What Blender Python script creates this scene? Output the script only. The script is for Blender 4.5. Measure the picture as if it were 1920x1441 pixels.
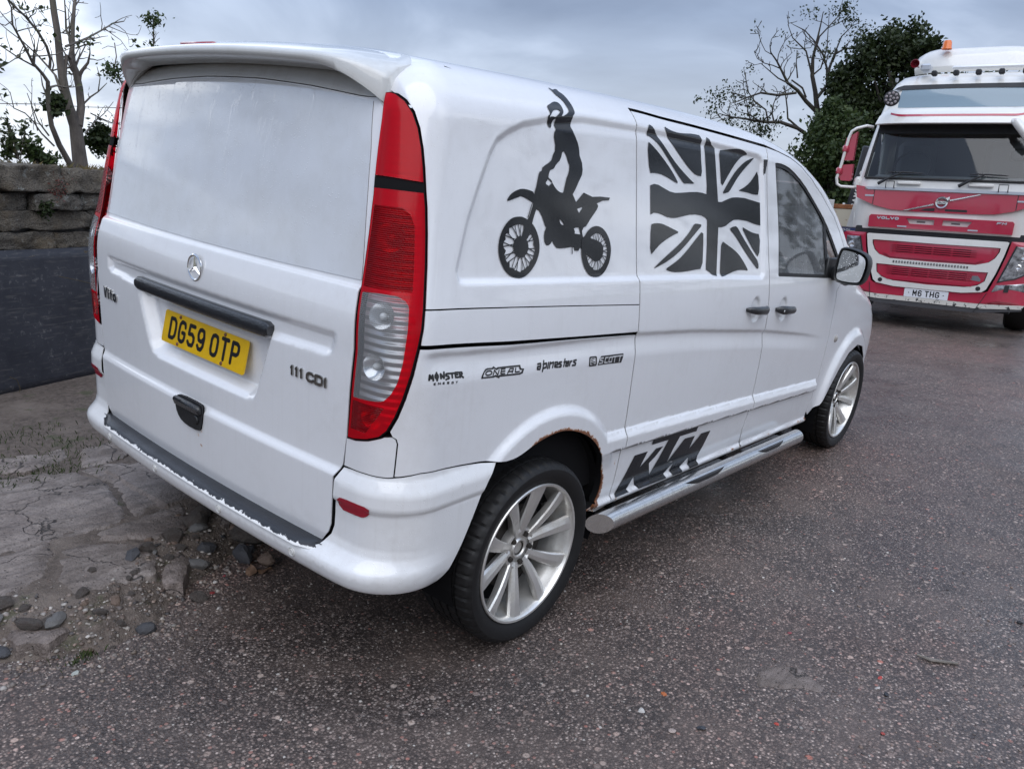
import bpy, bmesh, math, random
import numpy as np
from mathutils import Vector, Matrix
from mathutils.geometry import delaunay_2d_cdt
for o in list(bpy.data.objects): bpy.data.objects.remove(o)
SC=bpy.context.scene; COL=SC.collection
random.seed(7); RNG=np.random.default_rng(7)
# ---------------- camera ----------------
CAM_LOC=(-1.3053,-2.5140,1.5082)
_r=np.array([0.6442,-0.7632,0.0503]);_u=np.array([0.1480,0.1889,0.9708]);_f=np.array([0.7504,0.6179,-0.2347])
cd=bpy.data.cameras.new('camera'); cam=bpy.data.objects.new('camera',cd); COL.objects.link(cam)
_f/=np.linalg.norm(_f);_r-=_f*(_r@_f);_r/=np.linalg.norm(_r);_u=np.cross(_r,_f)
cam.matrix_world=Matrix(((_r[0],_u[0],-_f[0],CAM_LOC[0]),(_r[1],_u[1],-_f[1],CAM_LOC[1]),(_r[2],_u[2],-_f[2],CAM_LOC[2]),(0,0,0,1)))
cd.sensor_fit='HORIZONTAL';cd.sensor_width=36;cd.lens=1502.47/1920*36;cd.clip_start=.05;cd.clip_end=3000
SC.camera=cam
# ---------------- sky ----------------
SUN_EL,SUN_AZ=math.radians(50),math.radians(222)      # direction towards the light, azimuth from +x
world=bpy.data.worlds.new('World'); SC.world=world; world.use_nodes=True
def sky_nodes():
    nt=world.node_tree; N=nt.nodes; L=nt.links; N.clear()
    out=N.new('ShaderNodeOutputWorld'); bg=N.new('ShaderNodeBackground')
    sky=N.new('ShaderNodeTexSky'); sky.sky_type='NISHITA'; sky.sun_disc=False
    sky.sun_elevation=SUN_EL; sky.sun_rotation=math.pi/2-SUN_AZ; sky.air_density=1; sky.dust_density=2
    tc=N.new('ShaderNodeTexCoord'); sep=N.new('ShaderNodeSeparateXYZ'); L.new(tc.outputs['Generated'],sep.inputs[0])
    def math_(op,a,b=None,clamp=False):
        m=N.new('ShaderNodeMath'); m.operation=op; m.use_clamp=clamp
        for i,v in enumerate((a,b)):
            if v is None: continue
            if isinstance(v,(int,float)): m.inputs[i].default_value=v
            else: L.new(v,m.inputs[i])
        return m.outputs[0]
    z=math_('MAXIMUM',sep.outputs[2],0.0); den=math_('ADD',z,.22)
    px=math_('DIVIDE',sep.outputs[0],den); py=math_('DIVIDE',sep.outputs[1],den)
    cmb=N.new('ShaderNodeCombineXYZ'); L.new(px,cmb.inputs[0]); L.new(py,cmb.inputs[1]); cmb.inputs[2].default_value=SKY_SEED
    n1=N.new('ShaderNodeTexNoise'); n1.inputs['Scale'].default_value=1.05; n1.inputs['Detail'].default_value=7; n1.inputs['Roughness'].default_value=.50; n1.inputs['Distortion'].default_value=.5
    L.new(cmb.outputs[0],n1.inputs['Vector'])
    n2=N.new('ShaderNodeTexNoise'); n2.inputs['Scale'].default_value=.42; n2.inputs['Detail'].default_value=3
    L.new(cmb.outputs[0],n2.inputs['Vector'])
    s=math_('ADD',math_('MULTIPLY',n1.outputs[0],.55),math_('MULTIPLY',n2.outputs[0],.45))
    rp=N.new('ShaderNodeValToRGB'); L.new(s,rp.inputs[0]); e=rp.color_ramp.elements
    # thick grey cloud (low) to thin bright cloud (high)
    e[0].position=.36;e[0].color=(.115,.142,.205,1); e[1].position=.70;e[1].color=(.95,.97,1.0,1)
    for p,c in((.43,(.145,.180,.255)),(.50,(.195,.240,.330)),(.555,(.30,.355,.46)),(.62,(.68,.73,.81))):
        k=e.new(p);k.color=(*c,1)
    # brighter band low over the land, where the cloud deck thins out
    hz=N.new('ShaderNodeValToRGB'); L.new(z,hz.inputs[0]); h=hz.color_ramp.elements
    h[0].position=0;h[0].color=(1,1,1,1);h[1].position=.20;h[1].color=(0,0,0,1); k=h.new(.07);k.color=(.55,.55,.55,1)
    mixh=N.new('ShaderNodeMix'); mixh.data_type='RGBA'; L.new(math_('MULTIPLY',hz.outputs[0],.45),mixh.inputs[0]); L.new(rp.outputs[0],mixh.inputs[6]); mixh.inputs[7].default_value=(.88,.92,.98,1)
    # overcast skies are brighter towards the zenith
    gain=math_('ADD',math_('MULTIPLY',z,ZEN),1.0)
    vm=N.new('ShaderNodeVectorMath'); vm.operation='SCALE'; L.new(mixh.outputs[2],vm.inputs[0]); L.new(gain,vm.inputs['Scale'])
    sm=N.new('ShaderNodeVectorMath'); sm.operation='SCALE'; L.new(sky.outputs[0],sm.inputs[0]); sm.inputs['Scale'].default_value=.012
    ad=N.new('ShaderNodeVectorMath'); ad.operation='ADD'; L.new(vm.outputs[0],ad.inputs[0]); L.new(sm.outputs[0],ad.inputs[1])
    L.new(ad.outputs[0],bg.inputs['Color']); bg.inputs['Strength'].default_value=SKY_STR; L.new(bg.outputs[0],out.inputs[0])
SKY_SEED=1.0; ZEN=2.3; SKY_STR=1.0
sky_nodes()
sl=bpy.data.lights.new('sun','SUN'); sl.energy=1.5; sl.angle=math.radians(70); sl.color=(1,.985,.97)
sun=bpy.data.objects.new('sun',sl); COL.objects.link(sun); sun.location=(-6,-8,12)
_d=Vector((math.cos(SUN_EL)*math.cos(SUN_AZ),math.cos(SUN_EL)*math.sin(SUN_AZ),math.sin(SUN_EL)))
sun.rotation_euler=_d.to_track_quat('Z','Y').to_euler()
vs=SC.view_settings; vs.view_transform='Standard'; vs.look='None'; vs.exposure=0.30; vs.gamma=1; vs.use_curve_mapping=False
cy=SC.cycles; cy.max_bounces=7; cy.diffuse_bounces=3; cy.glossy_bounces=4; cy.transmission_bounces=6; cy.transparent_max_bounces=10; cy.use_denoising=True; cy.caustics_reflective=False; cy.caustics_refractive=False
# ---------------- helpers ----------------
def tag(o,label=None,cat=None,group=None,kind=None):
    for k,v in (('label',label),('category',cat),('group',group),('kind',kind)):
        if v: o[k]=v
    return o
def empty(name,loc=(0,0,0),rot=(0,0,0),parent=None):
    o=bpy.data.objects.new(name,None); COL.objects.link(o); o.location=loc; o.rotation_euler=rot; o.empty_display_size=.1
    if parent: o.parent=parent
    return o
def mesh_obj(name,V,Fc,mat,parent=None,N=None,smooth=True,attr=None):
    me=bpy.data.meshes.new(name); V=np.asarray(V,float)
    me.from_pydata([tuple(v) for v in V],[],[tuple(int(i) for i in f) for f in Fc]); me.update()
    if smooth: me.polygons.foreach_set('use_smooth',[True]*len(me.polygons))
    if attr:
        for k,a in attr.items():
            at=me.attributes.new(k,'FLOAT','POINT'); at.data.foreach_set('value',np.asarray(a,np.float32))
    if N is not None: me.normals_split_custom_set_from_vertices([tuple(n) for n in N])
    if mat: me.materials.append(mat)
    o=bpy.data.objects.new(name,me); COL.objects.link(o)
    if parent: o.parent=parent
    return o
class MB:
    """collects simple solids, links them as one mesh"""
    def __init__(s): s.V=[];s.F=[]
    def add(s,V,Fc,M=None):
        V=np.asarray(V,float)
        if M is not None:
            M=np.asarray(M); V=V@M[:3,:3].T+M[:3,3]
        b=len(s.V); s.V+=V.tolist(); s.F+=[[i+b for i in f] for f in Fc]; return s
    def box(s,c,d,M=None,bev=0.):
        x,y,z=[k/2 for k in d]
        if bev<=0:
            V=np.array([[i,j,k] for i in(-x,x) for j in(-y,y) for k in(-z,z)])+np.array(c)
            F=[(0,1,3,2),(4,6,7,5),(0,4,5,1),(2,3,7,6),(0,2,6,4),(1,5,7,3)]
            return s.add(V,F,M)
        b=min(bev,x*.98,y*.98,z*.98); V=[];F=[]
        idx={}
        for sx in(-1,1):
            for sy in(-1,1):
                for sz in(-1,1):
                    for ax in range(3):
                        p=np.array([sx*x,sy*y,sz*z]); q=np.array([sx*(x-b),sy*(y-b),sz*(z-b)]); v=q.copy(); v[ax]=p[ax]
                        idx[(sx,sy,sz,ax)]=len(V); V.append(v+np.array(c))
        def face(l):
            P=np.array([V[i] for i in l]); n=np.cross(P[1]-P[0],P[2]-P[0]); 
            if n@(P.mean(0)-np.array(c))<0: l=l[::-1]
            F.append(l)
        sg=(-1,1)
        for t in sg:
            face([idx[(t,a,b2,0)] for a,b2 in((-1,-1),(1,-1),(1,1),(-1,1))])
            face([idx[(a,t,b2,1)] for a,b2 in((-1,-1),(1,-1),(1,1),(-1,1))])
            face([idx[(a,b2,t,2)] for a,b2 in((-1,-1),(1,-1),(1,1),(-1,1))])
        for a in sg:
            for b2 in sg:
                face([idx[(a,b2,-1,0)],idx[(a,b2,1,0)],idx[(a,b2,1,1)],idx[(a,b2,-1,1)]])
                face([idx[(a,-1,b2,0)],idx[(a,1,b2,0)],idx[(a,1,b2,2)],idx[(a,-1,b2,2)]])
                face([idx[(-1,a,b2,1)],idx[(1,a,b2,1)],idx[(1,a,b2,2)],idx[(-1,a,b2,2)]])
                for c2 in sg: face([idx[(a,b2,c2,0)],idx[(a,b2,c2,1)],idx[(a,b2,c2,2)]])
        return s.add(V,F,M)
    def tube(s,pts,r,n=10,cap=True,M=None):
        P=np.asarray(pts,float); m=len(P); R=np.full(m,r) if np.isscalar(r) else np.asarray(r,float)
        T=np.gradient(P,axis=0) if m>2 else np.repeat((P[1]-P[0])[None],m,0)
        T/=np.linalg.norm(T,axis=1,keepdims=True)+1e-12
        up=np.array([0,0,1.]) if abs(T[0][2])<.9 else np.array([1.,0,0]); V=[]
        a=np.linspace(0,2*np.pi,n,endpoint=False); u=None
        for i in range(m):
            u=np.cross(T[i],up) if u is None else u-T[i]*(u@T[i]); u/=np.linalg.norm(u)+1e-12; w=np.cross(T[i],u)
            V+=[P[i]+R[i]*(np.cos(t)*u+np.sin(t)*w) for t in a]
        F=[(i*n+j,i*n+(j+1)%n,(i+1)*n+(j+1)%n,(i+1)*n+j) for i in range(m-1) for j in range(n)]
        if cap: F+=[tuple(range(n))[::-1],tuple((m-1)*n+j for j in range(n))]
        return s.add(V,F,M)
    def lathe(s,prof,n=48,axis='y',M=None,closed=False):
        """prof: (radius, offset along the axis)"""
        V=[];m=len(prof)
        for k in range(n):
            t=2*np.pi*k/n;c,q=np.cos(t),np.sin(t)
            for r,h in prof: V.append((r*c,h,r*q) if axis=='y' else ((h,r*c,r*q) if axis=='x' else (r*c,r*q,h)))
        F=[]
        for k in range(n):
            for i in range(m if closed else m-1):
                a,b=k*m+i,k*m+(i+1)%m; c=((k+1)%n)*m+(i+1)%m; d=((k+1)%n)*m+i; F.append((a,b,c,d))
        return s.add(V,F,M)
    def prism(s,poly,h0,h1,M=None):
        """poly in (a,b), extruded along third axis from h0 to h1"""
        n=len(poly);V=[(a,b,h0) for a,b in poly]+[(a,b,h1) for a,b in poly]
        F=[tuple(range(n))[::-1],tuple(range(n,2*n))]+[(i,(i+1)%n,n+(i+1)%n,n+i) for i in range(n)]
        return s.add(V,F,M)
    def grid(s,G,M=None,closed_u=False):
        G=np.asarray(G,float);a,b=G.shape[:2]
        F=[(i*b+j,((i+1)%a)*b+j,((i+1)%a)*b+j+1,i*b+j+1) for i in range(a if closed_u else a-1) for j in range(b-1)]
        return s.add(G.reshape(-1,3),F,M)
    def build(s,name,mat,parent=None,smooth=False,sharp=40):
        o=mesh_obj(name,s.V,s.F,mat,parent,smooth=smooth)
        if smooth: auto_smooth(o,sharp)
        return o
def auto_smooth(o,deg=40):
    me=o.data; bm=bmesh.new(); bm.from_mesh(me); bmesh.ops.recalc_face_normals(bm,faces=bm.faces)
    c=math.radians(deg)
    for e in bm.edges:
        e.smooth = not(len(e.link_faces)!=2 or e.calc_face_angle(0)>c)
    bm.to_mesh(me); bm.free(); return o
def recalc(o):
    bm=bmesh.new(); bm.from_mesh(o.data); bmesh.ops.recalc_face_normals(bm,faces=bm.faces); bm.to_mesh(o.data); bm.free(); return o
def frame(o,x,y,z):
    return np.array([[x[0],y[0],z[0],o[0]],[x[1],y[1],z[1],o[1]],[x[2],y[2],z[2],o[2]],[0,0,0,1.]])
def TR(loc=(0,0,0),rot=(0,0,0)):
    from mathutils import Euler
    return np.array(Matrix.Translation(loc)@Euler(rot).to_matrix().to_4x4())
# ---- 2-D polygons
def resample(P,step,closed=True):
    P=np.asarray(P,float); Q=[]
    n=len(P)
    for i in range(n if closed else n-1):
        a,b=P[i],P[(i+1)%n]; k=max(1,int(math.ceil(np.linalg.norm(b-a)/step)))
        for j in range(k): Q.append(a+(b-a)*j/k)
    if not closed: Q.append(P[-1])
    return np.array(Q)
def smooth_poly(P,it=1,closed=True):
    P=np.asarray(P,float)
    for _ in range(it):
        if closed:
            N=np.roll(P,-1,0); P=np.stack([.75*P+.25*N,.25*P+.75*N],1).reshape(-1,2)
        else:
            A=P[:-1];N=P[1:]; Q=np.stack([.75*A+.25*N,.25*A+.75*N],1).reshape(-1,2); P=np.vstack([P[:1],Q,P[-1:]])
    return P
def area2(P): P=np.asarray(P); return .5*np.sum(P[:,0]*np.roll(P[:,1],-1)-np.roll(P[:,0],-1)*P[:,1])
def offset(P,d):
    """inward offset of a closed polygon"""
    P=np.asarray(P,float)
    if area2(P)<0: P=P[::-1]
    a=np.roll(P,1,0);b=np.roll(P,-1,0)
    e1=P-a;e2=b-P; e1/=np.linalg.norm(e1,axis=1,keepdims=True)+1e-12; e2/=np.linalg.norm(e2,axis=1,keepdims=True)+1e-12
    n1=np.stack([-e1[:,1],e1[:,0]],1);n2=np.stack([-e2[:,1],e2[:,0]],1); n=n1+n2; l=np.linalg.norm(n,axis=1,keepdims=True); n/=l+1e-9
    c=np.clip(np.sum(n*n1,1,keepdims=True),.5,1); return P+n*d/c
def inside(P,Q):
    """are points Q inside polygon P"""
    x,y=Q[:,0],Q[:,1];r=np.zeros(len(Q),bool);n=len(P)
    for i in range(n):
        x0,y0=P[i];x1,y1=P[(i+1)%n]
        if y0==y1: continue
        c=(y0>y)!=(y1>y); r^=c&(x<(x1-x0)*(y-y0)/(y1-y0)+x0)
    return r
def distp(P,Q,closed=True):
    d=np.full(len(Q),1e9);n=len(P)
    for i in range(n if closed else n-1):
        a=P[i];b=P[(i+1)%n]-a;l=b@b+1e-15
        t=np.clip(((Q-a)@b)/l,0,1); d=np.minimum(d,np.linalg.norm(Q-a-t[:,None]*b,axis=1))
    return d
def near(P,Q,r):
    from mathutils.kdtree import KDTree
    k=KDTree(len(P))
    for i,p in enumerate(P): k.insert((p[0],p[1],0),i)
    k.balance(); return np.array([k.find((q[0],q[1],0))[2]<r for q in Q],bool)
def clip_feats(feats,ok):
    pts=[];ed=[]
    for f in feats:
        m=ok(f); prev=None
        for q,g in zip(f,m):
            if g:
                pts.append(q)
                if prev is not None: ed.append((prev,len(pts)-1))
                prev=len(pts)-1
            else: prev=None
    return np.array(pts).reshape(-1,2),ed
def tri2d(poly,holes=(),step=.02,feats=(),ed=.5):
    """constrained triangulation of a polygon with holes and interior grid points"""
    loops=[np.asarray(poly,float)]+[np.asarray(h,float) for h in holes]
    pts=[];edges=[]
    for Lp in loops:
        b=len(pts);n=len(Lp);pts+=Lp.tolist();edges+=[(b+i,b+(i+1)%n) for i in range(n)]
    lo=loops[0].min(0);hi=loops[0].max(0)
    gx=np.arange(lo[0]+step*.37,hi[0],step);gy=np.arange(lo[1]+step*.41,hi[1],step)
    if len(gx)*len(gy):
        G=np.stack(np.meshgrid(gx,gy),-1).reshape(-1,2)
        m=inside(loops[0],G)
        for h in loops[1:]: m&=~inside(h,G)
        G=G[m]
        for Lp in loops:
            if len(G): G=G[~near(resample(Lp,step),G,step*ed)]
        if len(feats):
            R0=[resample(l_,step*.5) for l_ in loops]
            def ok(f):
                m=inside(loops[0],f)&~near(R0[0],f,step*.3)
                for h,r0 in zip(loops[1:],R0[1:]): m&=~inside(h,f)&~near(r0,f,step*.3)
                return m
            fp,fe=clip_feats(feats,ok)
            if len(fp):
                if len(G): G=G[~near(fp,G,step*.45)]
                b=len(pts);pts+=fp.tolist();edges+=[(b+i,b+j) for i,j in fe]
        pts+=G.tolist()
    r=delaunay_2d_cdt([Vector(p) for p in pts],edges,[],0,1e-7)
    V=np.array([tuple(v) for v in r[0]]);Fc=np.array([f for f in r[2] if len(f)==3])
    c=V[Fc].mean(1); m=inside(loops[0],c)
    for h in loops[1:]: m&=~inside(h,c)
    Fc=Fc[m]; A=V[Fc]; ar=(A[:,1,0]-A[:,0,0])*(A[:,2,1]-A[:,0,1])-(A[:,2,0]-A[:,0,0])*(A[:,1,1]-A[:,0,1])
    Fc[ar<0]=Fc[ar<0][:,::-1]
    return V,Fc
def union2d(polys,holes=(),step=.03,feats=()):
    """union of polygons minus holes, triangulated"""
    pts=[];edges=[]
    for Lp in list(polys)+list(holes):
        b=len(pts);n=len(Lp);pts+=[list(p) for p in Lp];edges+=[(b+i,b+(i+1)%n) for i in range(n)]
    A=np.array(pts);lo=A.min(0);hi=A.max(0)
    gx=np.arange(lo[0],hi[0],step);gy=np.arange(lo[1],hi[1],step)
    if step<1 and len(gx)*len(gy)<90000:
        G=np.stack(np.meshgrid(gx,gy),-1).reshape(-1,2)+step*.013
        fp,fe=clip_feats(feats,lambda f:(f>lo-.01).all(1)&(f<hi+.01).all(1))
        if len(fp):
            G=G[~near(fp,G,step*.45)]; b=len(pts);pts+=fp.tolist();edges+=[(b+i,b+j) for i,j in fe]
        pts+=G.tolist()
    r=delaunay_2d_cdt([Vector(p) for p in pts],edges,[],0,1e-7)
    V=np.array([tuple(v) for v in r[0]]);Fc=np.array([f for f in r[2] if len(f)==3]);c=V[Fc].mean(1)
    m=np.zeros(len(c),bool)
    for p in polys: m|=inside(np.asarray(p),c)
    for h in holes: m&=~inside(np.asarray(h),c)
    Fc=Fc[m]; T=V[Fc]; ar=(T[:,1,0]-T[:,0,0])*(T[:,2,1]-T[:,0,1])-(T[:,2,0]-T[:,0,0])*(T[:,1,1]-T[:,0,1])
    Fc=Fc[np.abs(ar)>1e-10]; ar=ar[np.abs(ar)>1e-10]; Fc[ar<0]=Fc[ar<0][:,::-1]
    return V,Fc
def stroke(pl,w,caps=True):
    """polyline to a list of small polygons covering it"""
    P=np.asarray(pl,float);out=[]
    for i in range(len(P)-1):
        d=P[i+1]-P[i];l=np.linalg.norm(d)
        if l<1e-9: continue
        d/=l;n=np.array([-d[1],d[0]])*w/2; out.append([P[i]-n,P[i+1]-n,P[i+1]+n,P[i]+n])
    for i in range(0 if caps else 1,len(P) if caps else len(P)-1):
        out.append([P[i]+w/2*np.array([math.cos(t),math.sin(t)]) for t in np.linspace(.13,2*np.pi+.13,9)[:-1]])
    return out
# ---- stroke alphabet on a 0..1 wide, 0..1 tall box
_o=[(.5,1),(.2,.97),(.03,.8),(0,.5),(.03,.2),(.2,.03),(.5,0),(.8,.03),(.97,.2),(1,.5),(.97,.8),(.8,.97),(.5,1)]
GL={'A':[[(0,0),(.5,1),(1,0)],[(.2,.35),(.8,.35)]],'C':[[(1,.82),(.8,.98),(.3,.98),(.03,.75),(.03,.25),(.3,.02),(.8,.02),(1,.18)]],
'D':[[(0,0),(0,1),(.65,1),(.95,.85),(1,.6),(1,.4),(.95,.15),(.65,0),(0,0)]],'E':[[(1,1),(0,1),(0,0),(1,0)],[(0,.5),(.85,.5)]],
'F':[[(1,1),(0,1),(0,0)],[(0,.5),(.8,.5)]],'G':[[(1,.78),(.9,.95),(.6,1),(.3,1),(.05,.85),(0,.6),(0,.35),(.08,.1),(.35,0),(.7,0),(.95,.1),(1,.25),(1,.46),(.55,.46)]],
'H':[[(0,0),(0,1)],[(1,0),(1,1)],[(0,.5),(1,.5)]],'I':[[(.5,0),(.5,1)]],'L':[[(0,1),(0,0),(1,0)]],'M':[[(0,0),(0,1),(.5,.35),(1,1),(1,0)]],'N':[[(0,0),(0,1),(1,0),(1,1)]],
'O':[[(.5,1),(.15,.95),(0,.75),(0,.25),(.15,.05),(.5,0),(.85,.05),(1,.25),(1,.75),(.85,.95),(.5,1)]],'P':[[(0,0),(0,1),(.7,1),(.95,.9),(1,.72),(.95,.55),(.7,.45),(0,.45)]],
'S':[[(1,.82),(.8,1),(.25,1),(0,.82),(.05,.6),(.95,.4),(1,.18),(.75,0),(.2,0),(0,.18)]],'T':[[(0,1),(1,1)],[(.5,1),(.5,0)]],'U':[[(0,1),(0,.25),(.2,.02),(.8,.02),(1,.25),(1,1)]],'V':[[(0,1),(.5,0),(1,1)]],
'X':[[(0,0),(1,1)],[(0,1),(1,0)]],'K':[[(0,0),(0,1)],[(1,1),(0,.45),(1,0)]],'R':[[(0,0),(0,1),(.8,1),(1,.8),(.8,.5),(0,.5)],[(.5,.5),(1,0)]],'B':[[(0,0),(0,1),(.8,1),(.95,.75),(.75,.52),(0,.52)],[(.75,.52),(1,.25),(.8,0),(0,0)]],
'&':[[(1,0),(.2,.75),(.35,1),(.6,.85),(.1,.3),(.35,0),(1,.4)]],'1':[[(.25,.8),(.6,1),(.6,0)]],'5':[[(.95,1),(.1,1),(.05,.55),(.65,.58),(.95,.45),(1,.25),(.85,.03),(.3,0),(0,.15)]],
'6':[[(.95,.85),(.7,1),(.3,1),(.05,.8),(0,.35),(.15,.05),(.5,0),(.85,.05),(1,.3),(.85,.55),(.4,.6),(.03,.4)]],
'9':[[(.05,.15),(.3,0),(.7,0),(.95,.2),(1,.65),(.85,.95),(.5,1),(.15,.95),(0,.7),(.15,.45),(.6,.4),(.97,.6)]],'i':[[(.5,0),(.5,.62)],[(.5,.86),(.5,.92)]],'t':[[(.55,.95),(.55,.1),(.8,.02)],[(.2,.64),(.9,.64)]],'o':[[(.5,.66),(.1,.58),(0,.33),(.1,.08),(.5,0),(.9,.08),(1,.33),(.9,.58),(.5,.66)]]}
def text_polys(txt,x0,y0,cw,ch,gap,sw,shear=0.,space=None,widths=None):
    """list of polygons for a line of text in a plane"""
    out=[];x=x0
    for c in txt:
        if c==' ': x+=(space if space is not None else cw*.6); continue
        k=(widths or {}).get(c,1.)
        for pl in GL[c]:
            P=[(x+sw/2+a*(cw*k-sw)+shear*(sw/2+b*(ch-sw)),y0+sw/2+b*(ch-sw)) for a,b in pl]; out+=stroke(P,sw)
        x+=cw*k+gap
    return out
def flat_polys(name,polys,holes,M,mat,parent=None,thick=0.,step=9.):
    """flat lettering or marks lifted onto a plane given by matrix M (z out of the plane)"""
    V,Fc=union2d(polys,holes,step); V3=np.c_[V,np.zeros(len(V))]
    if thick>0:
        n=len(V);Vt=np.c_[V,np.full(n,thick)]; from collections import Counter
        ec=Counter()
        for f in Fc:
            for i in range(3): ec[(f[i],f[(i+1)%3])]+=1
        side=[(a,b,b+n,a+n) for (a,b) in ec if (b,a) not in ec]
        V3=np.vstack([V3,Vt]);F=[tuple(f+n) for f in Fc]+side
    else: F=[tuple(f) for f in Fc]
    V3=V3@M[:3,:3].T+M[:3,3]
    return mesh_obj(name,V3,F,mat,parent,smooth=False)
# ---------------- materials ----------------
class NT:
    def __init__(s,name):
        s.m=bpy.data.materials.new(name); s.m.use_nodes=True; s.nt=s.m.node_tree; s.N=s.nt.nodes; s.L=s.nt.links
        s.b=s.N['Principled BSDF']; s.out=s.N['Material Output']; s._tc=None
    def node(s,t,**k):
        n=s.N.new(t)
        for a,v in k.items(): setattr(n,a,v)
        return n
    def set(s,n,k,v):
        if hasattr(v,'is_linked') or isinstance(v,bpy.types.NodeSocket): s.L.new(v,n.inputs[k])
        else:
            if isinstance(v,tuple) and len(v)==3 and n.inputs[k].type=='RGBA': v=(*v,1)
            n.inputs[k].default_value=v
    def P(s,**k):
        for a,v in k.items(): s.set(s.b,a.replace('_',' '),v)
        return s
    def co(s,kind='Object'):
        if s._tc is None: s._tc=s.node('ShaderNodeTexCoord')
        return s._tc.outputs[kind]
    def map(s,scale=(1,1,1),rot=(0,0,0),loc=(0,0,0),kind='Object'):
        m=s.node('ShaderNodeMapping'); s.L.new(s.co(kind),m.inputs[0]); m.inputs['Scale'].default_value=scale; m.inputs['Rotation'].default_value=rot; m.inputs['Location'].default_value=loc; return m.outputs[0]
    def noise(s,scale,detail=4,rough=.55,dist=0.,vec=None,out=0):
        n=s.node('ShaderNodeTexNoise'); n.inputs['Scale'].default_value=scale;n.inputs['Detail'].default_value=detail;n.inputs['Roughness'].default_value=rough;n.inputs['Distortion'].default_value=dist
        s.L.new(vec if vec is not None else s.co(),n.inputs['Vector']); return n.outputs[out]
    def vor(s,scale,vec=None,feature='F1',out='Distance',rnd=1.):
        n=s.node('ShaderNodeTexVoronoi',feature=feature); n.inputs['Scale'].default_value=scale;n.inputs['Randomness'].default_value=rnd
        s.L.new(vec if vec is not None else s.co(),n.inputs['Vector']); return n.outputs[out]
    def ramp(s,fac,stops,interp='LINEAR'):
        n=s.node('ShaderNodeValToRGB'); s.L.new(fac,n.inputs[0]); e=n.color_ramp.elements; n.color_ramp.interpolation=interp
        for i,(p,c) in enumerate(stops):
            k=e[i] if i<2 else e.new(p); k.position=p
            k.color=(c,c,c,1) if isinstance(c,(int,float)) else (*c,1)
        return n.outputs[0]
    def mix(s,f,a,b,mode='MIX'):
        n=s.node('ShaderNodeMix',data_type='RGBA',blend_type=mode)
        for i,v in((0,f),(6,a),(7,b)):
            if isinstance(v,bpy.types.NodeSocket): s.L.new(v,n.inputs[i])
            else: n.inputs[i].default_value=v if i==0 else (*v,1)
        return n.outputs[2]
    def math(s,op,a,b=0.,clamp=False):
        n=s.node('ShaderNodeMath',operation=op); n.use_clamp=clamp
        for i,v in enumerate((a,b)):
            if isinstance(v,bpy.types.NodeSocket): s.L.new(v,n.inputs[i])
            else: n.inputs[i].default_value=v
        return n.outputs[0]
    def attr(s,name): n=s.node('ShaderNodeAttribute',attribute_name=name); return n.outputs['Fac']
    def attrc(s,name): n=s.node('ShaderNodeAttribute',attribute_name=name); return n.outputs['Color']
    def rand(s): return s.node('ShaderNodeObjectInfo').outputs['Random']
    def bump(s,h,strength=.3,dist=.01,normal=None):
        n=s.node('ShaderNodeBump'); s.L.new(h,n.inputs['Height']); n.inputs['Strength'].default_value=strength;n.inputs['Distance'].default_value=dist
        if normal is not None: s.L.new(normal,n.inputs['Normal'])
        s.L.new(n.outputs[0],s.b.inputs['Normal']); return n.outputs[0]
def simple(name,col,rough=.5,metal=0.,coat=0.,spec=.5,var=0.,vs=8.,bump=0.,bs=60.):
    t=NT(name); c=col
    if var>0:
        n=t.noise(vs,5,.6); c=t.mix(t.ramp(n,[(.3,0.),(.7,1.)]),tuple(k*(1-var) for k in col),tuple(min(1,k*(1+var)) for k in col))
    t.P(Base_Color=c,Roughness=rough,Metallic=metal,Coat_Weight=coat,Specular_IOR_Level=spec)
    if coat: t.P(Coat_Roughness=.04)
    if bump>0: t.bump(t.noise(bs,3),bump,.004)
    return t.m
M={}
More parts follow.
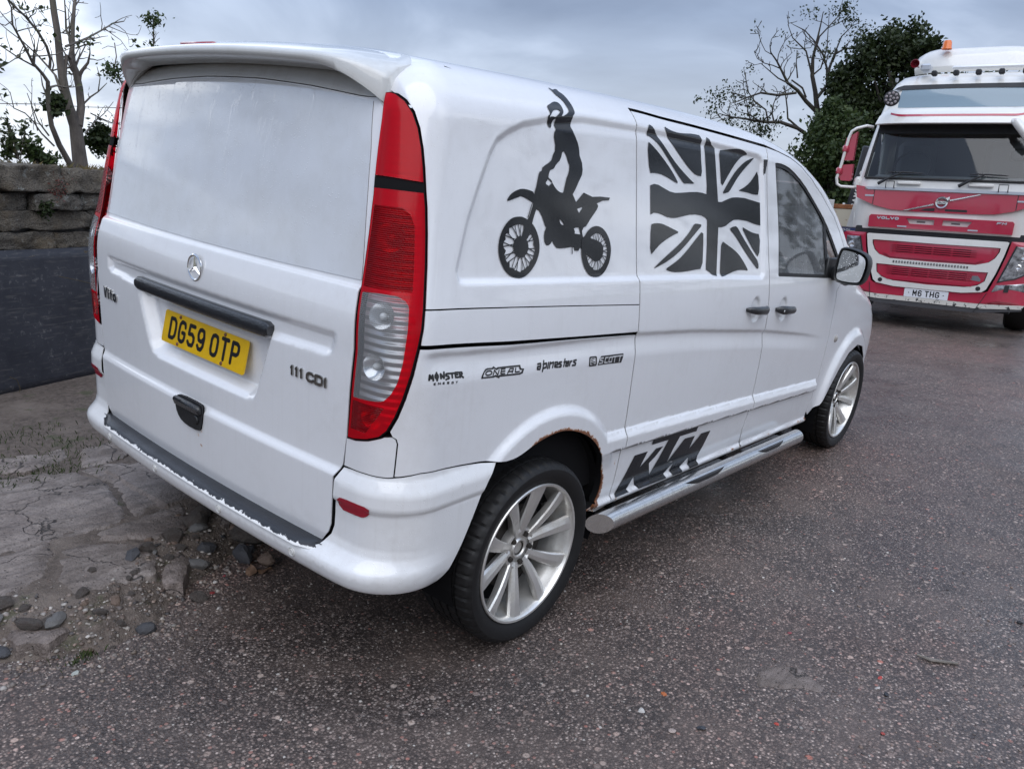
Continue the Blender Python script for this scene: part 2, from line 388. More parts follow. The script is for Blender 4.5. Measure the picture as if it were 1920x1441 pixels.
def paint_mat(name,col,dirt=(.33,.29,.24),dirt_amt=.35,rust=False,rough=.32,drops=True):
    t=NT(name); base=col
    n=t.noise(3.5,6,.65); n2=t.noise(26,4,.7)
    d=t.math('MULTIPLY',t.ramp(n,[(.42,0.),(.75,1.)]),t.ramp(n2,[(.35,0.),(.75,1.)]))
    c=t.mix(t.math('MULTIPLY',d,dirt_amt),base,dirt)
    # fine run-off streaks
    st=t.noise(1.,3,.5,vec=t.map(scale=(60,60,1.3))); c=t.mix(t.math('MULTIPLY',t.ramp(st,[(.55,0.),(.8,1.)]),dirt_amt*.35),c,dirt)
    r=t.math('ADD',t.math('MULTIPLY',n2,.12),rough-.06)
    if rust:
        a=t.attr('rust'); nn=t.noise(70,6,.78); n3=t.noise(17,4,.6)
        k=t.math('ADD',a,t.math('ADD',t.math('MULTIPLY',nn,1.1),t.math('SUBTRACT',t.math('MULTIPLY',n3,1.1),.6)))
        k=t.math('SUBTRACT',k,.0); st1=t.ramp(k,[(.70,0.),(.86,1.)]); m1=t.ramp(k,[(.84,0.),(.91,1.)])
        rc=t.mix(t.ramp(nn,[(.35,0.),(.65,1.)]),(.07,.022,.010),(.30,.10,.028))
        c=t.mix(t.math('MULTIPLY',st1,.6),c,(.60,.33,.13)); c=t.mix(m1,c,rc); r=t.mix(m1,r,(.85,.85,.85))
    t.P(Base_Color=c,Roughness=r,Coat_Weight=1.,Coat_Roughness=.05,Coat_IOR=1.6,Specular_IOR_Level=.5)
    if drops:
        v=t.vor(120.,rnd=1.); h=t.ramp(v,[(.0,1.),(.22,0.)]); msk=t.ramp(t.noise(9,3),[(.45,0.),(.6,1.)])
        h2=t.ramp(t.vor(62.),[(.0,1.),(.13,0.)]); hh=t.math('ADD',t.math('MULTIPLY',h,msk),t.math('MULTIPLY',h2,.8))
        t.bump(hh,.4,.0026)
    return t.m
M['paint']=paint_mat('van_white_paint',(.78,.79,.81),rust=False,dirt_amt=.14)
M['paint_rust']=paint_mat('van_white_paint_rusty',(.78,.79,.81),rust=True,dirt_amt=.18)
M['rear_glass']=None
def _rg():
    t=NT('white_backed_rear_glass'); n=t.noise(7,5,.65); t.P(Base_Color=t.mix(t.ramp(n,[(.4,0.),(.7,1.)]),(.60,.62,.65),(.55,.56,.57)),Roughness=.06,Specular_IOR_Level=.9,IOR=1.65,Coat_Weight=1.,Coat_Roughness=.02)
    v=t.vor(95.,rnd=1.); h=t.math('MULTIPLY',t.ramp(v,[(.0,1.),(.24,0.)]),t.ramp(t.noise(12,3),[(.42,0.),(.6,1.)])); run=t.noise(1.,4,.6,vec=t.map(scale=(26,26,2.2))); t.bump(t.math('ADD',h,t.math('MULTIPLY',t.ramp(run,[(.60,0.),(.66,1.)]),.35)),.35,.0028); return t.m
M['rear_glass']=_rg()
M['paint_bumper']=paint_mat('bumper_white_paint',(.78,.79,.80),dirt_amt=.30,rough=.40)
M['spoiler']=paint_mat('spoiler_grey_white',(.60,.61,.60),dirt_amt=.5,rough=.45)
def _decal():
    t=NT('black_vinyl'); t.P(Base_Color=(.010,.011,.014),Roughness=.10,Specular_IOR_Level=.42)
    t.bump(t.math('ADD',t.ramp(t.vor(240.),[(0.,1.),(.2,0.)]),t.math('MULTIPLY',t.ramp(t.vor(110.),[(0.,1.),(.14,0.)]),1.4)),.35,.0022); return t.m
M['decal']=_decal(); M['ink']=simple('black_print',(.012,.012,.014),.3,coat=.3)
M['gap']=simple('dark_gap',(.010,.010,.011),.9,spec=.1)
M['plastic']=simple('black_plastic',(.016,.017,.019),.42,var=.3,vs=30,bump=.2,bs=180)
M['plastic_wet']=simple('wet_black_plastic',(.018,.019,.022),.22,coat=.3,var=.35,vs=60,bump=.5,bs=130)
M['rubber']=simple('rubber',(.014,.014,.015),.62,var=.35,vs=40)
M['chrome']=simple('chrome',(.80,.80,.80),.10,1.)
M['badge']=simple('dull_chrome_badge',(.42,.42,.41),.22,1.,var=.3,vs=60)
def _tyre():
    t=NT('tyre_rubber'); n=t.noise(22,5,.6)
    t.P(Base_Color=t.mix(n,(.006,.006,.007),(.014,.0135,.013)),Roughness=t.math('ADD',t.math('MULTIPLY',n,.3),.42),Specular_IOR_Level=.35)
    t.bump(t.noise(160,3),.15,.002); return t.m
M['tyre']=_tyre()
def _alloy():
    t=NT('dirty_alloy'); n=t.noise(14,6,.7); n2=t.noise(4,4,.6)
    g=t.ramp(t.math('ADD',t.math('MULTIPLY',n,.6),t.math('MULTIPLY',n2,.4)),[(.50,0.),(.80,1.)])
    t.P(Base_Color=t.mix(g,(.74,.73,.70),(.26,.21,.14)),Metallic=t.ramp(g,[(0.,.75),(1.,.2)]),Roughness=t.ramp(g,[(0.,.30),(1.,.7)])); return t.m
M['alloy']=_alloy(); M['alloy_dark']=simple('brake_grime',(.030,.025,.021),.75,.2,var=.5,vs=25)
def _steel():
    t=NT('brushed_steel_tube'); n=t.noise(40,5,.6,vec=t.map(scale=(.15,6,6))); d=t.noise(26,6,.75)
    t.P(Base_Color=t.mix(t.ramp(d,[(.5,0.),(.85,1.)]),(.66,.65,.63),(.46,.43,.39)),Metallic=.97,Roughness=t.math('ADD',t.math('MULTIPLY',n,.14),.16)); return t.m
M['steel']=_steel()
def lens(name,col,amt,rib=0.):
    t=NT(name); tr=t.node('ShaderNodeBsdfTransparent'); tr.inputs[0].default_value=(*col,1)
    t.P(Base_Color=tuple(k*.8 for k in col),Roughness=.12,Specular_IOR_Level=.35)
    mx=t.node('ShaderNodeMixShader'); mx.inputs[0].default_value=amt; t.L.new(tr.outputs[0],mx.inputs[1]); t.L.new(t.b.outputs[0],mx.inputs[2]); t.L.new(mx.outputs[0],t.out.inputs[0])
    if rib:
        w=t.node('ShaderNodeTexWave',wave_type='BANDS',bands_direction='Z'); w.inputs['Scale'].default_value=rib; t.L.new(t.co(),w.inputs[0]); t.bump(w.outputs[0],.6,.004)
    return t.m
M['red_lens']=lens('red_lamp_lens',(.86,.004,.018),.55); M['red_lens2']=lens('red_ribbed_lens',(.62,.002,.010),.34,60.)
M['clear_lens']=lens('clear_ribbed_lens',(.86,.88,.90),.22,60.)
M['reflector']=simple('lamp_reflector',(.75,.75,.75),.18,.9)
M['refl_red']=simple('red_reflector',(.30,.006,.022),.18,coat=.6)
def _glass(name,tint,rough=.02):
    t=NT(name); tr=t.node('ShaderNodeBsdfTransparent'); tr.inputs[0].default_value=(*tint,1); gl=t.node('ShaderNodeBsdfGlossy'); gl.inputs['Roughness'].default_value=rough; gl.inputs[0].default_value=(1,1,1,1)
    fr=t.node('ShaderNodeFresnel'); fr.inputs[0].default_value=1.55; mx=t.node('ShaderNodeMixShader'); t.L.new(t.math('MULTIPLY',fr.outputs[0],1.25,True),mx.inputs[0]); t.L.new(tr.outputs[0],mx.inputs[1]); t.L.new(gl.outputs[0],mx.inputs[2]); t.L.new(mx.outputs[0],t.out.inputs[0]); t.N.remove(t.b); return t.m
def _fog():
    t=NT('misted_window'); tr=t.node('ShaderNodeBsdfTransparent'); tr.inputs[0].default_value=(.90,.93,.92,1); df=t.node('ShaderNodeBsdfTranslucent'); df.inputs[0].default_value=(.75,.78,.80,1); dd=t.node('ShaderNodeBsdfDiffuse'); dd.inputs[0].default_value=(.70,.73,.75,1); a1=t.node('ShaderNodeMixShader'); a1.inputs[0].default_value=.5; t.L.new(df.outputs[0],a1.inputs[1]); t.L.new(dd.outputs[0],a1.inputs[2])
    mx=t.node('ShaderNodeMixShader'); t.L.new(t.ramp(t.noise(9,4,.6,vec=t.map(scale=(1,1,.3))),[(.3,.20),(.7,.42)]),mx.inputs[0]); t.L.new(tr.outputs[0],mx.inputs[1]); t.L.new(a1.outputs[0],mx.inputs[2]); gl=t.node('ShaderNodeBsdfGlossy'); gl.inputs['Roughness'].default_value=.03; fr=t.node('ShaderNodeFresnel'); fr.inputs[0].default_value=1.6; m2=t.node('ShaderNodeMixShader'); t.L.new(fr.outputs[0],m2.inputs[0]); t.L.new(mx.outputs[0],m2.inputs[1]); t.L.new(gl.outputs[0],m2.inputs[2]); t.L.new(m2.outputs[0],t.out.inputs[0]); t.N.remove(t.b); return t.m
M['fog_glass']=_fog()
M['glass']=_glass('car_glass',(.88,.92,.90)); M['tint_glass']=_glass('dark_glass',(.08,.09,.09))
M['plate_y']=simple('yellow_plate',(.72,.44,.010),.28,coat=.4,var=.10,vs=14)
M['plate_w']=simple('white_plate',(.74,.76,.80),.3,coat=.3)
M['bolt']=simple('rusty_bolt',(.17,.075,.045),.6,.3,var=.5,vs=90)
M['mirror']=simple('mirror_glass',(.82,.84,.86),.03,1.)
M['seat']=simple('seat_cloth',(.05,.05,.056),.9,var=.3,vs=40)
M['dash']=simple('dash_plastic',(.035,.036,.04),.6)
M['amber']=simple('amber_lens',(.75,.16,.012),.2,coat=.5)
M['white_plastic']=simple('white_plastic',(.66,.66,.64),.4)
TRC={"bk_arm":[[0.3227,1.8831],[0.3297,1.8859],[0.3399,1.8772],[0.3554,1.8851],[0.3698,1.8864],[0.3677,1.8747],[0.3808,1.8659],[0.3859,1.8494],[0.3912,1.8313],[0.3931,1.8159],[0.3931,1.8047],[0.3915,1.7982],[0.3648,1.7803],[0.3575,1.7737],[0.301,1.7677],[0.3099,1.776],[0.3541,1.7946],[0.3637,1.8047],[0.3597,1.8172],[0.3551,1.8342],[0.3415,1.849],[0.3312,1.8597],[0.3315,1.8717]],
"bk_helm":[[0.2489,1.8045],[0.2719,1.8137],[0.2884,1.8216],[0.304,1.8256],[0.3191,1.8247],[0.3281,1.8173],[0.3306,1.8056],[0.3292,1.7947],[0.3178,1.7848],[0.3062,1.7744],[0.2776,1.7703],[0.2722,1.7668],[0.2678,1.7617],[0.2649,1.7476],[0.2603,1.7438],[0.2534,1.745],[0.2463,1.7534],[0.242,1.7638],[0.2396,1.7731],[0.2517,1.7793],[0.2554,1.7846],[0.2525,1.7928]],
"bkh_gog":[[0.2647,1.7855],[0.2754,1.7931],[0.289,1.7975],[0.3037,1.7985],[0.3119,1.7951],[0.306,1.7893],[0.2922,1.781],[0.281,1.774],[0.2671,1.7745],[0.2554,1.773],[0.2492,1.7695],[0.252,1.7751]],
"bk_torso":[[0.2851,1.7772],[0.377,1.7877],[0.3675,1.7591],[0.3782,1.7478],[0.3934,1.7302],[0.4058,1.7144],[0.4135,1.6972],[0.4121,1.7027],[0.4166,1.6737],[0.4299,1.6505],[0.4337,1.625],[0.43,1.606],[0.413,1.5801],[0.3943,1.548],[0.3777,1.5243],[0.3851,1.513],[0.3964,1.4931],[0.4398,1.5342],[0.4905,1.5185],[0.5386,1.5213],[0.5985,1.5187],[0.5923,1.507],[0.555,1.5042],[0.5166,1.4908],[0.5246,1.4834],[0.5247,1.4758],[0.516,1.4623],[0.4789,1.4295],[0.4546,1.4073],[0.4386,1.4029],[0.4306,1.3919],[0.4346,1.3764],[0.4426,1.3563],[0.4306,1.3299],[0.4227,1.3389],[0.4167,1.3369],[0.4108,1.3293],[0.3874,1.3309],[0.3855,1.3408],[0.3681,1.3422],[0.3339,1.3397],[0.3042,1.3392],[0.2895,1.3416],[0.2768,1.3525],[0.2678,1.3632],[0.2607,1.3549],[0.2499,1.3498],[0.2393,1.35],[0.2288,1.3595],[0.2261,1.3763],[0.2289,1.3908],[0.2377,1.4043],[0.2325,1.4074],[0.2152,1.4383],[0.2015,1.4548],[0.1896,1.4587],[0.1845,1.4558],[0.1711,1.4862],[0.176,1.5107],[0.1808,1.527],[0.1889,1.5488],[0.1954,1.5754],[0.2003,1.5937],[0.2052,1.6029],[0.2151,1.6073],[0.2184,1.6187],[0.2367,1.6305],[0.2468,1.6353],[0.2637,1.6473],[0.2723,1.6665],[0.282,1.6785],[0.2828,1.6916],[0.2841,1.6968],[0.2777,1.7198],[0.2787,1.7311],[0.2889,1.7442],[0.2808,1.7524],[0.2819,1.7633]],
"bkh_a":[[0.3241,1.6864],[0.3427,1.6699],[0.3535,1.6445],[0.3608,1.6376],[0.3554,1.609],[0.3427,1.5868],[0.332,1.5477],[0.3267,1.5306],[0.3195,1.5275],[0.3001,1.5336],[0.2826,1.548],[0.2757,1.5572],[0.2705,1.5624],[0.2636,1.5767],[0.2484,1.5837],[0.25,1.5942],[0.2551,1.6087],[0.2619,1.6142],[0.2756,1.6176],[0.2895,1.636],[0.3105,1.6509]],
"bkh_b":[[0.245,1.5796],[0.2585,1.5711],[0.2671,1.5635],[0.2568,1.5576],[0.2501,1.5505],[0.245,1.5556],[0.2366,1.5579],[0.2349,1.5658],[0.2433,1.5729]],
"bkh_c":[[0.4022,1.4642],[0.4305,1.4736],[0.4325,1.4692],[0.4135,1.4489]],
"bkh_d":[[0.3835,1.3997],[0.3951,1.403],[0.4128,1.4034],[0.4227,1.3809],[0.3893,1.384],[0.3905,1.391]],
"bkh_e":[[0.306,1.4317],[0.3302,1.4138],[0.3264,1.4095],[0.3153,1.4127],[0.3079,1.4201]],
"bk_fender":[[0.0516,1.4891],[0.0621,1.5064],[0.083,1.5229],[0.1072,1.5331],[0.1256,1.536],[0.1506,1.5332],[0.1808,1.5243],[0.1759,1.4837],[0.1631,1.4887],[0.1348,1.5024],[0.1132,1.5083],[0.104,1.5027],[0.0798,1.4952],[0.059,1.4867]],
"bk_fork":[[0.1711,1.4835],[0.1913,1.4672],[0.1862,1.4559],[0.1743,1.4338],[0.1676,1.4175],[0.1574,1.3891],[0.144,1.3689],[0.1275,1.365],[0.1147,1.3792],[0.1345,1.4073],[0.1478,1.4316],[0.1544,1.4357],[0.1738,1.4808]],
"bk_fork2":[[0.1661,1.4834],[0.1688,1.4835],[0.1487,1.4326],[0.1451,1.4326]],
"bk_fw":[[0.1057,1.4352],[0.0741,1.4319],[0.046,1.415],[0.0242,1.3897],[0.0121,1.3586],[0.0123,1.3273],[0.0252,1.2974],[0.0461,1.2747],[0.0708,1.2617],[0.0994,1.2567],[0.1256,1.2581],[0.1558,1.2723],[0.1834,1.2961],[0.2008,1.3247],[0.2038,1.3516],[0.1961,1.3827],[0.1742,1.4115],[0.1444,1.4275],[0.1217,1.4343]],
"bkw_fw":[[0.1086,1.4117],[0.08,1.4073],[0.058,1.3935],[0.0407,1.3759],[0.0352,1.3563],[0.0368,1.3306],[0.0471,1.3086],[0.0654,1.292],[0.0873,1.2821],[0.1098,1.2798],[0.1362,1.2854],[0.1598,1.3031],[0.1753,1.3253],[0.1799,1.3479],[0.1706,1.3727],[0.1574,1.3891],[0.1345,1.4073]],
"bk_fhub":[[0.1487,1.3474],[0.1474,1.3392],[0.1437,1.3317],[0.1378,1.3253],[0.1302,1.3205],[0.1215,1.3175],[0.1122,1.3167],[0.1031,1.318],[0.0946,1.3214],[0.0874,1.3265],[0.082,1.3331],[0.0787,1.3406],[0.0776,1.3487],[0.0789,1.3566],[0.0825,1.3641],[0.0881,1.3704],[0.0954,1.3752],[0.1039,1.3783],[0.1131,1.3793],[0.1223,1.3781],[0.1309,1.3749],[0.1383,1.3699],[0.144,1.3633],[0.1476,1.3556]],
"bk_rw":[[0.512,1.4095],[0.4749,1.4006],[0.4426,1.3763],[0.4267,1.3477],[0.4258,1.3145],[0.4382,1.2806],[0.4619,1.2549],[0.4861,1.243],[0.5318,1.2408],[0.5663,1.2574],[0.5927,1.2866],[0.6052,1.3213],[0.5996,1.3539],[0.58,1.3819],[0.5499,1.4026]],
"bkw_rw":[[0.5162,1.3846],[0.4831,1.3737],[0.4648,1.356],[0.4567,1.336],[0.4546,1.3159],[0.4665,1.2909],[0.4867,1.272],[0.5114,1.2647],[0.5367,1.2701],[0.5625,1.2876],[0.5778,1.3127],[0.5779,1.3358],[0.5671,1.359],[0.5457,1.3776]],
"bk_swing":[[0.4267,1.3765],[0.4791,1.3692],[0.5288,1.3584],[0.5543,1.3455],[0.5563,1.3178],[0.5413,1.2976],[0.5076,1.2906],[0.487,1.3015],[0.4586,1.3158],[0.4266,1.3256]],
"bk_peg":[[0.3719,1.3411],[0.3758,1.341],[0.3765,1.3202],[0.373,1.3203]],
"fl_f1":[[0.8583,1.8147],[0.8779,1.8119],[0.9039,1.7978],[0.9405,1.7739],[1.0068,1.7343],[1.0818,1.6897],[1.1482,1.6549],[1.205,1.6254],[1.2282,1.6156],[1.1596,1.6139],[1.1344,1.6107],[1.1039,1.6357],[1.0496,1.6786],[0.9965,1.7184],[0.9449,1.7503],[0.8953,1.7699],[0.8723,1.7777],[0.8463,1.779]],
"fl_f2":[[0.8487,1.7596],[0.8852,1.7476],[0.9351,1.726],[0.9968,1.6917],[1.0498,1.6513],[1.0932,1.6048],[1.0393,1.6217],[0.9869,1.6376],[0.9409,1.6453],[0.896,1.6461],[0.8666,1.6422]],
"fl_f3":[[0.9821,1.8209],[0.9956,1.8146],[1.0301,1.8082],[1.0815,1.8059],[1.1376,1.8095],[1.1966,1.815],[1.2803,1.8155],[1.2769,1.7508],[1.2931,1.6567],[1.2515,1.6572],[1.2164,1.6661],[1.159,1.6955],[1.0976,1.7316],[1.0226,1.7744],[0.9787,1.8079]],
"fl_f4":[[1.321,1.8142],[1.3447,1.8084],[1.3681,1.7924],[1.406,1.7818],[1.4229,1.674],[1.4386,1.5313],[1.4418,1.5273],[1.4741,1.5276],[1.5202,1.5425],[1.5741,1.5571],[1.6292,1.5616],[1.7072,1.5606],[1.7951,1.5488],[1.8824,1.5362],[1.8816,1.4086],[1.8062,1.4174],[1.7332,1.4288],[1.6479,1.4341],[1.5926,1.4325],[1.5516,1.4212],[1.5113,1.4073],[1.472,1.4019],[1.4399,1.402],[1.4277,1.3042],[1.4137,1.2035],[1.3768,1.2106],[1.353,1.2225],[1.3203,1.2332],[1.3327,1.3331],[1.3377,1.4313],[1.3227,1.4404],[1.2867,1.4488],[1.2338,1.4528],[1.1821,1.4507],[1.1262,1.4442],[1.0717,1.438],[1.0344,1.4373],[0.9978,1.4407],[0.9619,1.4489],[0.9316,1.4555],[0.8968,1.457],[0.8748,1.4481],[0.8718,1.5887],[0.9012,1.5963],[0.9311,1.5937],[0.9717,1.5809],[1.0185,1.5661],[1.0609,1.5611],[1.1152,1.5644],[1.1823,1.5705],[1.2458,1.5744],[1.2932,1.5722],[1.3325,1.5656],[1.3356,1.6155],[1.326,1.6991],[1.3128,1.7778]],
"fl_f5":[[1.4469,1.7776],[1.4997,1.7831],[1.5683,1.7913],[1.6247,1.7961],[1.6734,1.7947],[1.7077,1.7894],[1.7356,1.7821],[1.6919,1.7749],[1.6428,1.755],[1.5878,1.7215],[1.5273,1.6673],[1.4712,1.6083],[1.4611,1.709]],
"fl_f6":[[1.4809,1.5774],[1.514,1.6146],[1.5678,1.6665],[1.6226,1.7081],[1.6929,1.7444],[1.7506,1.763],[1.8251,1.7789],[1.7658,1.7497],[1.7077,1.7207],[1.6368,1.6747],[1.5813,1.6223],[1.5506,1.5909],[1.5138,1.581]],
"fl_f7":[[1.8609,1.7285],[1.8756,1.588],[1.8107,1.5871],[1.7513,1.5949],[1.7004,1.5999],[1.64,1.6008],[1.7006,1.6213],[1.7665,1.6532],[1.8115,1.6866]],
"fl_f8":[[0.8762,1.4125],[0.8968,1.4168],[0.9315,1.4178],[0.9618,1.4155],[0.9976,1.4077],[1.05,1.3952],[1.0972,1.3838],[1.0498,1.3741],[0.9974,1.3598],[0.9462,1.3422],[0.9061,1.3211],[0.8707,1.3008]],
"fl_f9":[[0.8902,1.2514],[0.9252,1.2696],[0.9967,1.2993],[1.0815,1.3324],[1.1475,1.3643],[1.1928,1.3922],[1.2218,1.4166],[1.2567,1.4158],[1.2921,1.4114],[1.2504,1.3893],[1.1924,1.3587],[1.1359,1.3288],[1.0702,1.2999],[1.0067,1.2792],[0.9552,1.2661]],
"fl_f10":[[0.9827,1.249],[1.0271,1.2611],[1.0914,1.2816],[1.1579,1.313],[1.2325,1.3556],[1.3007,1.3917],[1.2996,1.3336],[1.2878,1.2385],[1.2236,1.237],[1.1556,1.2333],[1.1006,1.2325],[1.0472,1.2347],[1.0108,1.2404]],
"fl_f11":[[1.4705,1.3472],[1.5221,1.3298],[1.5882,1.3089],[1.6419,1.2849],[1.6824,1.2579],[1.7161,1.2307],[1.7361,1.211],[1.6938,1.2176],[1.6381,1.2198],[1.5833,1.2157],[1.5294,1.2067],[1.4834,1.1998],[1.4482,1.2006],[1.4585,1.276]],
"fl_f12":[[1.5474,1.3948],[1.5848,1.4045],[1.626,1.4059],[1.6598,1.3788],[1.7147,1.3381],[1.7849,1.29],[1.8529,1.2451],[1.8463,1.2095],[1.7965,1.2396],[1.7264,1.2827],[1.6578,1.3303],[1.604,1.3679]],
"fl_f13":[[1.6714,1.4058],[1.7314,1.3899],[1.8041,1.3749],[1.8795,1.3699],[1.8578,1.2614],[1.8001,1.2985],[1.7438,1.3434]],
"kt_k":[[0.7808,0.3712],[0.834,0.4408],[0.8879,0.5199],[0.9898,0.5149],[0.9496,0.4558],[1.004,0.482],[1.0564,0.512],[1.1173,0.5093],[1.0606,0.4741],[1.019,0.4552],[1.0441,0.3988],[1.0509,0.3886],[1.1758,0.3634],[1.182,0.3501],[0.9563,0.3619],[0.934,0.3819],[0.9137,0.4215],[0.8742,0.3762],[0.8798,0.3678]],
"kt_t":[[1.0131,0.5379],[1.0194,0.5619],[1.4149,0.5428],[1.4055,0.5171],[1.2524,0.5247],[1.2057,0.4684],[1.1811,0.4214],[1.2463,0.4055],[1.1728,0.37],[1.1812,0.3517],[1.0564,0.3588],[1.0441,0.3988],[1.0928,0.4554],[1.1528,0.5305]],
"kt_m":[[1.1811,0.4214],[1.2441,0.4653],[1.3043,0.5036],[1.3968,0.497],[1.3673,0.4417],[1.4194,0.4715],[1.4613,0.4952],[1.5504,0.4902],[1.51,0.4291],[1.474,0.3823],[1.4748,0.3637],[1.4786,0.3395],[1.3953,0.3433],[1.3915,0.3564],[1.3847,0.3989],[1.3157,0.3677],[1.3276,0.3437],[1.241,0.348],[1.2217,0.3721],[1.2463,0.4055],[1.2231,0.4155]],
"sm_0":[[-0.259,1.0053],[-0.2578,1.0184],[-0.2532,1.0088],[-0.2498,1.0171],[-0.2484,1.0023]],
"sm_1":[[-0.2349,1.0106],[-0.2352,1.0078],[-0.2362,1.0058],[-0.2379,1.0051],[-0.2397,1.0058],[-0.2414,1.0078],[-0.2424,1.0106],[-0.2425,1.0136],[-0.2419,1.016],[-0.2405,1.0174],[-0.2387,1.0174],[-0.2369,1.016],[-0.2355,1.0136],[-0.2349,1.0106]],
"sm_2":[[-0.2386,1.0213],[-0.2379,1.0001]],
"sm_3":[[-0.2268,1.0036],[-0.2276,1.016],[-0.2182,1.0027],[-0.2173,1.0189]],
"sm_4":[[-0.2025,1.0127],[-0.2112,1.0129],[-0.2119,1.0081],[-0.2038,1.0053],[-0.2026,0.9998],[-0.2123,0.9983]],
"sm_5":[[-0.1997,1.0122],[-0.1852,1.0109]],
"sm_6":[[-0.1928,1.0113],[-0.1919,0.9996]],
"sm_7":[[-0.1711,1.0108],[-0.1821,1.0117],[-0.1811,0.9987],[-0.171,0.9977]],
"sm_8":[[-0.1816,1.0058],[-0.1727,1.005]],
"sm_9":[[-0.1652,0.9959],[-0.1669,1.0101],[-0.1583,1.0087],[-0.1568,1.0038],[-0.1652,1.0031],[-0.1535,0.9938]],
"se_0":[[-0.2426,0.9943],[-0.2465,0.9947],[-0.2467,0.9895],[-0.2431,0.9891]],
"se_1":[[-0.2466,0.9925],[-0.2433,0.9921]],
"se_2":[[-0.2352,0.9886],[-0.2352,0.9937],[-0.2293,0.9882],[-0.2293,0.9931]],
"se_3":[[-0.2174,0.9915],[-0.2215,0.9919],[-0.2218,0.987],[-0.2177,0.9866]],
"se_4":[[-0.2217,0.9896],[-0.2181,0.9892]],
"se_5":[[-0.2089,0.9851],[-0.2088,0.9904],[-0.2037,0.9897],[-0.2035,0.987],[-0.2082,0.9873],[-0.2036,0.9844]],
"se_6":[[-0.1888,0.988],[-0.1942,0.9883],[-0.1946,0.9834],[-0.1891,0.9829],[-0.1892,0.9852],[-0.1915,0.9856]],
"se_7":[[-0.1801,0.9875],[-0.1774,0.9845],[-0.1744,0.987]],
"se_8":[[-0.1774,0.9845],[-0.1778,0.9817]],
"so_out":[[-0.0811,0.9792],[-0.0751,0.9902],[-0.0608,1.0039],[-0.0502,1.0061],[-0.028,1.0041],[-0.02,1.0078],[-0.008,1.0007],[0.0003,1.0028],[0.1053,0.9959],[0.1075,0.9853],[0.1227,0.9819],[0.1161,0.9689],[0.1024,0.9662],[0.0077,0.9732],[0.0043,0.9691],[-0.0134,0.9762],[-0.0216,0.9746]],
"so_in":[[-0.0716,0.9827],[-0.065,0.9941],[-0.055,0.9997],[-0.0442,1.0009],[-0.0233,0.9991],[-0.0179,1.0011],[-0.0072,0.9944],[0.0048,0.9969],[0.0976,0.9909],[0.1008,0.9812],[0.1131,0.9795],[0.1083,0.9737],[0.0974,0.9716],[0.003,0.9788],[0.0007,0.9764],[-0.0127,0.9814],[-0.0237,0.9797]],
"sl_0":[[-0.0296,0.9925],[-0.0296,0.9896],[-0.033,0.9871],[-0.039,0.9854],[-0.0462,0.985],[-0.053,0.986],[-0.0577,0.9881],[-0.0595,0.9908],[-0.0578,0.9936],[-0.0531,0.9958],[-0.0463,0.9969],[-0.0391,0.9966],[-0.0331,0.995],[-0.0296,0.9925]],
"sl_1":[[-0.0248,0.982],[-0.0165,0.9961],[-0.0019,0.9795],[0.0052,0.9933]],
"sl_2":[[0.0331,0.9934],[0.0164,0.9946],[0.0122,0.9812],[0.03,0.9797]],
"sl_3":[[0.0141,0.9878],[0.0318,0.9867]],
"sl_4":[[0.043,0.9784],[0.0555,0.9906],[0.0721,0.9894],[0.0648,0.9777]],
"sl_5":[[0.0511,0.9827],[0.0684,0.9816]],
"sl_6":[[0.0831,0.989],[0.0792,0.9771],[0.0996,0.9761]],
"sa_0":[[0.1912,0.9866],[0.206,0.9866],[0.2056,0.979],[0.2013,0.9692],[0.1877,0.971],[0.1895,0.9784],[0.2052,0.9781]],
"sa_1":[[0.223,0.9929],[0.2146,0.9606]],
"sa_2":[[0.2185,0.983],[0.2365,0.9835],[0.2339,0.9714],[0.2177,0.9694]],
"sa_3":[[0.2471,0.984],[0.2408,0.9666]],
"sa_4":[[0.2562,0.9841],[0.25,0.9663]],
"sa_5":[[0.2583,0.9806],[0.2735,0.9818],[0.267,0.9659]],
"sa_6":[[0.2799,0.9719],[0.2986,0.9723],[0.2941,0.9797],[0.2815,0.9804],[0.2784,0.9662],[0.2953,0.9639]],
"sa_7":[[0.3167,0.9773],[0.304,0.9774],[0.3048,0.9724],[0.3151,0.9681],[0.313,0.9625],[0.3018,0.9631]],
"sa_8":[[0.3363,0.984],[0.3275,0.9615]],
"sa_9":[[0.3298,0.975],[0.3459,0.9749]],
"sa_10":[[0.3431,0.9727],[0.3574,0.9744],[0.3519,0.9602],[0.3382,0.9611],[0.3406,0.9687],[0.3538,0.9673]],
"sa_11":[[0.3657,0.9733],[0.3601,0.9597]],
"sa_12":[[0.3646,0.9704],[0.3739,0.9732]],
"sa_13":[[0.3987,0.9734],[0.3839,0.9729],[0.3837,0.9685],[0.3956,0.9633],[0.3935,0.9572],[0.3758,0.9584]],
"sc_out":[[0.5288,0.9377],[0.5397,0.961],[0.549,0.9682],[0.6936,0.9605],[0.6902,0.9461],[0.6814,0.928],[0.6334,0.9313],[0.5709,0.9358]],
"sx_0":[[0.5635,0.96],[0.5434,0.9605],[0.543,0.9543],[0.5596,0.95],[0.5583,0.9428],[0.5372,0.9435]],
"sx_1":[[0.5933,0.9584],[0.5765,0.9592],[0.5713,0.9421],[0.59,0.9407]],
"sx_2":[[0.6011,0.957],[0.6199,0.9563],[0.6164,0.9394],[0.5975,0.9404],[0.6011,0.957]],
"sx_3":[[0.6236,0.9567],[0.6524,0.9552]],
"sx_4":[[0.6379,0.9553],[0.6343,0.9355]],
"sx_5":[[0.6562,0.9551],[0.6876,0.9534]],
"sx_6":[[0.6719,0.9538],[0.6665,0.9322]],
"sq_out":[[0.4788,0.9399],[0.4745,0.9436],[0.4757,0.9712],[0.4802,0.9743],[0.5159,0.9719],[0.5216,0.9685],[0.5231,0.9422],[0.5192,0.9375]],
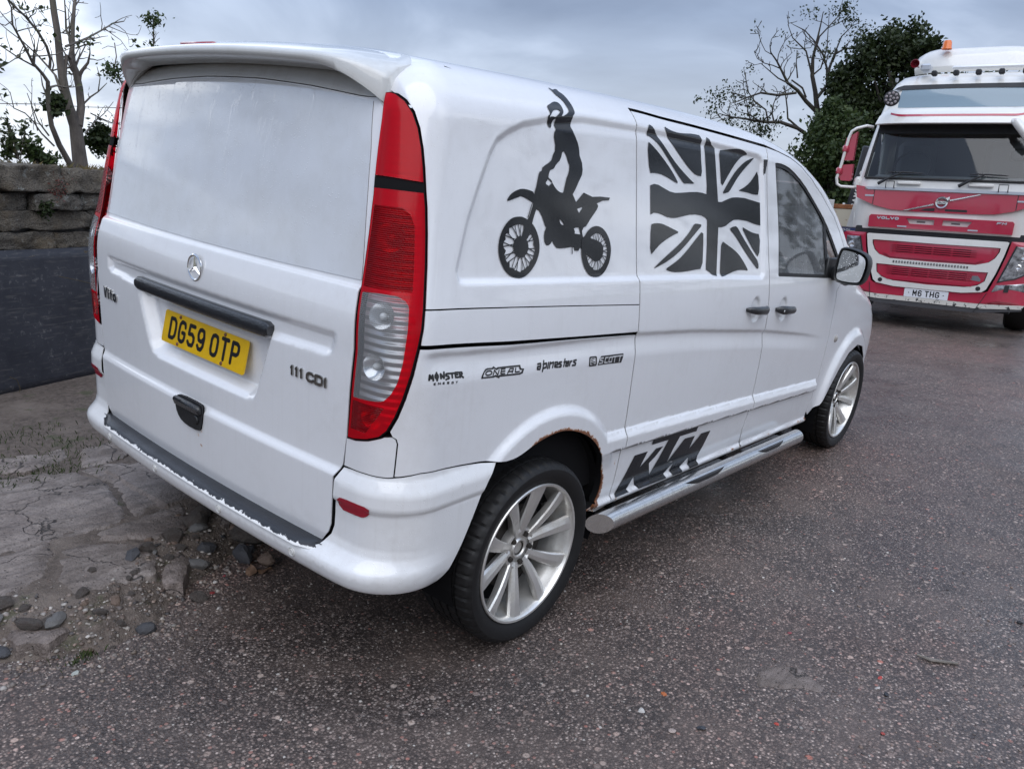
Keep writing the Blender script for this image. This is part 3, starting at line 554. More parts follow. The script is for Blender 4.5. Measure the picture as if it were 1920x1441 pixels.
"sq_in":[[0.4836,0.945],[0.4816,0.9478],[0.4831,0.9672],[0.4863,0.9688],[0.5105,0.9672],[0.5138,0.9651],[0.5146,0.9455],[0.5122,0.9433]],
"sq_s0":[[0.5051,0.9644],[0.4893,0.9643],[0.4885,0.9597],[0.5096,0.952]],
"sq_s1":[[0.4862,0.9544],[0.5091,0.9462]],
"sq_s2":[[0.4853,0.9504],[0.5023,0.945]],
"lamp_R1":[[-0.4535,1.7343],[-0.4314,1.733],[-0.4102,1.7271],[-0.3749,1.7091],[-0.3463,1.6832],[-0.3269,1.6493],[-0.3131,1.6032],[-0.3042,1.5537],[-0.2998,1.5196]],
"lamp_R2":[[-0.2998,1.5196],[-0.2969,1.4956],[-0.2906,1.4516],[-0.285,1.3845],[-0.2809,1.3033],[-0.28,1.2619],[-0.2787,1.1943],[-0.2796,1.1431],[-0.2855,1.0911],[-0.2959,1.0195],[-0.3095,0.9519],[-0.3243,0.8972],[-0.3401,0.8567],[-0.3572,0.8344],[-0.389,0.8187],[-0.4274,0.8071],[-0.4538,0.8055]],
"lamp_L":[[-0.4562,1.7309],[-0.451,1.6682],[-0.4498,1.5951],[-0.4468,1.5148],[-0.4435,1.4702],[-0.4425,1.384],[-0.4443,1.2832],[-0.4448,1.206],[-0.4402,1.0643],[-0.4466,0.9502],[-0.4538,0.8055]],
"lamp_clear":[[-0.433,1.2215],[-0.3816,1.2264],[-0.3409,1.2247],[-0.3222,1.2131],[-0.3138,1.1987],[-0.3126,1.1396],[-0.3174,1.055],[-0.3258,0.9997],[-0.3385,0.9645],[-0.3551,0.941],[-0.3865,0.9354],[-0.4371,0.9321],[-0.4329,1.0847],[-0.433,1.1912]],
"lamp_divT":[[-0.447,1.5159],[-0.307,1.5075]],
"lamp_divB":[[-0.4434,1.4959],[-0.3007,1.4945]],
"corner_seam":[[-0.3508,0.8387],[-0.3335,0.8412],[-0.3247,0.8356],[-0.3209,0.8229],[-0.3222,0.7837],[-0.3244,0.7241]],
"bump_top":[[-0.4581,0.7185],[-0.4251,0.7205],[-0.392,0.7216],[-0.3638,0.7206],[-0.338,0.721],[-0.3132,0.7248],[-0.2626,0.7334],[-0.2005,0.7303],[-0.144,0.7248],[-0.0501,0.7145],[0.0539,0.6977]],
"refl":[[-0.4605,0.6328],[-0.4118,0.6382],[-0.3686,0.6337],[-0.3697,0.6136],[-0.3759,0.6015],[-0.3865,0.5936],[-0.404,0.5933],[-0.4592,0.5909]],
"arch":[[0.0539,0.6977],[0.1106,0.697],[0.2007,0.7271],[0.3041,0.7427],[0.3803,0.7345],[0.4713,0.7036],[0.5475,0.6574],[0.6122,0.591],[0.6538,0.5168],[0.6721,0.4682],[0.6687,0.4132],[0.6466,0.3742],[0.6147,0.345]],
"bump_edge":[[0.029,0.7102],[-0.031,0.6493],[-0.0705,0.5627],[-0.1219,0.4529],[-0.1641,0.3858],[-0.1995,0.3703]],
"farch":[[2.9211,0.2785],[3.0028,0.36],[3.0848,0.466],[3.1995,0.5642],[3.3358,0.641],[3.5022,0.6608],[3.6599,0.6399],[3.8693,0.5662]],
"spoil_seam":[[-0.4233,1.8404],[-0.4493,1.8219],[-0.4621,1.8024],[-0.4641,1.7775],[-0.4565,1.7464]],
"gutter":[[0.8325,1.8691],[1.0053,1.861],[1.2333,1.8583],[1.5568,1.8517],[1.9374,1.8432]],
"tgseam":[[-0.4502,0.808],[-0.4596,0.7207],[-0.4794,0.6804],[-0.4799,0.6334],[-0.4829,0.5298],[-0.4925,0.4997],[-0.5196,0.462],[-0.5419,0.4509]]}
# ---------------- van body surface ----------------
# ---- van body surface (x forward from the tail, right side is -y, z up) ----
XQ,YQ,ZQ,RW,RV=.45,.60,1.45,.38,.38
HP=math.pi/2
_wz=np.array([.15,.25,.33,.45,.6,.75,.9,1.02,1.1,1.18,1.25,1.42,1.58,1.74,1.9])
_ww=np.array([.915,.925,.934,.944,.950,.952,.951,.949,.942,.931,.918,.889,.863,.837,.810])
_rz=np.array([.15,.45,.8,1.03,1.16,1.23,1.45,1.73,1.9])
_rx=np.array([.045,.035,.026,.024,.029,.046,.083,.138,.185])
_fz=np.array([.15,.3,.5,.6,.75,.85,.95,1.0,1.05,1.1,1.19,1.275,1.40,1.51,1.64,1.70,1.78,1.83,1.87,1.95])
_fx=np.array([4.72,4.78,4.79,4.78,4.73,4.65,4.50,4.37,4.22,4.09,3.93,3.82,3.69,3.55,3.30,3.12,2.85,2.63,2.38,1.8])
def _spl(zk,yk):
    # dense monotone-ish smooth interpolation table (Catmull-Rom/Hermite)
    m=np.gradient(yk,zk); zz=np.linspace(zk[0],zk[-1],1200)
    i=np.clip(np.searchsorted(zk,zz)-1,0,len(zk)-2); h=zk[i+1]-zk[i]; t=(zz-zk[i])/h
    yy=(2*t**3-3*t*t+1)*yk[i]+(t**3-2*t*t+t)*h*m[i]+(-2*t**3+3*t*t)*yk[i+1]+(t**3-t*t)*h*m[i+1]
    return lambda q:np.interp(q,zz,yy)
_W=_spl(_wz,_ww);_RX=_spl(_rz,_rx);_FX=_spl(_fz,_fx)
def sst(a,b,x):
    t=np.clip((x-a)/(b-a),0,1); return t*t*(3-2*t)
def halfw(x,z):
    k=.022*sst(1.05,1.75,z)
    w=_W(z)-k*np.clip(x-1.2,-1.,3)
    w=w-.10*np.clip((x-3.3)/1.4,0,1.3)**2.2-.035*np.clip((.8-x)/.8,0,1)**2*sst(1.0,1.7,z)
    return w
def roofh(x,y):
    return 1.888-.012*((x-1.45)/1.2)**2-.022*np.clip((.35-x)/.35,0,2)**2-.045*(y/.7)**2
def rearx(y,z): return _RX(z)+.026*(y/.76)**2
def frontx(y,z): return _FX(z)-.16*(y/.85)**2
def _fil(a,b,r):
    u=np.maximum(r-a,0);v=np.maximum(r-b,0)
    return np.where((a<r)&(b<r), r-np.sqrt(u*u+v*v), np.minimum(a,b))
def Fin(x,y,z):
    ay=np.abs(y)
    a=halfw(x,z)-ay
    b=(x-rearx(y,z))*.97
    c=(roofh(x,y)-z)
    fs=(_FX(z+.01)-_FX(z-.01))/.02
    d=(frontx(y,z)-x)/np.sqrt(1+fs*fs)
    r1=.115+.03*sst(1.1,.8,z)
    ab=_fil(a,b,r1*np.ones_like(a))
    abd=_fil(ab,d,np.where(z>1.1,.06,.14)*np.ones_like(a))
    return _fil(abd,c,np.full_like(a,.13))
def chart(s,v):
    s=np.asarray(s,float);v=np.asarray(v,float)
    rear=s<-RW*HP; cor=(s>=-RW*HP)&(s<0)
    th=np.where(cor,-s/RW,np.where(rear,HP,0.))
    qx=np.where(s>=0,XQ+s,XQ); qy=np.where(rear,-(s+RW*HP)-YQ,-YQ)
    # beyond left edge: mirrored corner + side
    L=-RW*HP-2*YQ
    lc=(s<L)&(s>=L-RW*HP); ls=s<L-RW*HP
    th=np.where(lc,HP+(L-s)/RW,np.where(ls,math.pi,th))
    qy=np.where(lc|ls,YQ,qy); qx=np.where(ls,XQ+(L-RW*HP-s),qx)
    nx=-np.sin(th);ny=-np.cos(th)
    ph=np.clip((v-ZQ)/RV,0,HP)
    o=np.stack([qx,qy,np.minimum(v,ZQ)],-1)
    n=np.stack([nx*np.cos(ph),ny*np.cos(ph),np.sin(ph)],-1)
    return o,n
def hit(o,n,tmax=.9,F=Fin):
    # surface distance along n from an inside point: bisection, then regula falsi
    lo=np.zeros(o.shape[:-1]); hi=np.full(o.shape[:-1],tmax)
    ev=lambda t:F(o[...,0]+n[...,0]*t,o[...,1]+n[...,1]*t,o[...,2]+n[...,2]*t)
    fl=ev(lo);fh=ev(hi)
    for k in range(17):
        m=(lo+hi)/2 if k<7 else np.clip((lo*fh-hi*fl)/np.where(np.abs(fh-fl)<1e-12,1e-12,fh-fl),lo,hi)
        f=ev(m); ins=f>0
        if k>=7:
            fh=np.where(ins,fh*.5,fh);fl=np.where(ins,fl,fl*.5)
        lo=np.where(ins,m,lo);fl=np.where(ins,f,fl);hi=np.where(ins,hi,m);fh=np.where(ins,fh,f)
    t=np.where(np.abs(fl)<np.abs(fh),lo,hi)
    return o+n*t[...,None]
def normal(p,F=Fin,e=2e-3):
    g=[]
    for k in range(3):
        d=np.zeros(3);d[k]=e; a=p+d;b=p-d
        g.append(F(b[...,0],b[...,1],b[...,2])-F(a[...,0],a[...,1],a[...,2]))
    g=np.stack(g,-1); return g/np.linalg.norm(g,axis=-1,keepdims=True)
def base(s,v):
    o,n=chart(s,v); return hit(o,n)
def inv(p):
    p=np.asarray(p,float); x,y,z=p[...,0],p[...,1],p[...,2]
    hx=np.minimum(x-XQ,0); hy=np.where(np.abs(y)>YQ,np.sign(y)*(np.abs(y)-YQ),0)
    th=np.arctan2(-hx,np.maximum(np.abs(hy),1e-9)); 
    s=np.where(x>=XQ,x-XQ,np.where(np.abs(y)<=YQ,-RW*HP-YQ-y,-RW*th))
    hz=np.maximum(z-ZQ,0); rad=np.sqrt(hx*hx+hy*hy)
    v=np.where(z<=ZQ,z,ZQ+RV*np.arctan2(hz,rad))
    return np.stack([s,v],-1)
SCN=-RW*HP-YQ                      # chart position of the centre line at the tail
def mir_s(P): P=np.asarray(P,float); return np.c_[2*SCN-P[:,0],P[:,1]]
def SX(x,z,side=-1):
    x=np.atleast_1d(np.asarray(x,float));z=np.atleast_1d(np.asarray(z,float))
    o=np.stack([x,np.full_like(x,-.3),z],-1);n=np.zeros_like(o);n[:,1]=-1
    return inv(hit(o,n))
def RY(y,z):
    y=np.atleast_1d(np.asarray(y,float)); return np.stack([SCN-y,np.broadcast_to(np.asarray(z,float),y.shape)],-1)
RECESS=np.array([(.272,1.297),(.271,1.277),(.284,1.25),(.309,1.245),(.633,1.232),(1.21,1.212),(1.74,1.193),(2.32,1.162),(2.352,1.186),(2.367,1.47),(2.352,1.69),(2.335,1.712),(2.30,1.724),(1.85,1.742),(1.414,1.752),(1.22,1.753),(.89,1.751),(.682,1.73),(.568,1.707),(.499,1.68),(.447,1.652),(.415,1.61),(.371,1.528),(.321,1.428)])
BAND=np.array([(.672,1.10),(.668,1.045),(.64,1.028),(.42,1.018),(-.42,1.012),(-.66,1.016),(-.69,1.03),(-.702,1.06),(-.70,1.10)])
PREC=np.array([(.425,1.04),(.335,.835),(.31,.803),(.26,.79),(-.29,.79),(-.335,.803),(-.352,.835),(-.43,1.04)])
ARC=(.745,.36); FARC=(3.90,.29)
def plate_h(P,poly,bev,x,z):
    Q=np.stack([x,z],-1).reshape(-1,2); i=inside(poly,Q); d=distp(poly,Q); return (np.where(i,sst(0,bev,d),0.)).reshape(x.shape)
def dside(x,z):
    d=-.013*plate_h(None,RECESS,.026,x,z)
    zc=np.interp(x,[.16,.5,1.22,1.68,2.42,2.96,3.35],[1.083,1.062,1.034,1.0,.925,.853,.79]); A=.011*sst(3.35,2.7,x)*sst(.13,.2,x); t=zc-z
    d=d-A*sst(0,.024,t)*(1-sst(.024,.10,t))
    zr=.669-.057*(x-1.04); t=zr-z
    rub=.020*np.where(t<.003,0,np.minimum(1,.2+.8*sst(.003,.036,t)))*np.where(t>.079-.008*(x-1.2),0,1)*np.where((x>1.0)&(x<3.31),1,0)
    r=np.hypot(x-ARC[0],z-ARC[1]); fl=.020*sst(.474,.432,r)*sst(.56,.66,z+.06)
    r2=np.hypot(x-FARC[0],z-FARC[1]); fl2=.028*sst(.50,.44,r2)
    d=d+np.maximum(np.maximum(rub,fl),fl2)
    zs=.380-.034*(x-1.23); t=zs-z; d=d+.013*sst(0,.010,t)*np.where((x>1.1)&(x<3.4),1,0)-.010*sst(.02,.04,t)
    # shallow thumb hollows behind the two door handles
    for hx,hz in((2.265,1.032),(2.60,1.008)):
        q=np.hypot((x-hx)/.055,(z-hz)/.060); d=d-.014*(1-sst(.78,1.,q))
    return d
def drear(y,z):
    d=-.012*sst(1.220,1.236,z)
    d=d-.014*plate_h(None,BAND,.030,y,z)
    d=np.minimum(d,-.048*plate_h(None,PREC,.046,y,z))
    d=d+.016*sst(.714,.682,z)-.006*sst(.50,.45,z)
    return d
def dbump(s,z):
    k=np.interp(z,[.36,.372,.385,.41,.425,.438,.452,.47,.50,.56,.612,.618,.63,.675,.70,.716,.73],[.030,.046,.056,.062,.062,.056,.040,.022,.012,.010,.011,.021,.023,.021,.010,.002,0])
    w=sst(-.12,-.46,np.where(s<SCN,2*SCN-s,s)); low=np.where(z<.60,1.,0.); k2=np.interp(z,[.36,.372,.40,.46,.56,.606,.6125,.630],[.004,.012,.018,.019,.0185,.018,.0165,.023]); k3=np.where(z<.63,k2,k)
    return k*w+k3*(1-w)
def surf(s,v,off=0.,disp='body',e=2.5e-3):
    """points and normals of the detailed body surface"""
    s=np.asarray(s,float);v=np.asarray(v,float)
    def pt(s,v):
        p=base(s,v); n=normal(p)
        if disp is None: d=0.
        elif disp=='bump': d=dbump(s,v)
        else: d=sst(.5,.8,np.abs(n[...,1]))*dside(p[...,0],p[...,2])*np.where(p[...,1]<0,1,1)+sst(.72,.9,-n[...,0])*drear(p[...,1],p[...,2])
        return p+n*(np.asarray(d)+off)[...,None]
    p=pt(s,v);a=pt(s+e,v)-pt(s-e,v);b=pt(s,v+e)-pt(s,v-e)
    n=np.cross(a,b); n/=np.linalg.norm(n,axis=-1,keepdims=True)+1e-12
    return p,n
_x=np.linspace(1.0,3.31,150); _zr=.669-.057*(_x-1.04)
FE=[SX(_x,_zr-t) for t in(.002,.0045,.020,.036)]+[SX(_x,_zr-.079+.008*(_x-1.2)+t) for t in(.0015,-.0015)]+[SX(np.full(12,3.31+t),np.linspace(.46,.545,12)) for t in(-.002,.002)]
_x=np.linspace(.16,3.4,210); _zc=np.interp(_x,[.16,.5,1.22,1.68,2.42,2.96,3.35],[1.083,1.062,1.034,1.0,.925,.853,.79]); FE+=[SX(_x,_zc-t) for t in(0,.012,.024,.05,.10)]
for _hx,_hz in((2.265,1.032),(2.60,1.008)):
    for _q in(1.,.88,.76):
        _t=np.linspace(0,2*np.pi,40); FE.append(SX(_hx+.055*_q*np.cos(_t),_hz+.060*_q*np.sin(_t)))
_x=np.linspace(1.1,3.4,150);_zs=.380-.034*(_x-1.23); FE+=[SX(_x,_zs-t) for t in(0.,.010,.02)]
for _k in(0.,.009,.018,.026):
    _P=resample(RECESS,.012) if _k==0 else offset(resample(RECESS,.012),_k)
    _P=np.vstack([_P,_P[:1]]); FE.append(SX(_P[:,0],_P[:,1]))
for _r_ in(.474,.452,.432):
    _t=np.linspace(math.radians(30),math.radians(150),90); FE.append(SX(ARC[0]+_r_*np.cos(_t),ARC[1]+_r_*np.sin(_t)))
FE_SIDE=FE
FT=[RY(np.linspace(.75,-.75,120),z) for z in(1.219,1.228,1.237,.715,.698,.682)]
for _P0,_w in((BAND,.030),(PREC,.046)):
    for _k in(0.,_w*.5,_w):
        _P=resample(_P0,.012); _P=_P if _k==0 else offset(_P,_k); _P=np.vstack([_P,_P[:1]]); FT.append(np.c_[SCN-_P[:,0],_P[:,1]])
FB=[np.c_[np.linspace(2*SCN,0,260),np.full(260,z)] for z in(.425,.438,.452,.611,.6185,.700,.676)]
def mirror_mesh(V,Fc,N):
    V=V.copy();N=N.copy();V[:,1]*=-1;N[:,1]*=-1; return V,[tuple(f)[::-1] for f in Fc],N
def panel(name,poly,mat,parent,gap=.003,step=.012,holes=(),depth=.022,disp='body',off=0.,mirror=False,rust=None,bstep=None,fl=True,both=False,feats=None):
    P=resample(np.asarray(poly,float),bstep or step)
    if gap: P=offset(P,gap)
    elif area2(P)<0: P=P[::-1]
    H=[resample(h,bstep or step) for h in holes]
    V2,F2=tri2d(P,H,step,(FE_SIDE if feats is None else feats) if disp else ())
    p,n=surf(V2[:,0],V2[:,1],off,disp); V=[p];N=[n];Fc=[tuple(f) for f in F2];b=len(p); r=[rust(V2,p)] if rust else None; DK=[]
    if fl:
        for Lp in [P]+[(h[::-1] if area2(h)>0 else h) for h in H]:
            q,m=surf(Lp[:,0],Lp[:,1],off,disp); k=len(q)
            t=np.roll(q,-1,0)-np.roll(q,1,0); sn=np.cross(t,m); sn/=np.linalg.norm(sn,axis=1,keepdims=True)+1e-12
            V+=[q,q-m*min(.0035,depth*.2),q-m*min(.0035,depth*.2),q-m*depth];N+=[sn,sn,sn,sn]; Fc+=[(b+i,b+k+i,b+k+(i+1)%k,b+(i+1)%k) for i in range(k)]; DK+=list(range(len(Fc),len(Fc)+k)); Fc+=[(b+2*k+i,b+3*k+i,b+3*k+(i+1)%k,b+2*k+(i+1)%k) for i in range(k)]
            if rust: r+=[rust(Lp,q)]*4
            b+=4*k
    V=np.vstack(V);N=np.vstack(N)
    o=[]
    for mi in ((False,True) if both else (mirror,)):
        if mi: A,B,C_=mirror_mesh(V,Fc,N)
        else: A,B,C_=V,Fc,N
        o.append(mesh_obj(name,A,B,mat,parent,N=C_,attr={'rust':np.concatenate(r)} if rust else None))
    for q in o:
        q.data.materials.append(M['gap'])
        for i in DK: q.data.polygons[i].material_index=1  # dark colour stands for seam sealant and for the shade deep in gaps
    return o if both else o[0]
def decal(name,polys,holes,parent,mat=None,off=.0012,step=.02,disp='body'):
    V2,F2=union2d(polys,holes,step,FE_SIDE); p,n=surf(V2[:,0],V2[:,1],off,disp)
    return mesh_obj(name,p,F2,mat or M['decal'],parent,N=n)
def sm(k,it=1): return smooth_poly(TRC[k],it)
# ---------------- the van ----------------
VAN=empty('panel_van'); _a=.065
VAN.rotation_euler=(_a,0,0); VAN.location=(0,-.95+.95*math.cos(_a),.95*math.sin(_a))
tag(VAN,'white panel van with black dirt bike and flag decals and rusty arch, parked tail first','van')
def van_point(p):
    return VAN.matrix_basis@Vector(p)
LR1=np.array(TRC['lamp_R1']);LR2=np.array(TRC['lamp_R2']);LL=np.array(TRC['lamp_L'])
BT=np.array(TRC['bump_top']);CS=np.array(TRC['corner_seam']);AR=smooth_poly(TRC['arch'],2,False);TG=np.array(TRC['tgseam']);SPS=np.array(TRC['spoil_seam']);GU=np.array(TRC['gutter'])
def seg(P,v0,v1): P=np.asarray(P); return P[(P[:,1]<v0)&(P[:,1]>v1)]
def cut(P,v):
    P=np.asarray(P);o=np.argsort(P[:,1]);return np.array([np.interp(v,P[o,1],P[o,0]),v])
LALL=np.vstack([LR1,LR2[1:]])
thin=SX([.17,.5,.85,1.225],[1.191,1.175,1.154,1.130]); slotT=SX([.17,.5,.85,1.225],[1.101,1.074,1.052,1.030]); slotB=SX([.166,.5,.85,1.225],[1.086,1.066,1.044,1.019])
VTOP=1.872
sx1=SX([1.225]*6,[1.70,1.6,1.45,1.3,1.22,1.14])
qu=np.vstack([SPS[::-1][:1],LR1[1:],seg(LR2,1.519,1.1925),[cut(LALL,1.1925)],thin[1:],sx1[::-1],[[.775,GU[0,1]-.004]],[[.775,VTOP],[.3,VTOP],[-.05,VTOP],[-.2,VTOP]],SPS[:-1]])
def quarter_rust(V2,p):
    return np.full(len(p),-1.)
QU=panel('quarter_panel',qu,M['paint'],VAN,both=True,gap=.0018)
rc=np.vstack([[cut(LALL,1.1915)],seg(LR2,1.1915,1.099),[cut(LALL,1.099)],slotT[1:],SX([1.225],[1.08]),thin[::-1][:-1]])
panel('rail_cover',rc,M['paint'],VAN,both=True,gap=.0016)
sx2=SX([1.225,1.225,1.225,1.222,1.215,1.205,1.20],[.95,.85,.7,.56,.46,.40,.345])
low=seg(LR2,1.080,.85); LR2s=LR2
ql=np.vstack([[cut(LALL,1.0915)],low,CS[1:],BT[4:-1] if False else BT[(BT[:,0]>-.32)],AR[1:],SX([1.12],[.338]),sx2[::-1],slotB[::-1][:-1]])
def arch_rust(V2,p):
    x,z=p[:,0],p[:,2]; d=distp(AR,V2,False)
    r=-.8+1.42*np.exp(-(d/.030)**1.6)*np.clip(.25+.75*sst(.52,.70,x)-.30*np.exp(-((x-1.09)/.06)**2)+.45*sst(.58,.42,z),0,1.15)
    r=np.maximum(r,-.8+1.05*sst(.43,.33,z)*sst(1.0,1.1,x)); r=np.maximum(r,-.8+1.05*np.exp(-((x-1.195)/.016)**2-((z-.53)/.035)**2)); r=np.maximum(r,-.8+1.0*np.exp(-((x-1.02)/.012)**2-((z-.735)/.022)**2))
    r=np.maximum(r,-.8+.9*np.exp(-(distp(BT,V2,False)/.005)**2)*sst(.1,.3,x)); return r
QL=panel('rear_wing',ql,M['paint_rust'],VAN,rust=arch_rust,both=True,depth=.03,step=.010,gap=.0022)
cp=np.vstack([CS[:1],LR2[(LR2[:,1]<.838)],TG[1:2],BT[(BT[:,0]<-.32)&(BT[:,0]>-.45)],CS[::-1][:-1]])
panel('corner_panel',cp,M['paint'],VAN,both=True,gap=.0011)
# sliding door
GUv=lambda x:np.interp(x,GU[:,0]+.45,GU[:,1])
xs=np.linspace(1.225,2.41,14)
sill=SX(np.linspace(1.205,2.395,9),np.interp(np.linspace(1.205,2.395,9),[1.2,1.94,2.34,3.3],[.344,.322,.311,.270]))
fs=SX([2.385,2.408,2.415,2.418,2.415,2.41,2.402,2.395,2.392,2.39],[.42,.50,.60,.75,.9,1.0,1.1,1.25,1.5,1.65])
sd=np.vstack([sill,fs,np.c_[xs[::-1]-.45,GUv(xs[::-1])-.006],sx1,slotT[-1:],sx2])
def sill_rust(V2,p):
    x,z=p[:,0],p[:,2]; zs=.380-.034*(x-1.23); r=np.full(len(p),-.75)
    for a,w,k in((1.36,.03,.72),(2.18,.025,.62),(2.30,.04,.72),(2.39,.02,.85),(2.62,.07,.60),(2.75,.1,.66),(3.0,.06,.62),(3.2,.08,.78),(3.30,.04,.95)): r=np.maximum(r,-.75+k*1.6*np.exp(-((x-a)/w)**2-((z-zs+.012)/.016)**2))
    r=np.maximum(r,-.75+1.1*np.exp(-((x-1.235)/.02)**2-((z-.36)/.05)**2)); return r
SD=panel('sliding_door',sd,M['paint_rust'],VAN,rust=sill_rust,step=.010,both=True,gap=.0052)
# front door with window opening
WIN=smooth_poly(np.array([(2.488,1.695),(2.492,1.68),(2.505,1.60),(2.524,1.40),(2.507,1.20),(2.503,1.172),(2.53,1.170),(2.9,1.148),(3.2,1.13),(3.44,1.118),(3.445,1.16),(3.33,1.30),(3.20,1.425),(3.02,1.537),(2.872,1.617),(2.709,1.673),(2.60,1.692)]),1)
win=SX(WIN[:,0],WIN[:,1])
xs=np.array([2.41,2.55,2.70,2.85,3.0,3.15,3.30,3.42,3.50,3.53]);zs=np.array([0,1.748,1.728,1.692,1.638,1.565,1.475,1.375,1.27,1.13])
dt=SX(xs[1:],zs[1:]); ds=SX([3.42,3.36,3.368,3.373,3.36,3.342,3.32,3.305],[1.09,1.05,.92,.76,.62,.50,.40,.335])
fsill=SX(np.linspace(3.295,2.40,9),np.interp(np.linspace(3.295,2.40,9),[2.34,3.3],[.311,.270]))
fd=np.vstack([[[1.96,GUv(2.41)-.006]],dt,ds,fsill,fs])
FD=panel('front_door',fd,M['paint_rust'],VAN,rust=sill_rust,step=.010,holes=[win],both=True,gap=.0042)
# window rubber, glass
for sgn in (False,True):
    wi=offset(resample(win,.02),.018); V2,F2=tri2d(resample(win,.02),[wi],.02)
    p,n=surf(V2[:,0],V2[:,1],-.004,None)
    if sgn: p,F2,n=mirror_mesh(p,F2,n)
    fr=mesh_obj('window_rubber',p,F2,M['rubber'],FD[sgn],N=n)
    V2,F2=tri2d(wi,[],.03); p,n=surf(V2[:,0],V2[:,1],-.010,None)
    if sgn: p,F2,n=mirror_mesh(p,F2,n)
    mesh_obj('window_pane',p,F2,M['fog_glass'],FD[sgn],N=n)
    dv=SX(*np.array([(3.175,1.135),(3.215,1.135),(3.205,1.41),(3.17,1.435)]).T); V2,F2=tri2d(resample(dv,.02),[],.02); p,n=surf(V2[:,0],V2[:,1],-.005,None)
    if sgn: p,F2,n=mirror_mesh(p,F2,n)
    mesh_obj('window_divider',p,F2,M['rubber'],FD[sgn],N=n)
# front wing, up to where the bonnet turns over
fx=np.linspace(3.40,4.42,12); ft=[]
for x in fx:
    zz=np.linspace(.85,1.12,60); o=np.stack([np.full(60,x),np.full(60,-.5),zz],-1); n=np.zeros_like(o); n[:,1]=-1
    ins=Fin(o[:,0],o[:,1],o[:,2])>.02; p=hit(o,n); nn=normal(p); ok=ins&(np.abs(nn[:,1])>.5); ft.append(zz[ok].max() if ok.any() else .86)
fa=np.array([(3.345,.31),(3.45,.36),(3.53,.466),(3.63,.565),(3.76,.645),(3.93,.675),(4.08,.645),(4.20,.56),(4.27,.45),(4.29,.36)])
wg=np.vstack([ds[::-1],SX(fx[1:],np.minimum(ft[1:],1.075)),SX([4.46,4.48,4.46],[.75,.6,.42]),SX([4.36],[.36]),SX(fa[::-1,0],fa[::-1,1])])
panel('front_wing',wg,M['paint'],VAN,both=True,step=.014)
# A-pillar and roof side
ap=np.vstack([dt,SX([3.56,3.62,3.64],[1.10,1.12,1.19]),SX([3.585,3.50,3.40,3.28,3.14,2.98],[1.27,1.38,1.475,1.56,1.635,1.69]),[[2.40,1.87],[2.05,VTOP+.02],[1.96,VTOP+.02]],[[1.96,GUv(2.41)+.002]]])
panel('windscreen_pillar',ap,M['paint'],VAN,both=True,disp=None,gap=.002,step=.02)
def roof():
    V=[];F=[];N=[];b=0
    def addg(p,n):
        nonlocal b
        a,c=p.shape[:2]; V.append(p.reshape(-1,3));N.append(n.reshape(-1,3)); F.extend([(b+i*c+j,b+(i+1)*c+j,b+(i+1)*c+j+1,b+i*c+j+1) for i in range(a-1) for j in range(c-1)]); b+=a*c
    vm=ZQ+RV*HP
    # right strip above the door gutter and above the quarter panel
    S=np.linspace(.777,1.96,40);T=np.linspace(0,1,22); s,t=np.meshgrid(S,T,indexing='ij'); g=GUv(s+.45)[...]+.004; v=g+(vm-g)*t
    for (s,v) in ((s,v),):
        p,n=surf(s,v,0,None); addg(p,n); q=p.copy();m=n.copy();q[...,1]*=-1;m[...,1]*=-1; addg(q[:,::-1],m[:,::-1])
    S=np.linspace(-.25,.777,34); s,t=np.meshgrid(S,T,indexing='ij'); v=VTOP-.0020+(vm-VTOP+.0020)*t; p,n=surf(s,v,0,None); addg(p,n); q=p.copy();m=n.copy();q[...,1]*=-1;m[...,1]*=-1; addg(q[:,::-1],m[:,::-1])
    S=np.linspace(1.96,2.42,14); s,t=np.meshgrid(S,T,indexing='ij'); v0=np.interp(s,[1.96,2.42],[VTOP+.018,1.868]); v=v0+(vm-v0)*t; p,n=surf(s,v,0,None); addg(p,n); q=p.copy();m=n.copy();q[...,1]*=-1;m[...,1]*=-1; addg(q[:,::-1],m[:,::-1])
    # strip over the tailgate
    S=np.linspace(2*SCN+.25,-.25,70); s,t=np.meshgrid(S,T,indexing='ij'); v0=1.80+.0*s; v=v0+(vm-v0)*t; p,n=surf(s,v,0,None); addg(p,n)
    X=np.linspace(XQ,2.87,60);Y=np.linspace(-YQ,YQ,30); x,y=np.meshgrid(X,Y,indexing='ij'); o=np.stack([x,y,np.full_like(x,ZQ)],-1);n=np.zeros_like(o);n[...,2]=1
    p=hit(o,n);addg(p,normal(p))
    return mesh_obj('roof',np.vstack(V),F,M['paint'],VAN,N=np.vstack(N))
roof()
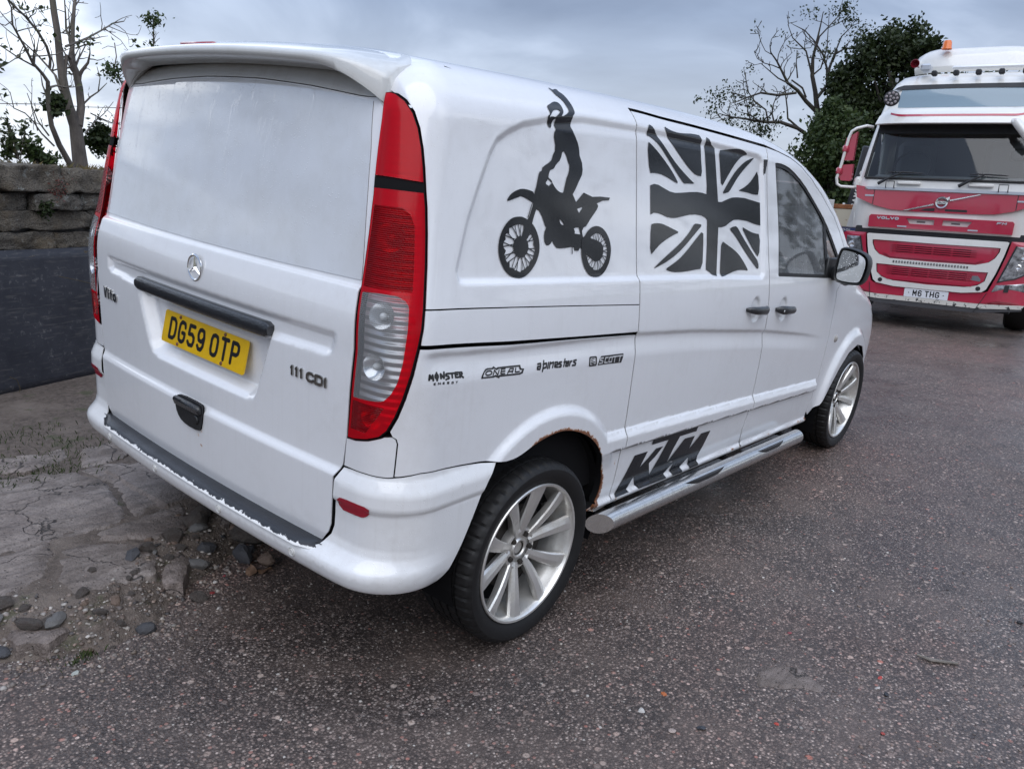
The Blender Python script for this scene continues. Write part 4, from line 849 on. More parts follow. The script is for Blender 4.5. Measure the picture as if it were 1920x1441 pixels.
def front():
    # bonnet, grille face and windscreen, seen only from other positions
    def sheet(name,ys,zs,mat,off):
        y,z=np.meshgrid(ys,zs,indexing='ij'); o=np.stack([np.full_like(y,2.2),y,z],-1);n=np.zeros_like(o);n[...,0]=1
        p=hit(o,n,3.2); nn=normal(p); p=p+nn*off
        a,c=y.shape; F=[(i*c+j,(i+1)*c+j,(i+1)*c+j+1,i*c+j+1) for i in range(a-1) for j in range(c-1)]
        return mesh_obj(name,p.reshape(-1,3),F,mat,VAN,N=nn.reshape(-1,3))
    sheet('windscreen',np.linspace(-.72,.72,30),np.linspace(1.14,1.735,30),M['glass'],-.004)
    sheet('bonnet',np.linspace(-.80,.80,40),np.linspace(.80,1.12,40),M['paint'],-.004)
    sheet('front_bumper',np.linspace(-.84,.84,40),np.linspace(.32,.60,12),M['paint_bumper'],-.004)
    sheet('radiator_grille',np.linspace(-.55,.55,20),np.linspace(.605,.795,10),M['plastic'],-.012)
    for k,n in ((1,0),(-1,1)):
        sheet('headlamp',k*np.linspace(.57,.82,10)[::k],np.linspace(.61,.795,8),M['clear_lens'],-.006)
    sheet('windscreen_header',np.linspace(-.74,.74,30),np.linspace(1.74,1.80,6),M['paint'],-.003)
front()
# tailgate
tr_=LL[1:]; right=np.vstack([LL[:1],tr_[:-1],TG]); left=mir_s(right)
topc=np.array([RY(y,z)[0] for y,z in ((-.60,1.736),(-.4,1.746),(-.15,1.753),(.15,1.753),(.4,1.746),(.60,1.736))])
botc=np.array([RY(y,.449)[0] for y in(-.5,-.25,0,.25,.5)])
tg=np.vstack([topc[::-1],right,botc,left[::-1]])
def latch_rust(V2,p):
    y,z=p[:,1],p[:,2]; r=np.full(len(p),-.75)
    for a,b_,w,h,k in((.055,.605,.045,.022,.62),(-.03,.60,.03,.03,.62),(-.045,.565,.03,.016,.66),(.04,.575,.03,.02,.52),(-.055,.62,.014,.03,.60),(.105,.665,.006,.04,.55)): r=np.maximum(r,-.75+k*1.75*np.exp(-((y-a)/w)**2-((z-b_)/h)**2))
    return r
TGO=panel('tailgate',tg,M['paint_rust'],VAN,gap=.0045,step=.010,feats=FT,rust=latch_rust)
_g=np.vstack([[RY(y,z)[0] for y,z in ((-.60,1.728),(-.3,1.743),(0,1.748),(.3,1.743),(.60,1.728))],[RY(y,z)[0] for y,z in((.688,1.72),(.712,1.60),(.728,1.45),(.742,1.30),(.746,1.245),(.4,1.240),(0,1.2385),(-.4,1.240),(-.746,1.245),(-.742,1.30),(-.728,1.45),(-.712,1.60),(-.688,1.72))]])
panel('rear_window',_g,M['rear_glass'],TGO,gap=.002,step=.02,feats=(),off=.0022,depth=.004)
# header strip between tailgate skin and spoiler
hd=np.vstack([[RY(y,z)[0] for y,z in ((-.71,1.729),(-.60,1.7335),(-.4,1.7435),(-.15,1.7505),(.15,1.7505),(.4,1.7435),(.60,1.7335),(.71,1.729))],[RY(y,z)[0] for y,z in ((.68,1.79),(.4,1.80),(0,1.803),(-.4,1.80),(-.68,1.79))]])
panel('tailgate_header',hd,M['spoiler'],TGO,gap=0.,step=.02,disp=None,off=-.010)
# bumper
be=smooth_poly(TRC['bump_edge'],2,False); bot=[(-.235,.371),(-.30,.372),(-.40,.376),(-.52,.372),(-.7,.368),(-.95,.366),(SCN,.366)]
rs=np.vstack([BT[::-1],TG[2:]+[[.004,0]]]); botc2=np.array([RY(y,.447)[0] for y in(-.6,-.45,-.3,-.15,0.)])
half=np.vstack([be[::-1][:-1],rs,botc2]); bumper=np.vstack([half,mir_s(half)[::-1][1:],mir_s(bot)[:-1],np.array(bot)[::-1]])
BUMP=panel('rear_bumper',bumper,M['paint_bumper'],VAN,gap=.002,step=.012,disp='bump',depth=.05,feats=FB)
for k in(0,1):
    P=smooth_poly(TRC['refl'],1); P=mir_s(P) if k else P; V2,F2=tri2d(resample(P,.01),[],.012); p,n=surf(V2[:,0],V2[:,1],.0025,'bump'); mesh_obj('bumper_reflector',p,F2,M['refl_red'],BUMP,N=n)
for y in(-.60,-.22,.20,.58):       # parking sensors
    s,v=RY(y,.412)[0]; p,n=surf(np.array([s]),np.array([v]),.0,'bump'); b=MB(); z=n[0]; x=np.cross((0,0,1.),z);x/=np.linalg.norm(x);yv=np.cross(z,x)
    b.lathe([(.0,.0035),(.008,.0035),(.0095,.002),(.0095,.0005),(.0125,.0005),(.0135,.002),(.0145,.0)],24,'z',frame(p[0],x,yv,z)); b.build('parking_sensor',M['white_plastic'],BUMP,True)
# black step protector on the bumper top
def protector():
    Y=np.linspace(.705,-.70,90); G=[];A=[]
    for y in Y:
        s,v=RY(y,.4)[0]
        e=.03*max(0,abs(y)-.62)/.09
        p0=base(np.array([s]),np.array([.45]))[0]
        pr=[(.004,.4635),(-.012,.4625),(-.034,.4610),(-.052,.4570),(-.0635,.4500),(-.0685,.4415)]
        G.append([(p0[0]+a+e*(i>2),y,z) for i,(a,z) in enumerate(pr)])
    b=MB();b.grid(G); o=b.build('bumper_step_cover',M['protector'],BUMP,True,80)
    return recalc(o)
def _prot():
    t=NT('worn_black_step'); n=t.noise(34,6,.75); n2=t.noise(9,4,.6); sp=t.node('ShaderNodeSeparateXYZ'); t.L.new(t.co(),sp.inputs[0])
    edge=t.ramp(sp.outputs[2],[(.4405,1.),(.4600,0.)])
    k=t.math('ADD',t.math('MULTIPLY',n,.75),t.math('ADD',t.math('MULTIPLY',edge,.40),t.math('MULTIPLY',n2,.12)))
    chip=t.ramp(k,[(.69,0.),(.705,1.)],'LINEAR')
    t.P(Base_Color=t.mix(chip,(.016,.017,.021),(.80,.80,.79)),Roughness=t.ramp(n2,[(.3,.28),(.7,.5)]),Coat_Weight=.2); t.bump(t.noise(220,3),.3,.003); return t.m
M['protector']=_prot(); protector()
# ---- tail lamps
div0=np.array(TRC['lamp_divT']);div1=np.array(TRC['lamp_divB']);CL=np.array(TRC['lamp_clear'])
up=np.vstack([LR1[:-1],[cut(LALL,div0[1,1])],[[div0[0,0],div0[0,1]]],seg(LL,LL[0,1]+.001,div0[0,1])[::-1]])
lw=np.vstack([[cut(LALL,div1[1,1])],seg(LR2,div1[1,1]-.004,0.),seg(LL,div1[0,1]-.004,.81)[::-1],[[cut(LL,div1[0,1])[0],div1[0,1]]]])
allp=np.vstack([LR1,LR2[1:],LL[::-1][1:]])
def lamp(mir):
    R=empty('tail_lamp',parent=VAN)
    def put(name,V2,F2,off,mat):
        p,n=surf(V2[:,0],V2[:,1],off,None)
        if mir: p,F2,n=mirror_mesh(p,F2,n)
        return mesh_obj(name,p,F2,mat,R,N=n)
    a=offset(resample(allp,.012),.0035)
    V2,F2=tri2d(a,[],.02); put('lamp_housing',V2,F2,-.030,M['lamp_inner'])
    # rims
    ui=offset(resample(up,.010),.0070); li=offset(resample(lw,.010),.0075)
    V2,F2=tri2d(a,[ui,li],.012); put('lamp_bezel',V2,F2,.0008,M['gap'])
    V2,F2=tri2d(ui,[],.012); put('upper_lens',V2,F2,.004,M['red_lens'])
    cl=smooth_poly(offset(resample(CL,.02),.002),1); cl=np.c_[np.maximum(cl[:,0],np.interp(cl[:,1],LL[::-1,1],LL[::-1,0])+.014),cl[:,1]]; cl=resample(cl,.010)
    rx=lambda v:np.interp(v,[.84,.90,.935,.965,1.0,1.055,1.14,1.20,1.30,1.40,1.43,1.445],[-.395,-.365,-.348,-.334,-.3245,-.316,-.3115,-.311,-.312,-.318,-.330,-.352]); lx=lambda v:np.interp(v,LL[::-1,1],LL[::-1,0])+.0135
    vv=np.linspace(1.235,1.445,16); ia=np.vstack([np.c_[rx(vv),vv],np.c_[lx(vv[::-1]),vv[::-1]]]); vv=np.linspace(.842,.925,8); ib=np.vstack([np.c_[rx(vv),vv],np.c_[lx(vv[::-1]),vv[::-1]]]); ia=resample(ia,.010); ib=resample(ib,.010)
    V2,F2=tri2d(li,[cl,ia,ib],.012); put('lower_lens',V2,F2,.004,M['red_lens'])
    V2,F2=tri2d(ia,[],.012); put('brake_lens',V2,F2,.0036,M['red_lens2']); V2,F2=tri2d(ib,[],.012); put('fog_lens',V2,F2,.0036,M['red_lens2'])
    V2,F2=tri2d(cl,[],.012); put('clear_lens',V2,F2,.0052,M['clear_lens'])
    # bowls and bulbs behind the lenses
    for s,v,r in((-.375,1.37,.040),(-.375,1.17,.036),(-.385,1.03,.036),(-.385,.885,.032)):
        p,n=surf(np.array([s]),np.array([v]),-.004,None); p=p[0];n=n[0]
        if mir: p[1]*=-1;n[1]*=-1
        x=np.cross((0,0,1.),n);x/=np.linalg.norm(x);y=np.cross(n,x)
        MB().lathe([(.006,-.028),(r*.5,-.022),(r*.85,-.010),(r,.0)],20,'z',frame(p,x,y,n)).build('reflector_bowl',M['reflector'],R,True)
        MB().lathe([(.0,.000),(.007,-.003),(.010,-.010),(.009,-.022),(.006,-.028)],14,'z',frame(p,x,y,n)).build('bulb',M['white_plastic'],R,True)
    return R
def _li():
    t=NT('lamp_housing_silver'); w=t.node('ShaderNodeTexWave',wave_type='BANDS',bands_direction='Z'); w.inputs['Scale'].default_value=14.; t.L.new(t.co(),w.inputs[0])
    n=t.noise(9,3); t.P(Base_Color=t.mix(n,(.30,.30,.30),(.75,.75,.74)),Metallic=.6,Roughness=.3); t.bump(w.outputs[0],.8,.01); return t.m
M['lamp_inner']=_li(); lamp(False);lamp(True)
# ---- tailgate fittings
b=MB(); G=[]
for y in np.linspace(.412,-.412,48):
    s,v=RY(y,1.03)[0]; p,_=surf(np.array([s]),np.array([1.03]),0,None); x0=p[0][0]; zc_=1.038
    k=1-max(0,(abs(y)-.390)/.022)**2*.4; G.append([(x0+.014,y,zc_+.024*k),(x0-.004,y,zc_+.0245*k),(x0-.010,y,zc_+.018*k),(x0-.012,y,zc_-.004*k),(x0-.010,y,zc_-.018*k),(x0-.003,y,zc_-.024*k),(x0+.02,y,zc_-.022*k)])
b.grid(G); n7=7; b.F+=[tuple(range(n7))[::-1],tuple(47*n7+i for i in range(n7))]; recalc(b.build('tailgate_grip',M['plastic_wet'],TGO,True,50))
# latch handle
p,_=surf(np.array([RY(.015,.66)[0][0]]),np.array([.66]),0); x0=p[0][0]
H=smooth_poly(np.array([(.107,.700),(.075,.716),(-.065,.716),(-.074,.705),(-.060,.632),(-.045,.617),(.035,.617),(.08,.630),(.104,.66)]),1)
MB().prism([(y,z) for y,z in H],0,.006,frame((x0+.002,0,0),(0,1,0),(0,0,1),(-1,0,0))).build('latch_recess',M['gap'],TGO)
Hi=offset(resample(H,.01),.006)
MB().prism([(y,z) for y,z in H],.006,.0085,frame((x0+.002,0,0),(0,1,0),(0,0,1),(-1,0,0))).build('latch_surround',M['plastic'],TGO)
MB().box((0,0,0),(.020,.165,.030),frame((x0-.010,.016,.692),(1,0,.35),(0,1,0),(-.35,0,1)),.006).build('latch_handle',M['plastic_wet'],TGO,True)
MB().lathe([(0,.004),(.012,.004),(.015,.001),(.015,-.006)],20,'x',frame((x0-.009,-.035,.655),(-1,0,0),(0,1,0),(0,0,-1))).build('key_lock',M['plastic'],TGO,True)
# star badge
def star():
    p,n=surf(np.array([RY(.002,1.158)[0][0]]),np.array([1.158]),.002); z=np.array([-1,0,.0]); b=MB(); Mx=frame(p[0],(0,-1,0),(0,0,1),z)
    R=.040; b.lathe([(R+.0045,.0),(R+.0042,.003),(R,.0055),(R-.0042,.003),(R-.0045,.0)],48,'z',Mx)
    for a in(90,210,330):
        t=math.radians(a);d=np.array([math.cos(t),math.sin(t)]);q=np.array([-d[1],d[0]])
        V=[(*(q*.0065),0),(*(-q*.0065),0),(*(d*R),.001),(0,0,.0075),(*(d*R),.0035)]; b.add(V,[(0,2,4,3),(1,3,4,2)],Mx)
    return recalc(b.build('star_badge',M['chrome'],TGO,True,30))
star()
def letter(txt,y0,z0,cw,ch,gap,sw,name,mat,thick,shear=0,tilt=0.,widths=None):
    p,_=surf(np.array([RY(y0,z0)[0][0]]),np.array([z0]),.001); q,_=surf(np.array([RY(y0-.15,z0)[0][0]]),np.array([z0]),.001)
    xa=np.array(q[0]-p[0]);xa/=np.linalg.norm(xa); za=np.cross(xa,(0,0,1.)); za/=np.linalg.norm(za)
    if za[0]>0: za=-za
    ya=np.cross(za,xa)
    flat_polys(name,text_polys(txt,0,0,cw,ch,gap,sw,shear,widths=widths),[],frame(p[0]-za*.002,xa,ya,za),mat,TGO,thick)
letter('Vito',.700,.928,.034,.045,.006,.0105,'model_lettering',M['badge'],.006,.12,widths={'i':.35,'t':.7})
letter('111',-.512,.930,.019,.032,.002,.0085,'engine_lettering',M['badge'],.006)
letter('CDI',-.585,.928,.036,.032,.002,.0085,'engine_lettering',M['badge'],.006,widths={'I':.4})
# number plate
def plate(parent,M4,txt,groups,matp,ink,hw=.26,hh=.0555,thick=.003,cw=.050,ch=.079,sw=.0135,gapc=.011,space=.033,bolts=()):
    R=empty('number_plate',parent=parent)
    P=[];r=.010
    for cx_,cy_,a0 in((hw-r,hh-r,0),(-hw+r,hh-r,90),(-hw+r,-hh+r,180),(hw-r,-hh+r,270)):
        P+=[(cx_+r*math.cos(math.radians(a0+t)),cy_+r*math.sin(math.radians(a0+t))) for t in(0,30,60,90)]
    MB().prism(P,0,thick,M4).build('plate_sheet',matp,R)
    n=len(txt.replace(' ',''));W=n*cw+(len(txt)-1-2*txt.count(' '))*gapc+space*txt.count(' ')
    flat_polys('plate_characters',text_polys(txt,-W/2,-ch/2,cw,ch,gapc,sw,space=space-gapc),[],M4@np.array(Matrix.Translation((0,0,thick+.0009))),ink,R)
    for bx,by,mt in bolts: MB().lathe([(0,.004),(.0045,.0035),(.0062,.0015),(.0065,0)],14,'z',M4@np.array(Matrix.Translation((bx,by,thick)))).build('plate_screw',mt,R,True)
    return R
tilt=.1945; zc=np.array([-math.cos(tilt),0,math.sin(tilt)]); yc=np.array([math.sin(tilt),0,math.cos(tilt)])
PM=frame(np.array([.0527,0,.914]),(0,-1,0),yc,zc)
plate(TGO,PM,'DG59 OTP',None,M['plate_y'],M['ink'],bolts=((-.156,.046,M['bolt']),(-.150,-.046,M['bolt']),(.125,.047,M['bolt']),(.128,-.047,M['bolt'])))
# roof spoiler
def topz(x,y):
    o=np.array([[x,y,1.3]]);n=np.array([[0,0,1.]]); return hit(o,n,.7)[0][2]
def spoiler():
    Y=np.concatenate([np.linspace(.716,.56,14),np.linspace(.53,-.53,40),np.linspace(-.56,-.716,14)]); G=[]
    for y in Y:
        a=abs(y); k=max(0,(a-.50)/.216); te=.050+.030*(a/.7)**2+.085*k**2.4; zt=1.829-.026*(a/.72)**2-.034*k**3; zl=zt-.026-.048*k**2.0
        xb=.152+.012*(a/.7)**2; xf=.36-.10*k**2; z0=topz(xf,y)-.006; z1=topz(xf-.02,y)+.003; z2=max(topz(max(xf-.09,.24),y)+.003,zt+.004)
        G.append([(xf+.03,y,z0-.03),(xf,y,z0),(xf-.02,y,z1),(max(xf-.09,.24),y,z2),(.5*(te+max(xf-.09,.24)),y,.5*(z2+zt)+.006),(te+.014,y,zt+.003),(te+.003,y,zt-.002),(te-.002,y,zt-.010),(te+.002,y,zl+.003),(te+.012,y,zl-.002),(min(xb,te+.06+.02*k),y,zl-.004),(xb,y,zl-.012),(xb+.03,y,zl)])
    b=MB();b.grid(G);c=len(G[0]); b.F+=[tuple(range(c)),tuple((len(G)-1)*c+i for i in range(c))[::-1]]
    o=recalc(b.build('roof_spoiler',M['spoiler'],TGO,True,60)); return o
SPO=spoiler()
MB().box((.12,.13,1.842),(.03,.20,.010),None,.004).build('high_brake_lamp',M['refl_red'],TGO,True)
# ---- decals on the right side
hx=lambda k:np.array(TRC[k])
def ringspokes(inner,hubc,n,w,a0=0):
    c=np.asarray(hubc);P=np.asarray(inner); out=[]
    for i in range(n):
        t=2*np.pi*i/n+a0; j=int(len(P)*i/n)%len(P)
        # rim point in direction t
        d=np.array([math.cos(t),math.sin(t)]); best=max(P,key=lambda q:((q-c)@d)/np.linalg.norm(q-c)); t2=t+(.34 if i%2 else -.34)
        L=np.linalg.norm(best-c); out+=stroke([c+.35*L*np.array([math.cos(t2),math.sin(t2)])*np.array([.8,1]),c+(best-c)*1.03],w,False)
    return out
fwi=smooth_poly(resample(hx('bkw_fw'),.03),1);rwi=smooth_poly(resample(hx('bkw_rw'),.03),1)
solid=[sm(k) for k in('bk_arm','bk_helm','bk_fender')]+[hx('bk_torso'),sm('bk_fork'),hx('bk_fork2'),sm('bk_swing'),hx('bk_peg'),sm('bk_fhub')]
fo,ro=sm('bk_fw',2),sm('bk_rw',2)
fsp=ringspokes(fwi,np.mean(hx('bk_fhub'),0),28,.0030); rsp=ringspokes(rwi,np.mean(rwi,0),28,.0026)
body=[hx('bk_torso'),sm('bk_helm'),sm('bk_arm'),sm('bk_fender')]; bh=[sm('bkh_gog'),sm('bkh_a'),sm('bkh_b'),hx('bkh_c'),hx('bkh_d'),sm('bkh_e')]
BK=decal('motocross_rider_decal',body,bh,QU[0],off=.0020,step=.011)
# wheels: tyre ring + hub, spokes, fork, swing arm as one sheet, slightly above
def ring_decal():
    polys=[sm('bk_fork'),hx('bk_fork2'),sm('bk_fhub'),sm('bk_swing'),hx('bk_peg')]+fsp+rsp
    V2,F2=union2d([fo,ro]+polys,[],.016,FE_SIDE); c=V2[F2].mean(1)
    keep=np.zeros(len(c),bool)
    for p in polys: keep|=inside(np.asarray(p),c)
    keep|=(inside(fo,c)&~inside(fwi,c))|(inside(ro,c)&~inside(rwi,c))
    F2=F2[keep]; p,n=surf(V2[:,0],V2[:,1],.0030); return mesh_obj('dirt_bike_wheel_decal',p,F2,M['decal'],QU[0],N=n)
ring_decal()
for i in range(1,14): decal('flag_decal',[sm(f'fl_f{i}') if i not in(4,) else hx('fl_f4')],[],SD[0],off=.0022,step=.010)
for k in('k','t','m'): decal('bike_maker_decal',[hx('kt_'+k)],[],SD[0],off=.0020+.0006*'ktm'.index(k),step=.008)
def strokes(prefix,w):
    out=[]
    for k in sorted(TRC):
        if k.startswith(prefix) and k[len(prefix):].isdigit(): out+=stroke(TRC[k],w)
    return out
decal('sponsor_lettering',strokes('sm_',.0054),[],QL[0],M['ink'],.001,9.); decal('sponsor_lettering',strokes('se_',.0020),[],QL[0],M['ink'],.001,9.)
decal('sponsor_badge',[hx('so_out')],[hx('so_in')],QL[0],M['ink'],.001,9.); decal('sponsor_lettering',strokes('sl_',.0044),[],QL[0],M['ink'],.0012,9.)
decal('sponsor_lettering',strokes('sa_',.0064),[],QL[0],M['ink'],.001,9.)
decal('sponsor_badge',[hx('sc_out')],strokes('sx_',.0042),QL[0],M['ink'],.001,9.)
decal('sponsor_badge',[hx('sq_out')],[hx('sq_in')],QL[0],M['ink'],.001,9.); decal('sponsor_lettering',strokes('sq_s',.0026),[],QL[0],M['ink'],.0012,9.)
# ---- side fittings
def handle(x,z,flip,par,left=False):
    p,n=surf(SX([x],[z])[:,0],SX([x],[z])[:,1],0,None); p=p[0]
    G=[];w=.215
    for t in np.linspace(-1,1,25):
        xx=x+t*w/2; zz=z-.06*(xx-x); arch=.034*(1-t**4)*(1-.15*t*t); hz=.020*(1-.25*t**2)+.004*math.exp(-((t-flip*.65)/.35)**2); yo=-arch
        ring=[]
        for a in np.linspace(0,2*np.pi,14,endpoint=False): ring.append((xx,p[1]+yo+.014*math.cos(a)*( .6+.4*(1-t**6)),zz+hz*math.sin(a)*(1-.55*abs(t)**7)))
        G.append(ring+[ring[0]])
    b=MB();b.grid(G); c=15; b.F+=[tuple(range(14)),tuple(24*c+i for i in range(14))[::-1]]
    if left: b.V=[[a[0],-a[1],a[2]] for a in b.V]
    return recalc(b.build('door_handle',M['plastic_wet'],par,True,60))
handle(2.262,1.033,1,SD[0]);handle(2.603,1.008,-1,FD[0]);handle(2.262,1.033,1,SD[1],True);handle(2.603,1.008,-1,FD[1],True)
p,n=surf(SX([2.53],[1.008])[:,0],SX([2.53],[1.008])[:,1],.033,None); MB().lathe([(0,.004),(.006,.004),(.007,0)],14,'y',frame(p[0],(1,0,0),(0,-1,0),(0,0,-1))).build('key_lock',M['chrome'],FD[0],True)
# side repeater on the wing
p,n=surf(SX([3.507],[.76])[:,0],SX([3.507],[.76])[:,1],0,None); MB().lathe([(0,.012),(.012,.011),(.020,.006),(.024,0)],20,'y',frame(p[0],(1,0,0),(0,-1,0),(0,0,-1))).build('side_repeater',simple('smoked_repeater',(.35,.33,.30),.15,coat=.5),VAN,True)
# door mirror
def door_mirror(sg):
    R=empty('door_mirror',parent=VAN); G=[]
    # oval dish: outline in the lateral/vertical plane, depth along +x
    xb=3.19
    out=smooth_poly(np.array([(.962,1.14),(.968,1.292),(.995,1.312),(1.08,1.300),(1.125,1.275),(1.138,1.225),(1.125,1.135),(1.095,1.115),(.995,1.113)]),2)
    c=out.mean(0)
    for d,k in((0,.90),(-.006,.97),(0,1.0),(.03,1.02),(.075,.96),(.11,.78),(.125,.45),(.128,.0)):
        G.append([(xb+d+.06*(yy-c[0])*.5,-sg*0+(-(c[0]+(yy-c[0])*k)),c[1]+(zz-c[1])*k) for yy,zz in np.vstack([out,out[:1]])])
    b=MB();b.grid(G)
    if sg<0: b.V=[[a[0],-a[1],a[2]] for a in b.V]
    recalc(b.build('mirror_shell',M['plastic'],R,True,45))
    g=offset(out,.016); b=MB(); b.prism([(y,z) for y,z in g],0,.003); b.V=[[xb-.002+.03*(a[0]-c[0])+a[2]-.004,-a[0]*(1 if sg>0 else -1),a[1]] for a in b.V]; recalc(b.build('mirror_pane',M['mirror_wet'],R))
    b=MB();b.tube([(xb+.09,-.90*sg,1.150),(xb+.075,-.98*sg,1.155),(xb+.07,-1.03*sg,1.17)],[.040,.034,.032],12); b.box((xb+.06,-.925*sg,1.17),(.16,.02,.14),None,.008); b.build('mirror_arm',M['plastic'],R,True)
def _mw():
    t=NT('wet_mirror_glass'); t.P(Base_Color=(.80,.82,.84),Metallic=1.,Roughness=.04); t.bump(t.ramp(t.vor(120.),[(0.,1.),(.25,0.)]),.5,.004); return t.m
M['mirror_wet']=_mw(); door_mirror(1);door_mirror(-1)
# ---- wheels
def wheel_meshes():
    r0,hw=.324,.118; tr=[]
    prof=[(.246,-.098),(.262,-.108),(.285,-.117),(.302,-.116),(.313,-.109),(.319,-.099),(.3225,-.086)]
    gro=[(-.062,-.052),(-.022,-.012),(.012,.022),(.052,.062)]
    pr=prof[:]
    for a,b2 in gro: pr+=[(.3235,a),(.3155,a+.001),(.3155,b2-.001),(.3235,b2)]
    pr+=[(r,-h) for r,h in prof[::-1]]
    n=240; V=[];m=len(pr)
    for k in range(n):
        t=2*np.pi*k/n
        for i,(r,h) in enumerate(pr):
            if k%5==0 and (4<=i<=6 or m-7<=i<=m-5): r-=.006
            if k%5==2 and 6<i<m-6 and r>.32: r-=.004
            V.append((r*math.cos(t),h,r*math.sin(t)))
    F=[(k*m+i,k*m+i+1,((k+1)%n)*m+i+1,((k+1)%n)*m+i) for k in range(n) for i in range(m-1)]
    ty=mesh_obj('tyre',V,F,M['tyre'],smooth=False); recalc(ty)
    for p in ty.data.polygons: p.use_smooth=True
    auto_smooth(ty,28)
    # rim barrel: outside (kerb side) is -y
    b=MB(); b.lathe([(.2485,-.098),(.2495,-.104),(.2470,-.1075),(.2400,-.1065),(.2360,-.100),(.2330,-.085),(.226,-.060),(.214,-.030),(.208,.02),(.212,.06),(.235,.098)],72)
    rim=b.build('rim',M['alloy'],None,True,30); recalc(rim)
    hub=MB(); hub.lathe([(.0,-.046),(.022,-.046),(.026,-.050),(.029,-.056),(.034,-.056),(.038,-.050),(.058,-.050),(.066,-.058),(.074,-.056),(.080,-.040),(.082,-.012)],40); ho=hub.build('hub',M['alloy'],None,True,30); recalc(ho)
    sp=[]
    for k in range(5):
        for sgn in(-1,1):
            b=MB();G=[]
            for t in np.linspace(0,1,11):
                r=.050+t*(.243-.050); an=math.radians(90+72*k)+sgn*math.radians(10+8*t**.75); w=.0135+.0085*min(1,t*2.2)+.0085*max(0,t-.55)/.45; y=-.056-.043*t**1.15-.006*math.sin(t*3.14); th=.034-.008*t
                e=np.array([math.cos(an),0,math.sin(an)]);q=np.array([-math.sin(an),0,math.cos(an)])*sgn;c=e*r; Y=lambda v:np.array([0,v,0])
                # inner edge of the pair sits lower, outer edge carries a machined face
                G.append([c-q*w*.8+Y(y+th),c-q*w+Y(y+.016),c-q*w*.82+Y(y+.007),c-q*w*.15+Y(y+.0005),c+q*w*.80+Y(y),c+q*w+Y(y+.005),c+q*w*.98+Y(y+.016),c+q*w*.8+Y(y+th),c-q*w*.8+Y(y+th)])
            b.grid(G); sp.append(b)
    spo=[]
    for b in sp: o=b.build('spoke',M['alloy'],None,True,18); recalc(o); spo.append(o)
    nuts=[]
    for k in range(5):
        t=math.radians(54+72*k); b=MB(); b.lathe([(0,-.064),(.0085,-.064),(.0095,-.062),(.0095,-.05)],6,'y',TR((.0535*math.cos(t),0,.0535*math.sin(t)))); nuts.append(b.build('wheel_bolt',M['alloy_dark'],None))
    cap=MB().lathe([(0,-.040),(.018,-.040),(.022,-.046),(.024,-.052)],24).build('hub_cap',M['alloy_dark'],None,True)
    disc=MB().lathe([(.06,-.026),(.150,-.026),(.150,-.006),(.06,-.006)],40).build('brake_disc',M['alloy_dark'],None,True)
    back=MB().lathe([(.0,-.004),(.150,-.004),(.160,.0),(.214,.012)],40).build('brake_shield',M['gap'],None)
    return [ty,rim,ho,cap,disc,back]+spo+nuts
WH=wheel_meshes()
WHEEL_Z=.3205
def place_wheel(x,y,rot,src=None,right=True):
    R=empty('wheel',parent=VAN); R.location=(x,y,WHEEL_Z); R.rotation_euler=(0,0,0 if right else math.pi)
    for o in WH:
        c=o if src is None else o.copy()
        if src is not None: COL.objects.link(c)
        c.parent=R; c.rotation_euler=(0,rot,0)
    return R
place_wheel(.687,-.868,math.radians(-10)); place_wheel(3.886,-.862,math.radians(14),1); place_wheel(.687,.868,.7,1,False); place_wheel(3.886,.862,1.9,1,False)
# ---- dark structure under and inside
for cx_,cz_ in((ARC[0],ARC[1]-.01),(FARC[0],FARC[1])):
    for s in(-1,1):
        b=MB(); a=np.linspace(-.35,np.pi+.35,24); R=.395
        b.grid([[(cx_+R*math.cos(t),s*.925,cz_+R*math.sin(t)),(cx_+R*math.cos(t),s*.60,cz_+R*math.sin(t))] for t in a])
        b.add([(cx_+R*math.cos(t),s*.60,cz_+R*math.sin(t)) for t in a],[tuple(range(24))]); b.build('wheel_arch_liner',M['gap'],VAN)
b=MB();b.box((2.3,0,.36),(4.3,1.2,.06)); b.box((2.32,0,.36),(2.3,1.82,.05)); b.box((.29,0,.40),(.34,1.7,.05)); b.box((4.42,0,.38),(.3,1.6,.05)); b.tube([(.687,-.8,.31),(.687,.8,.31)],.05,10); b.box((.35,-.2,.36),(.22,.42,.13),None,.04); b.build('underbody',M['gap'],VAN)
def shell():
    S=np.linspace(2*SCN-1.93,1.93,150); T=np.linspace(.43,1.72,30); s,v=np.meshgrid(S,T,indexing='ij'); p=base(s,v); n=normal(p); p=p-n*.055  # unseen black lining added to stop light leaking through the panel gaps
    b=MB();b.grid(p); return b.build('light_block_shell',M['gap'],VAN)
shell()
MB().box((2.36,0,1.05),(.02,1.66,1.30)).build('bulkhead',M['dash'],VAN)
b=MB(); b.box((2.35,0,1.80),(.02,1.3,.06)); b.build('bulkhead_header',M['dash'],VAN)
b=MB(); b.box((3.52,0,1.00),(.42,1.62,.22),None,.06); b.box((3.42,-.38,1.13),(.22,.42,.10),None,.04); b.build('dashboard',M['dash'],VAN,True)
b=MB()
t=np.linspace(0,2*np.pi,33); b.tube([(3.18+.09*math.sin(k),-.38+.19*math.cos(k),1.08+.16*math.sin(k)) for k in t],.014,8,False); b.tube([(3.20,-.38,1.08),(3.4,-.38,1.0)],.03,8); b.build('steering_wheel',M['dash'],VAN,True)
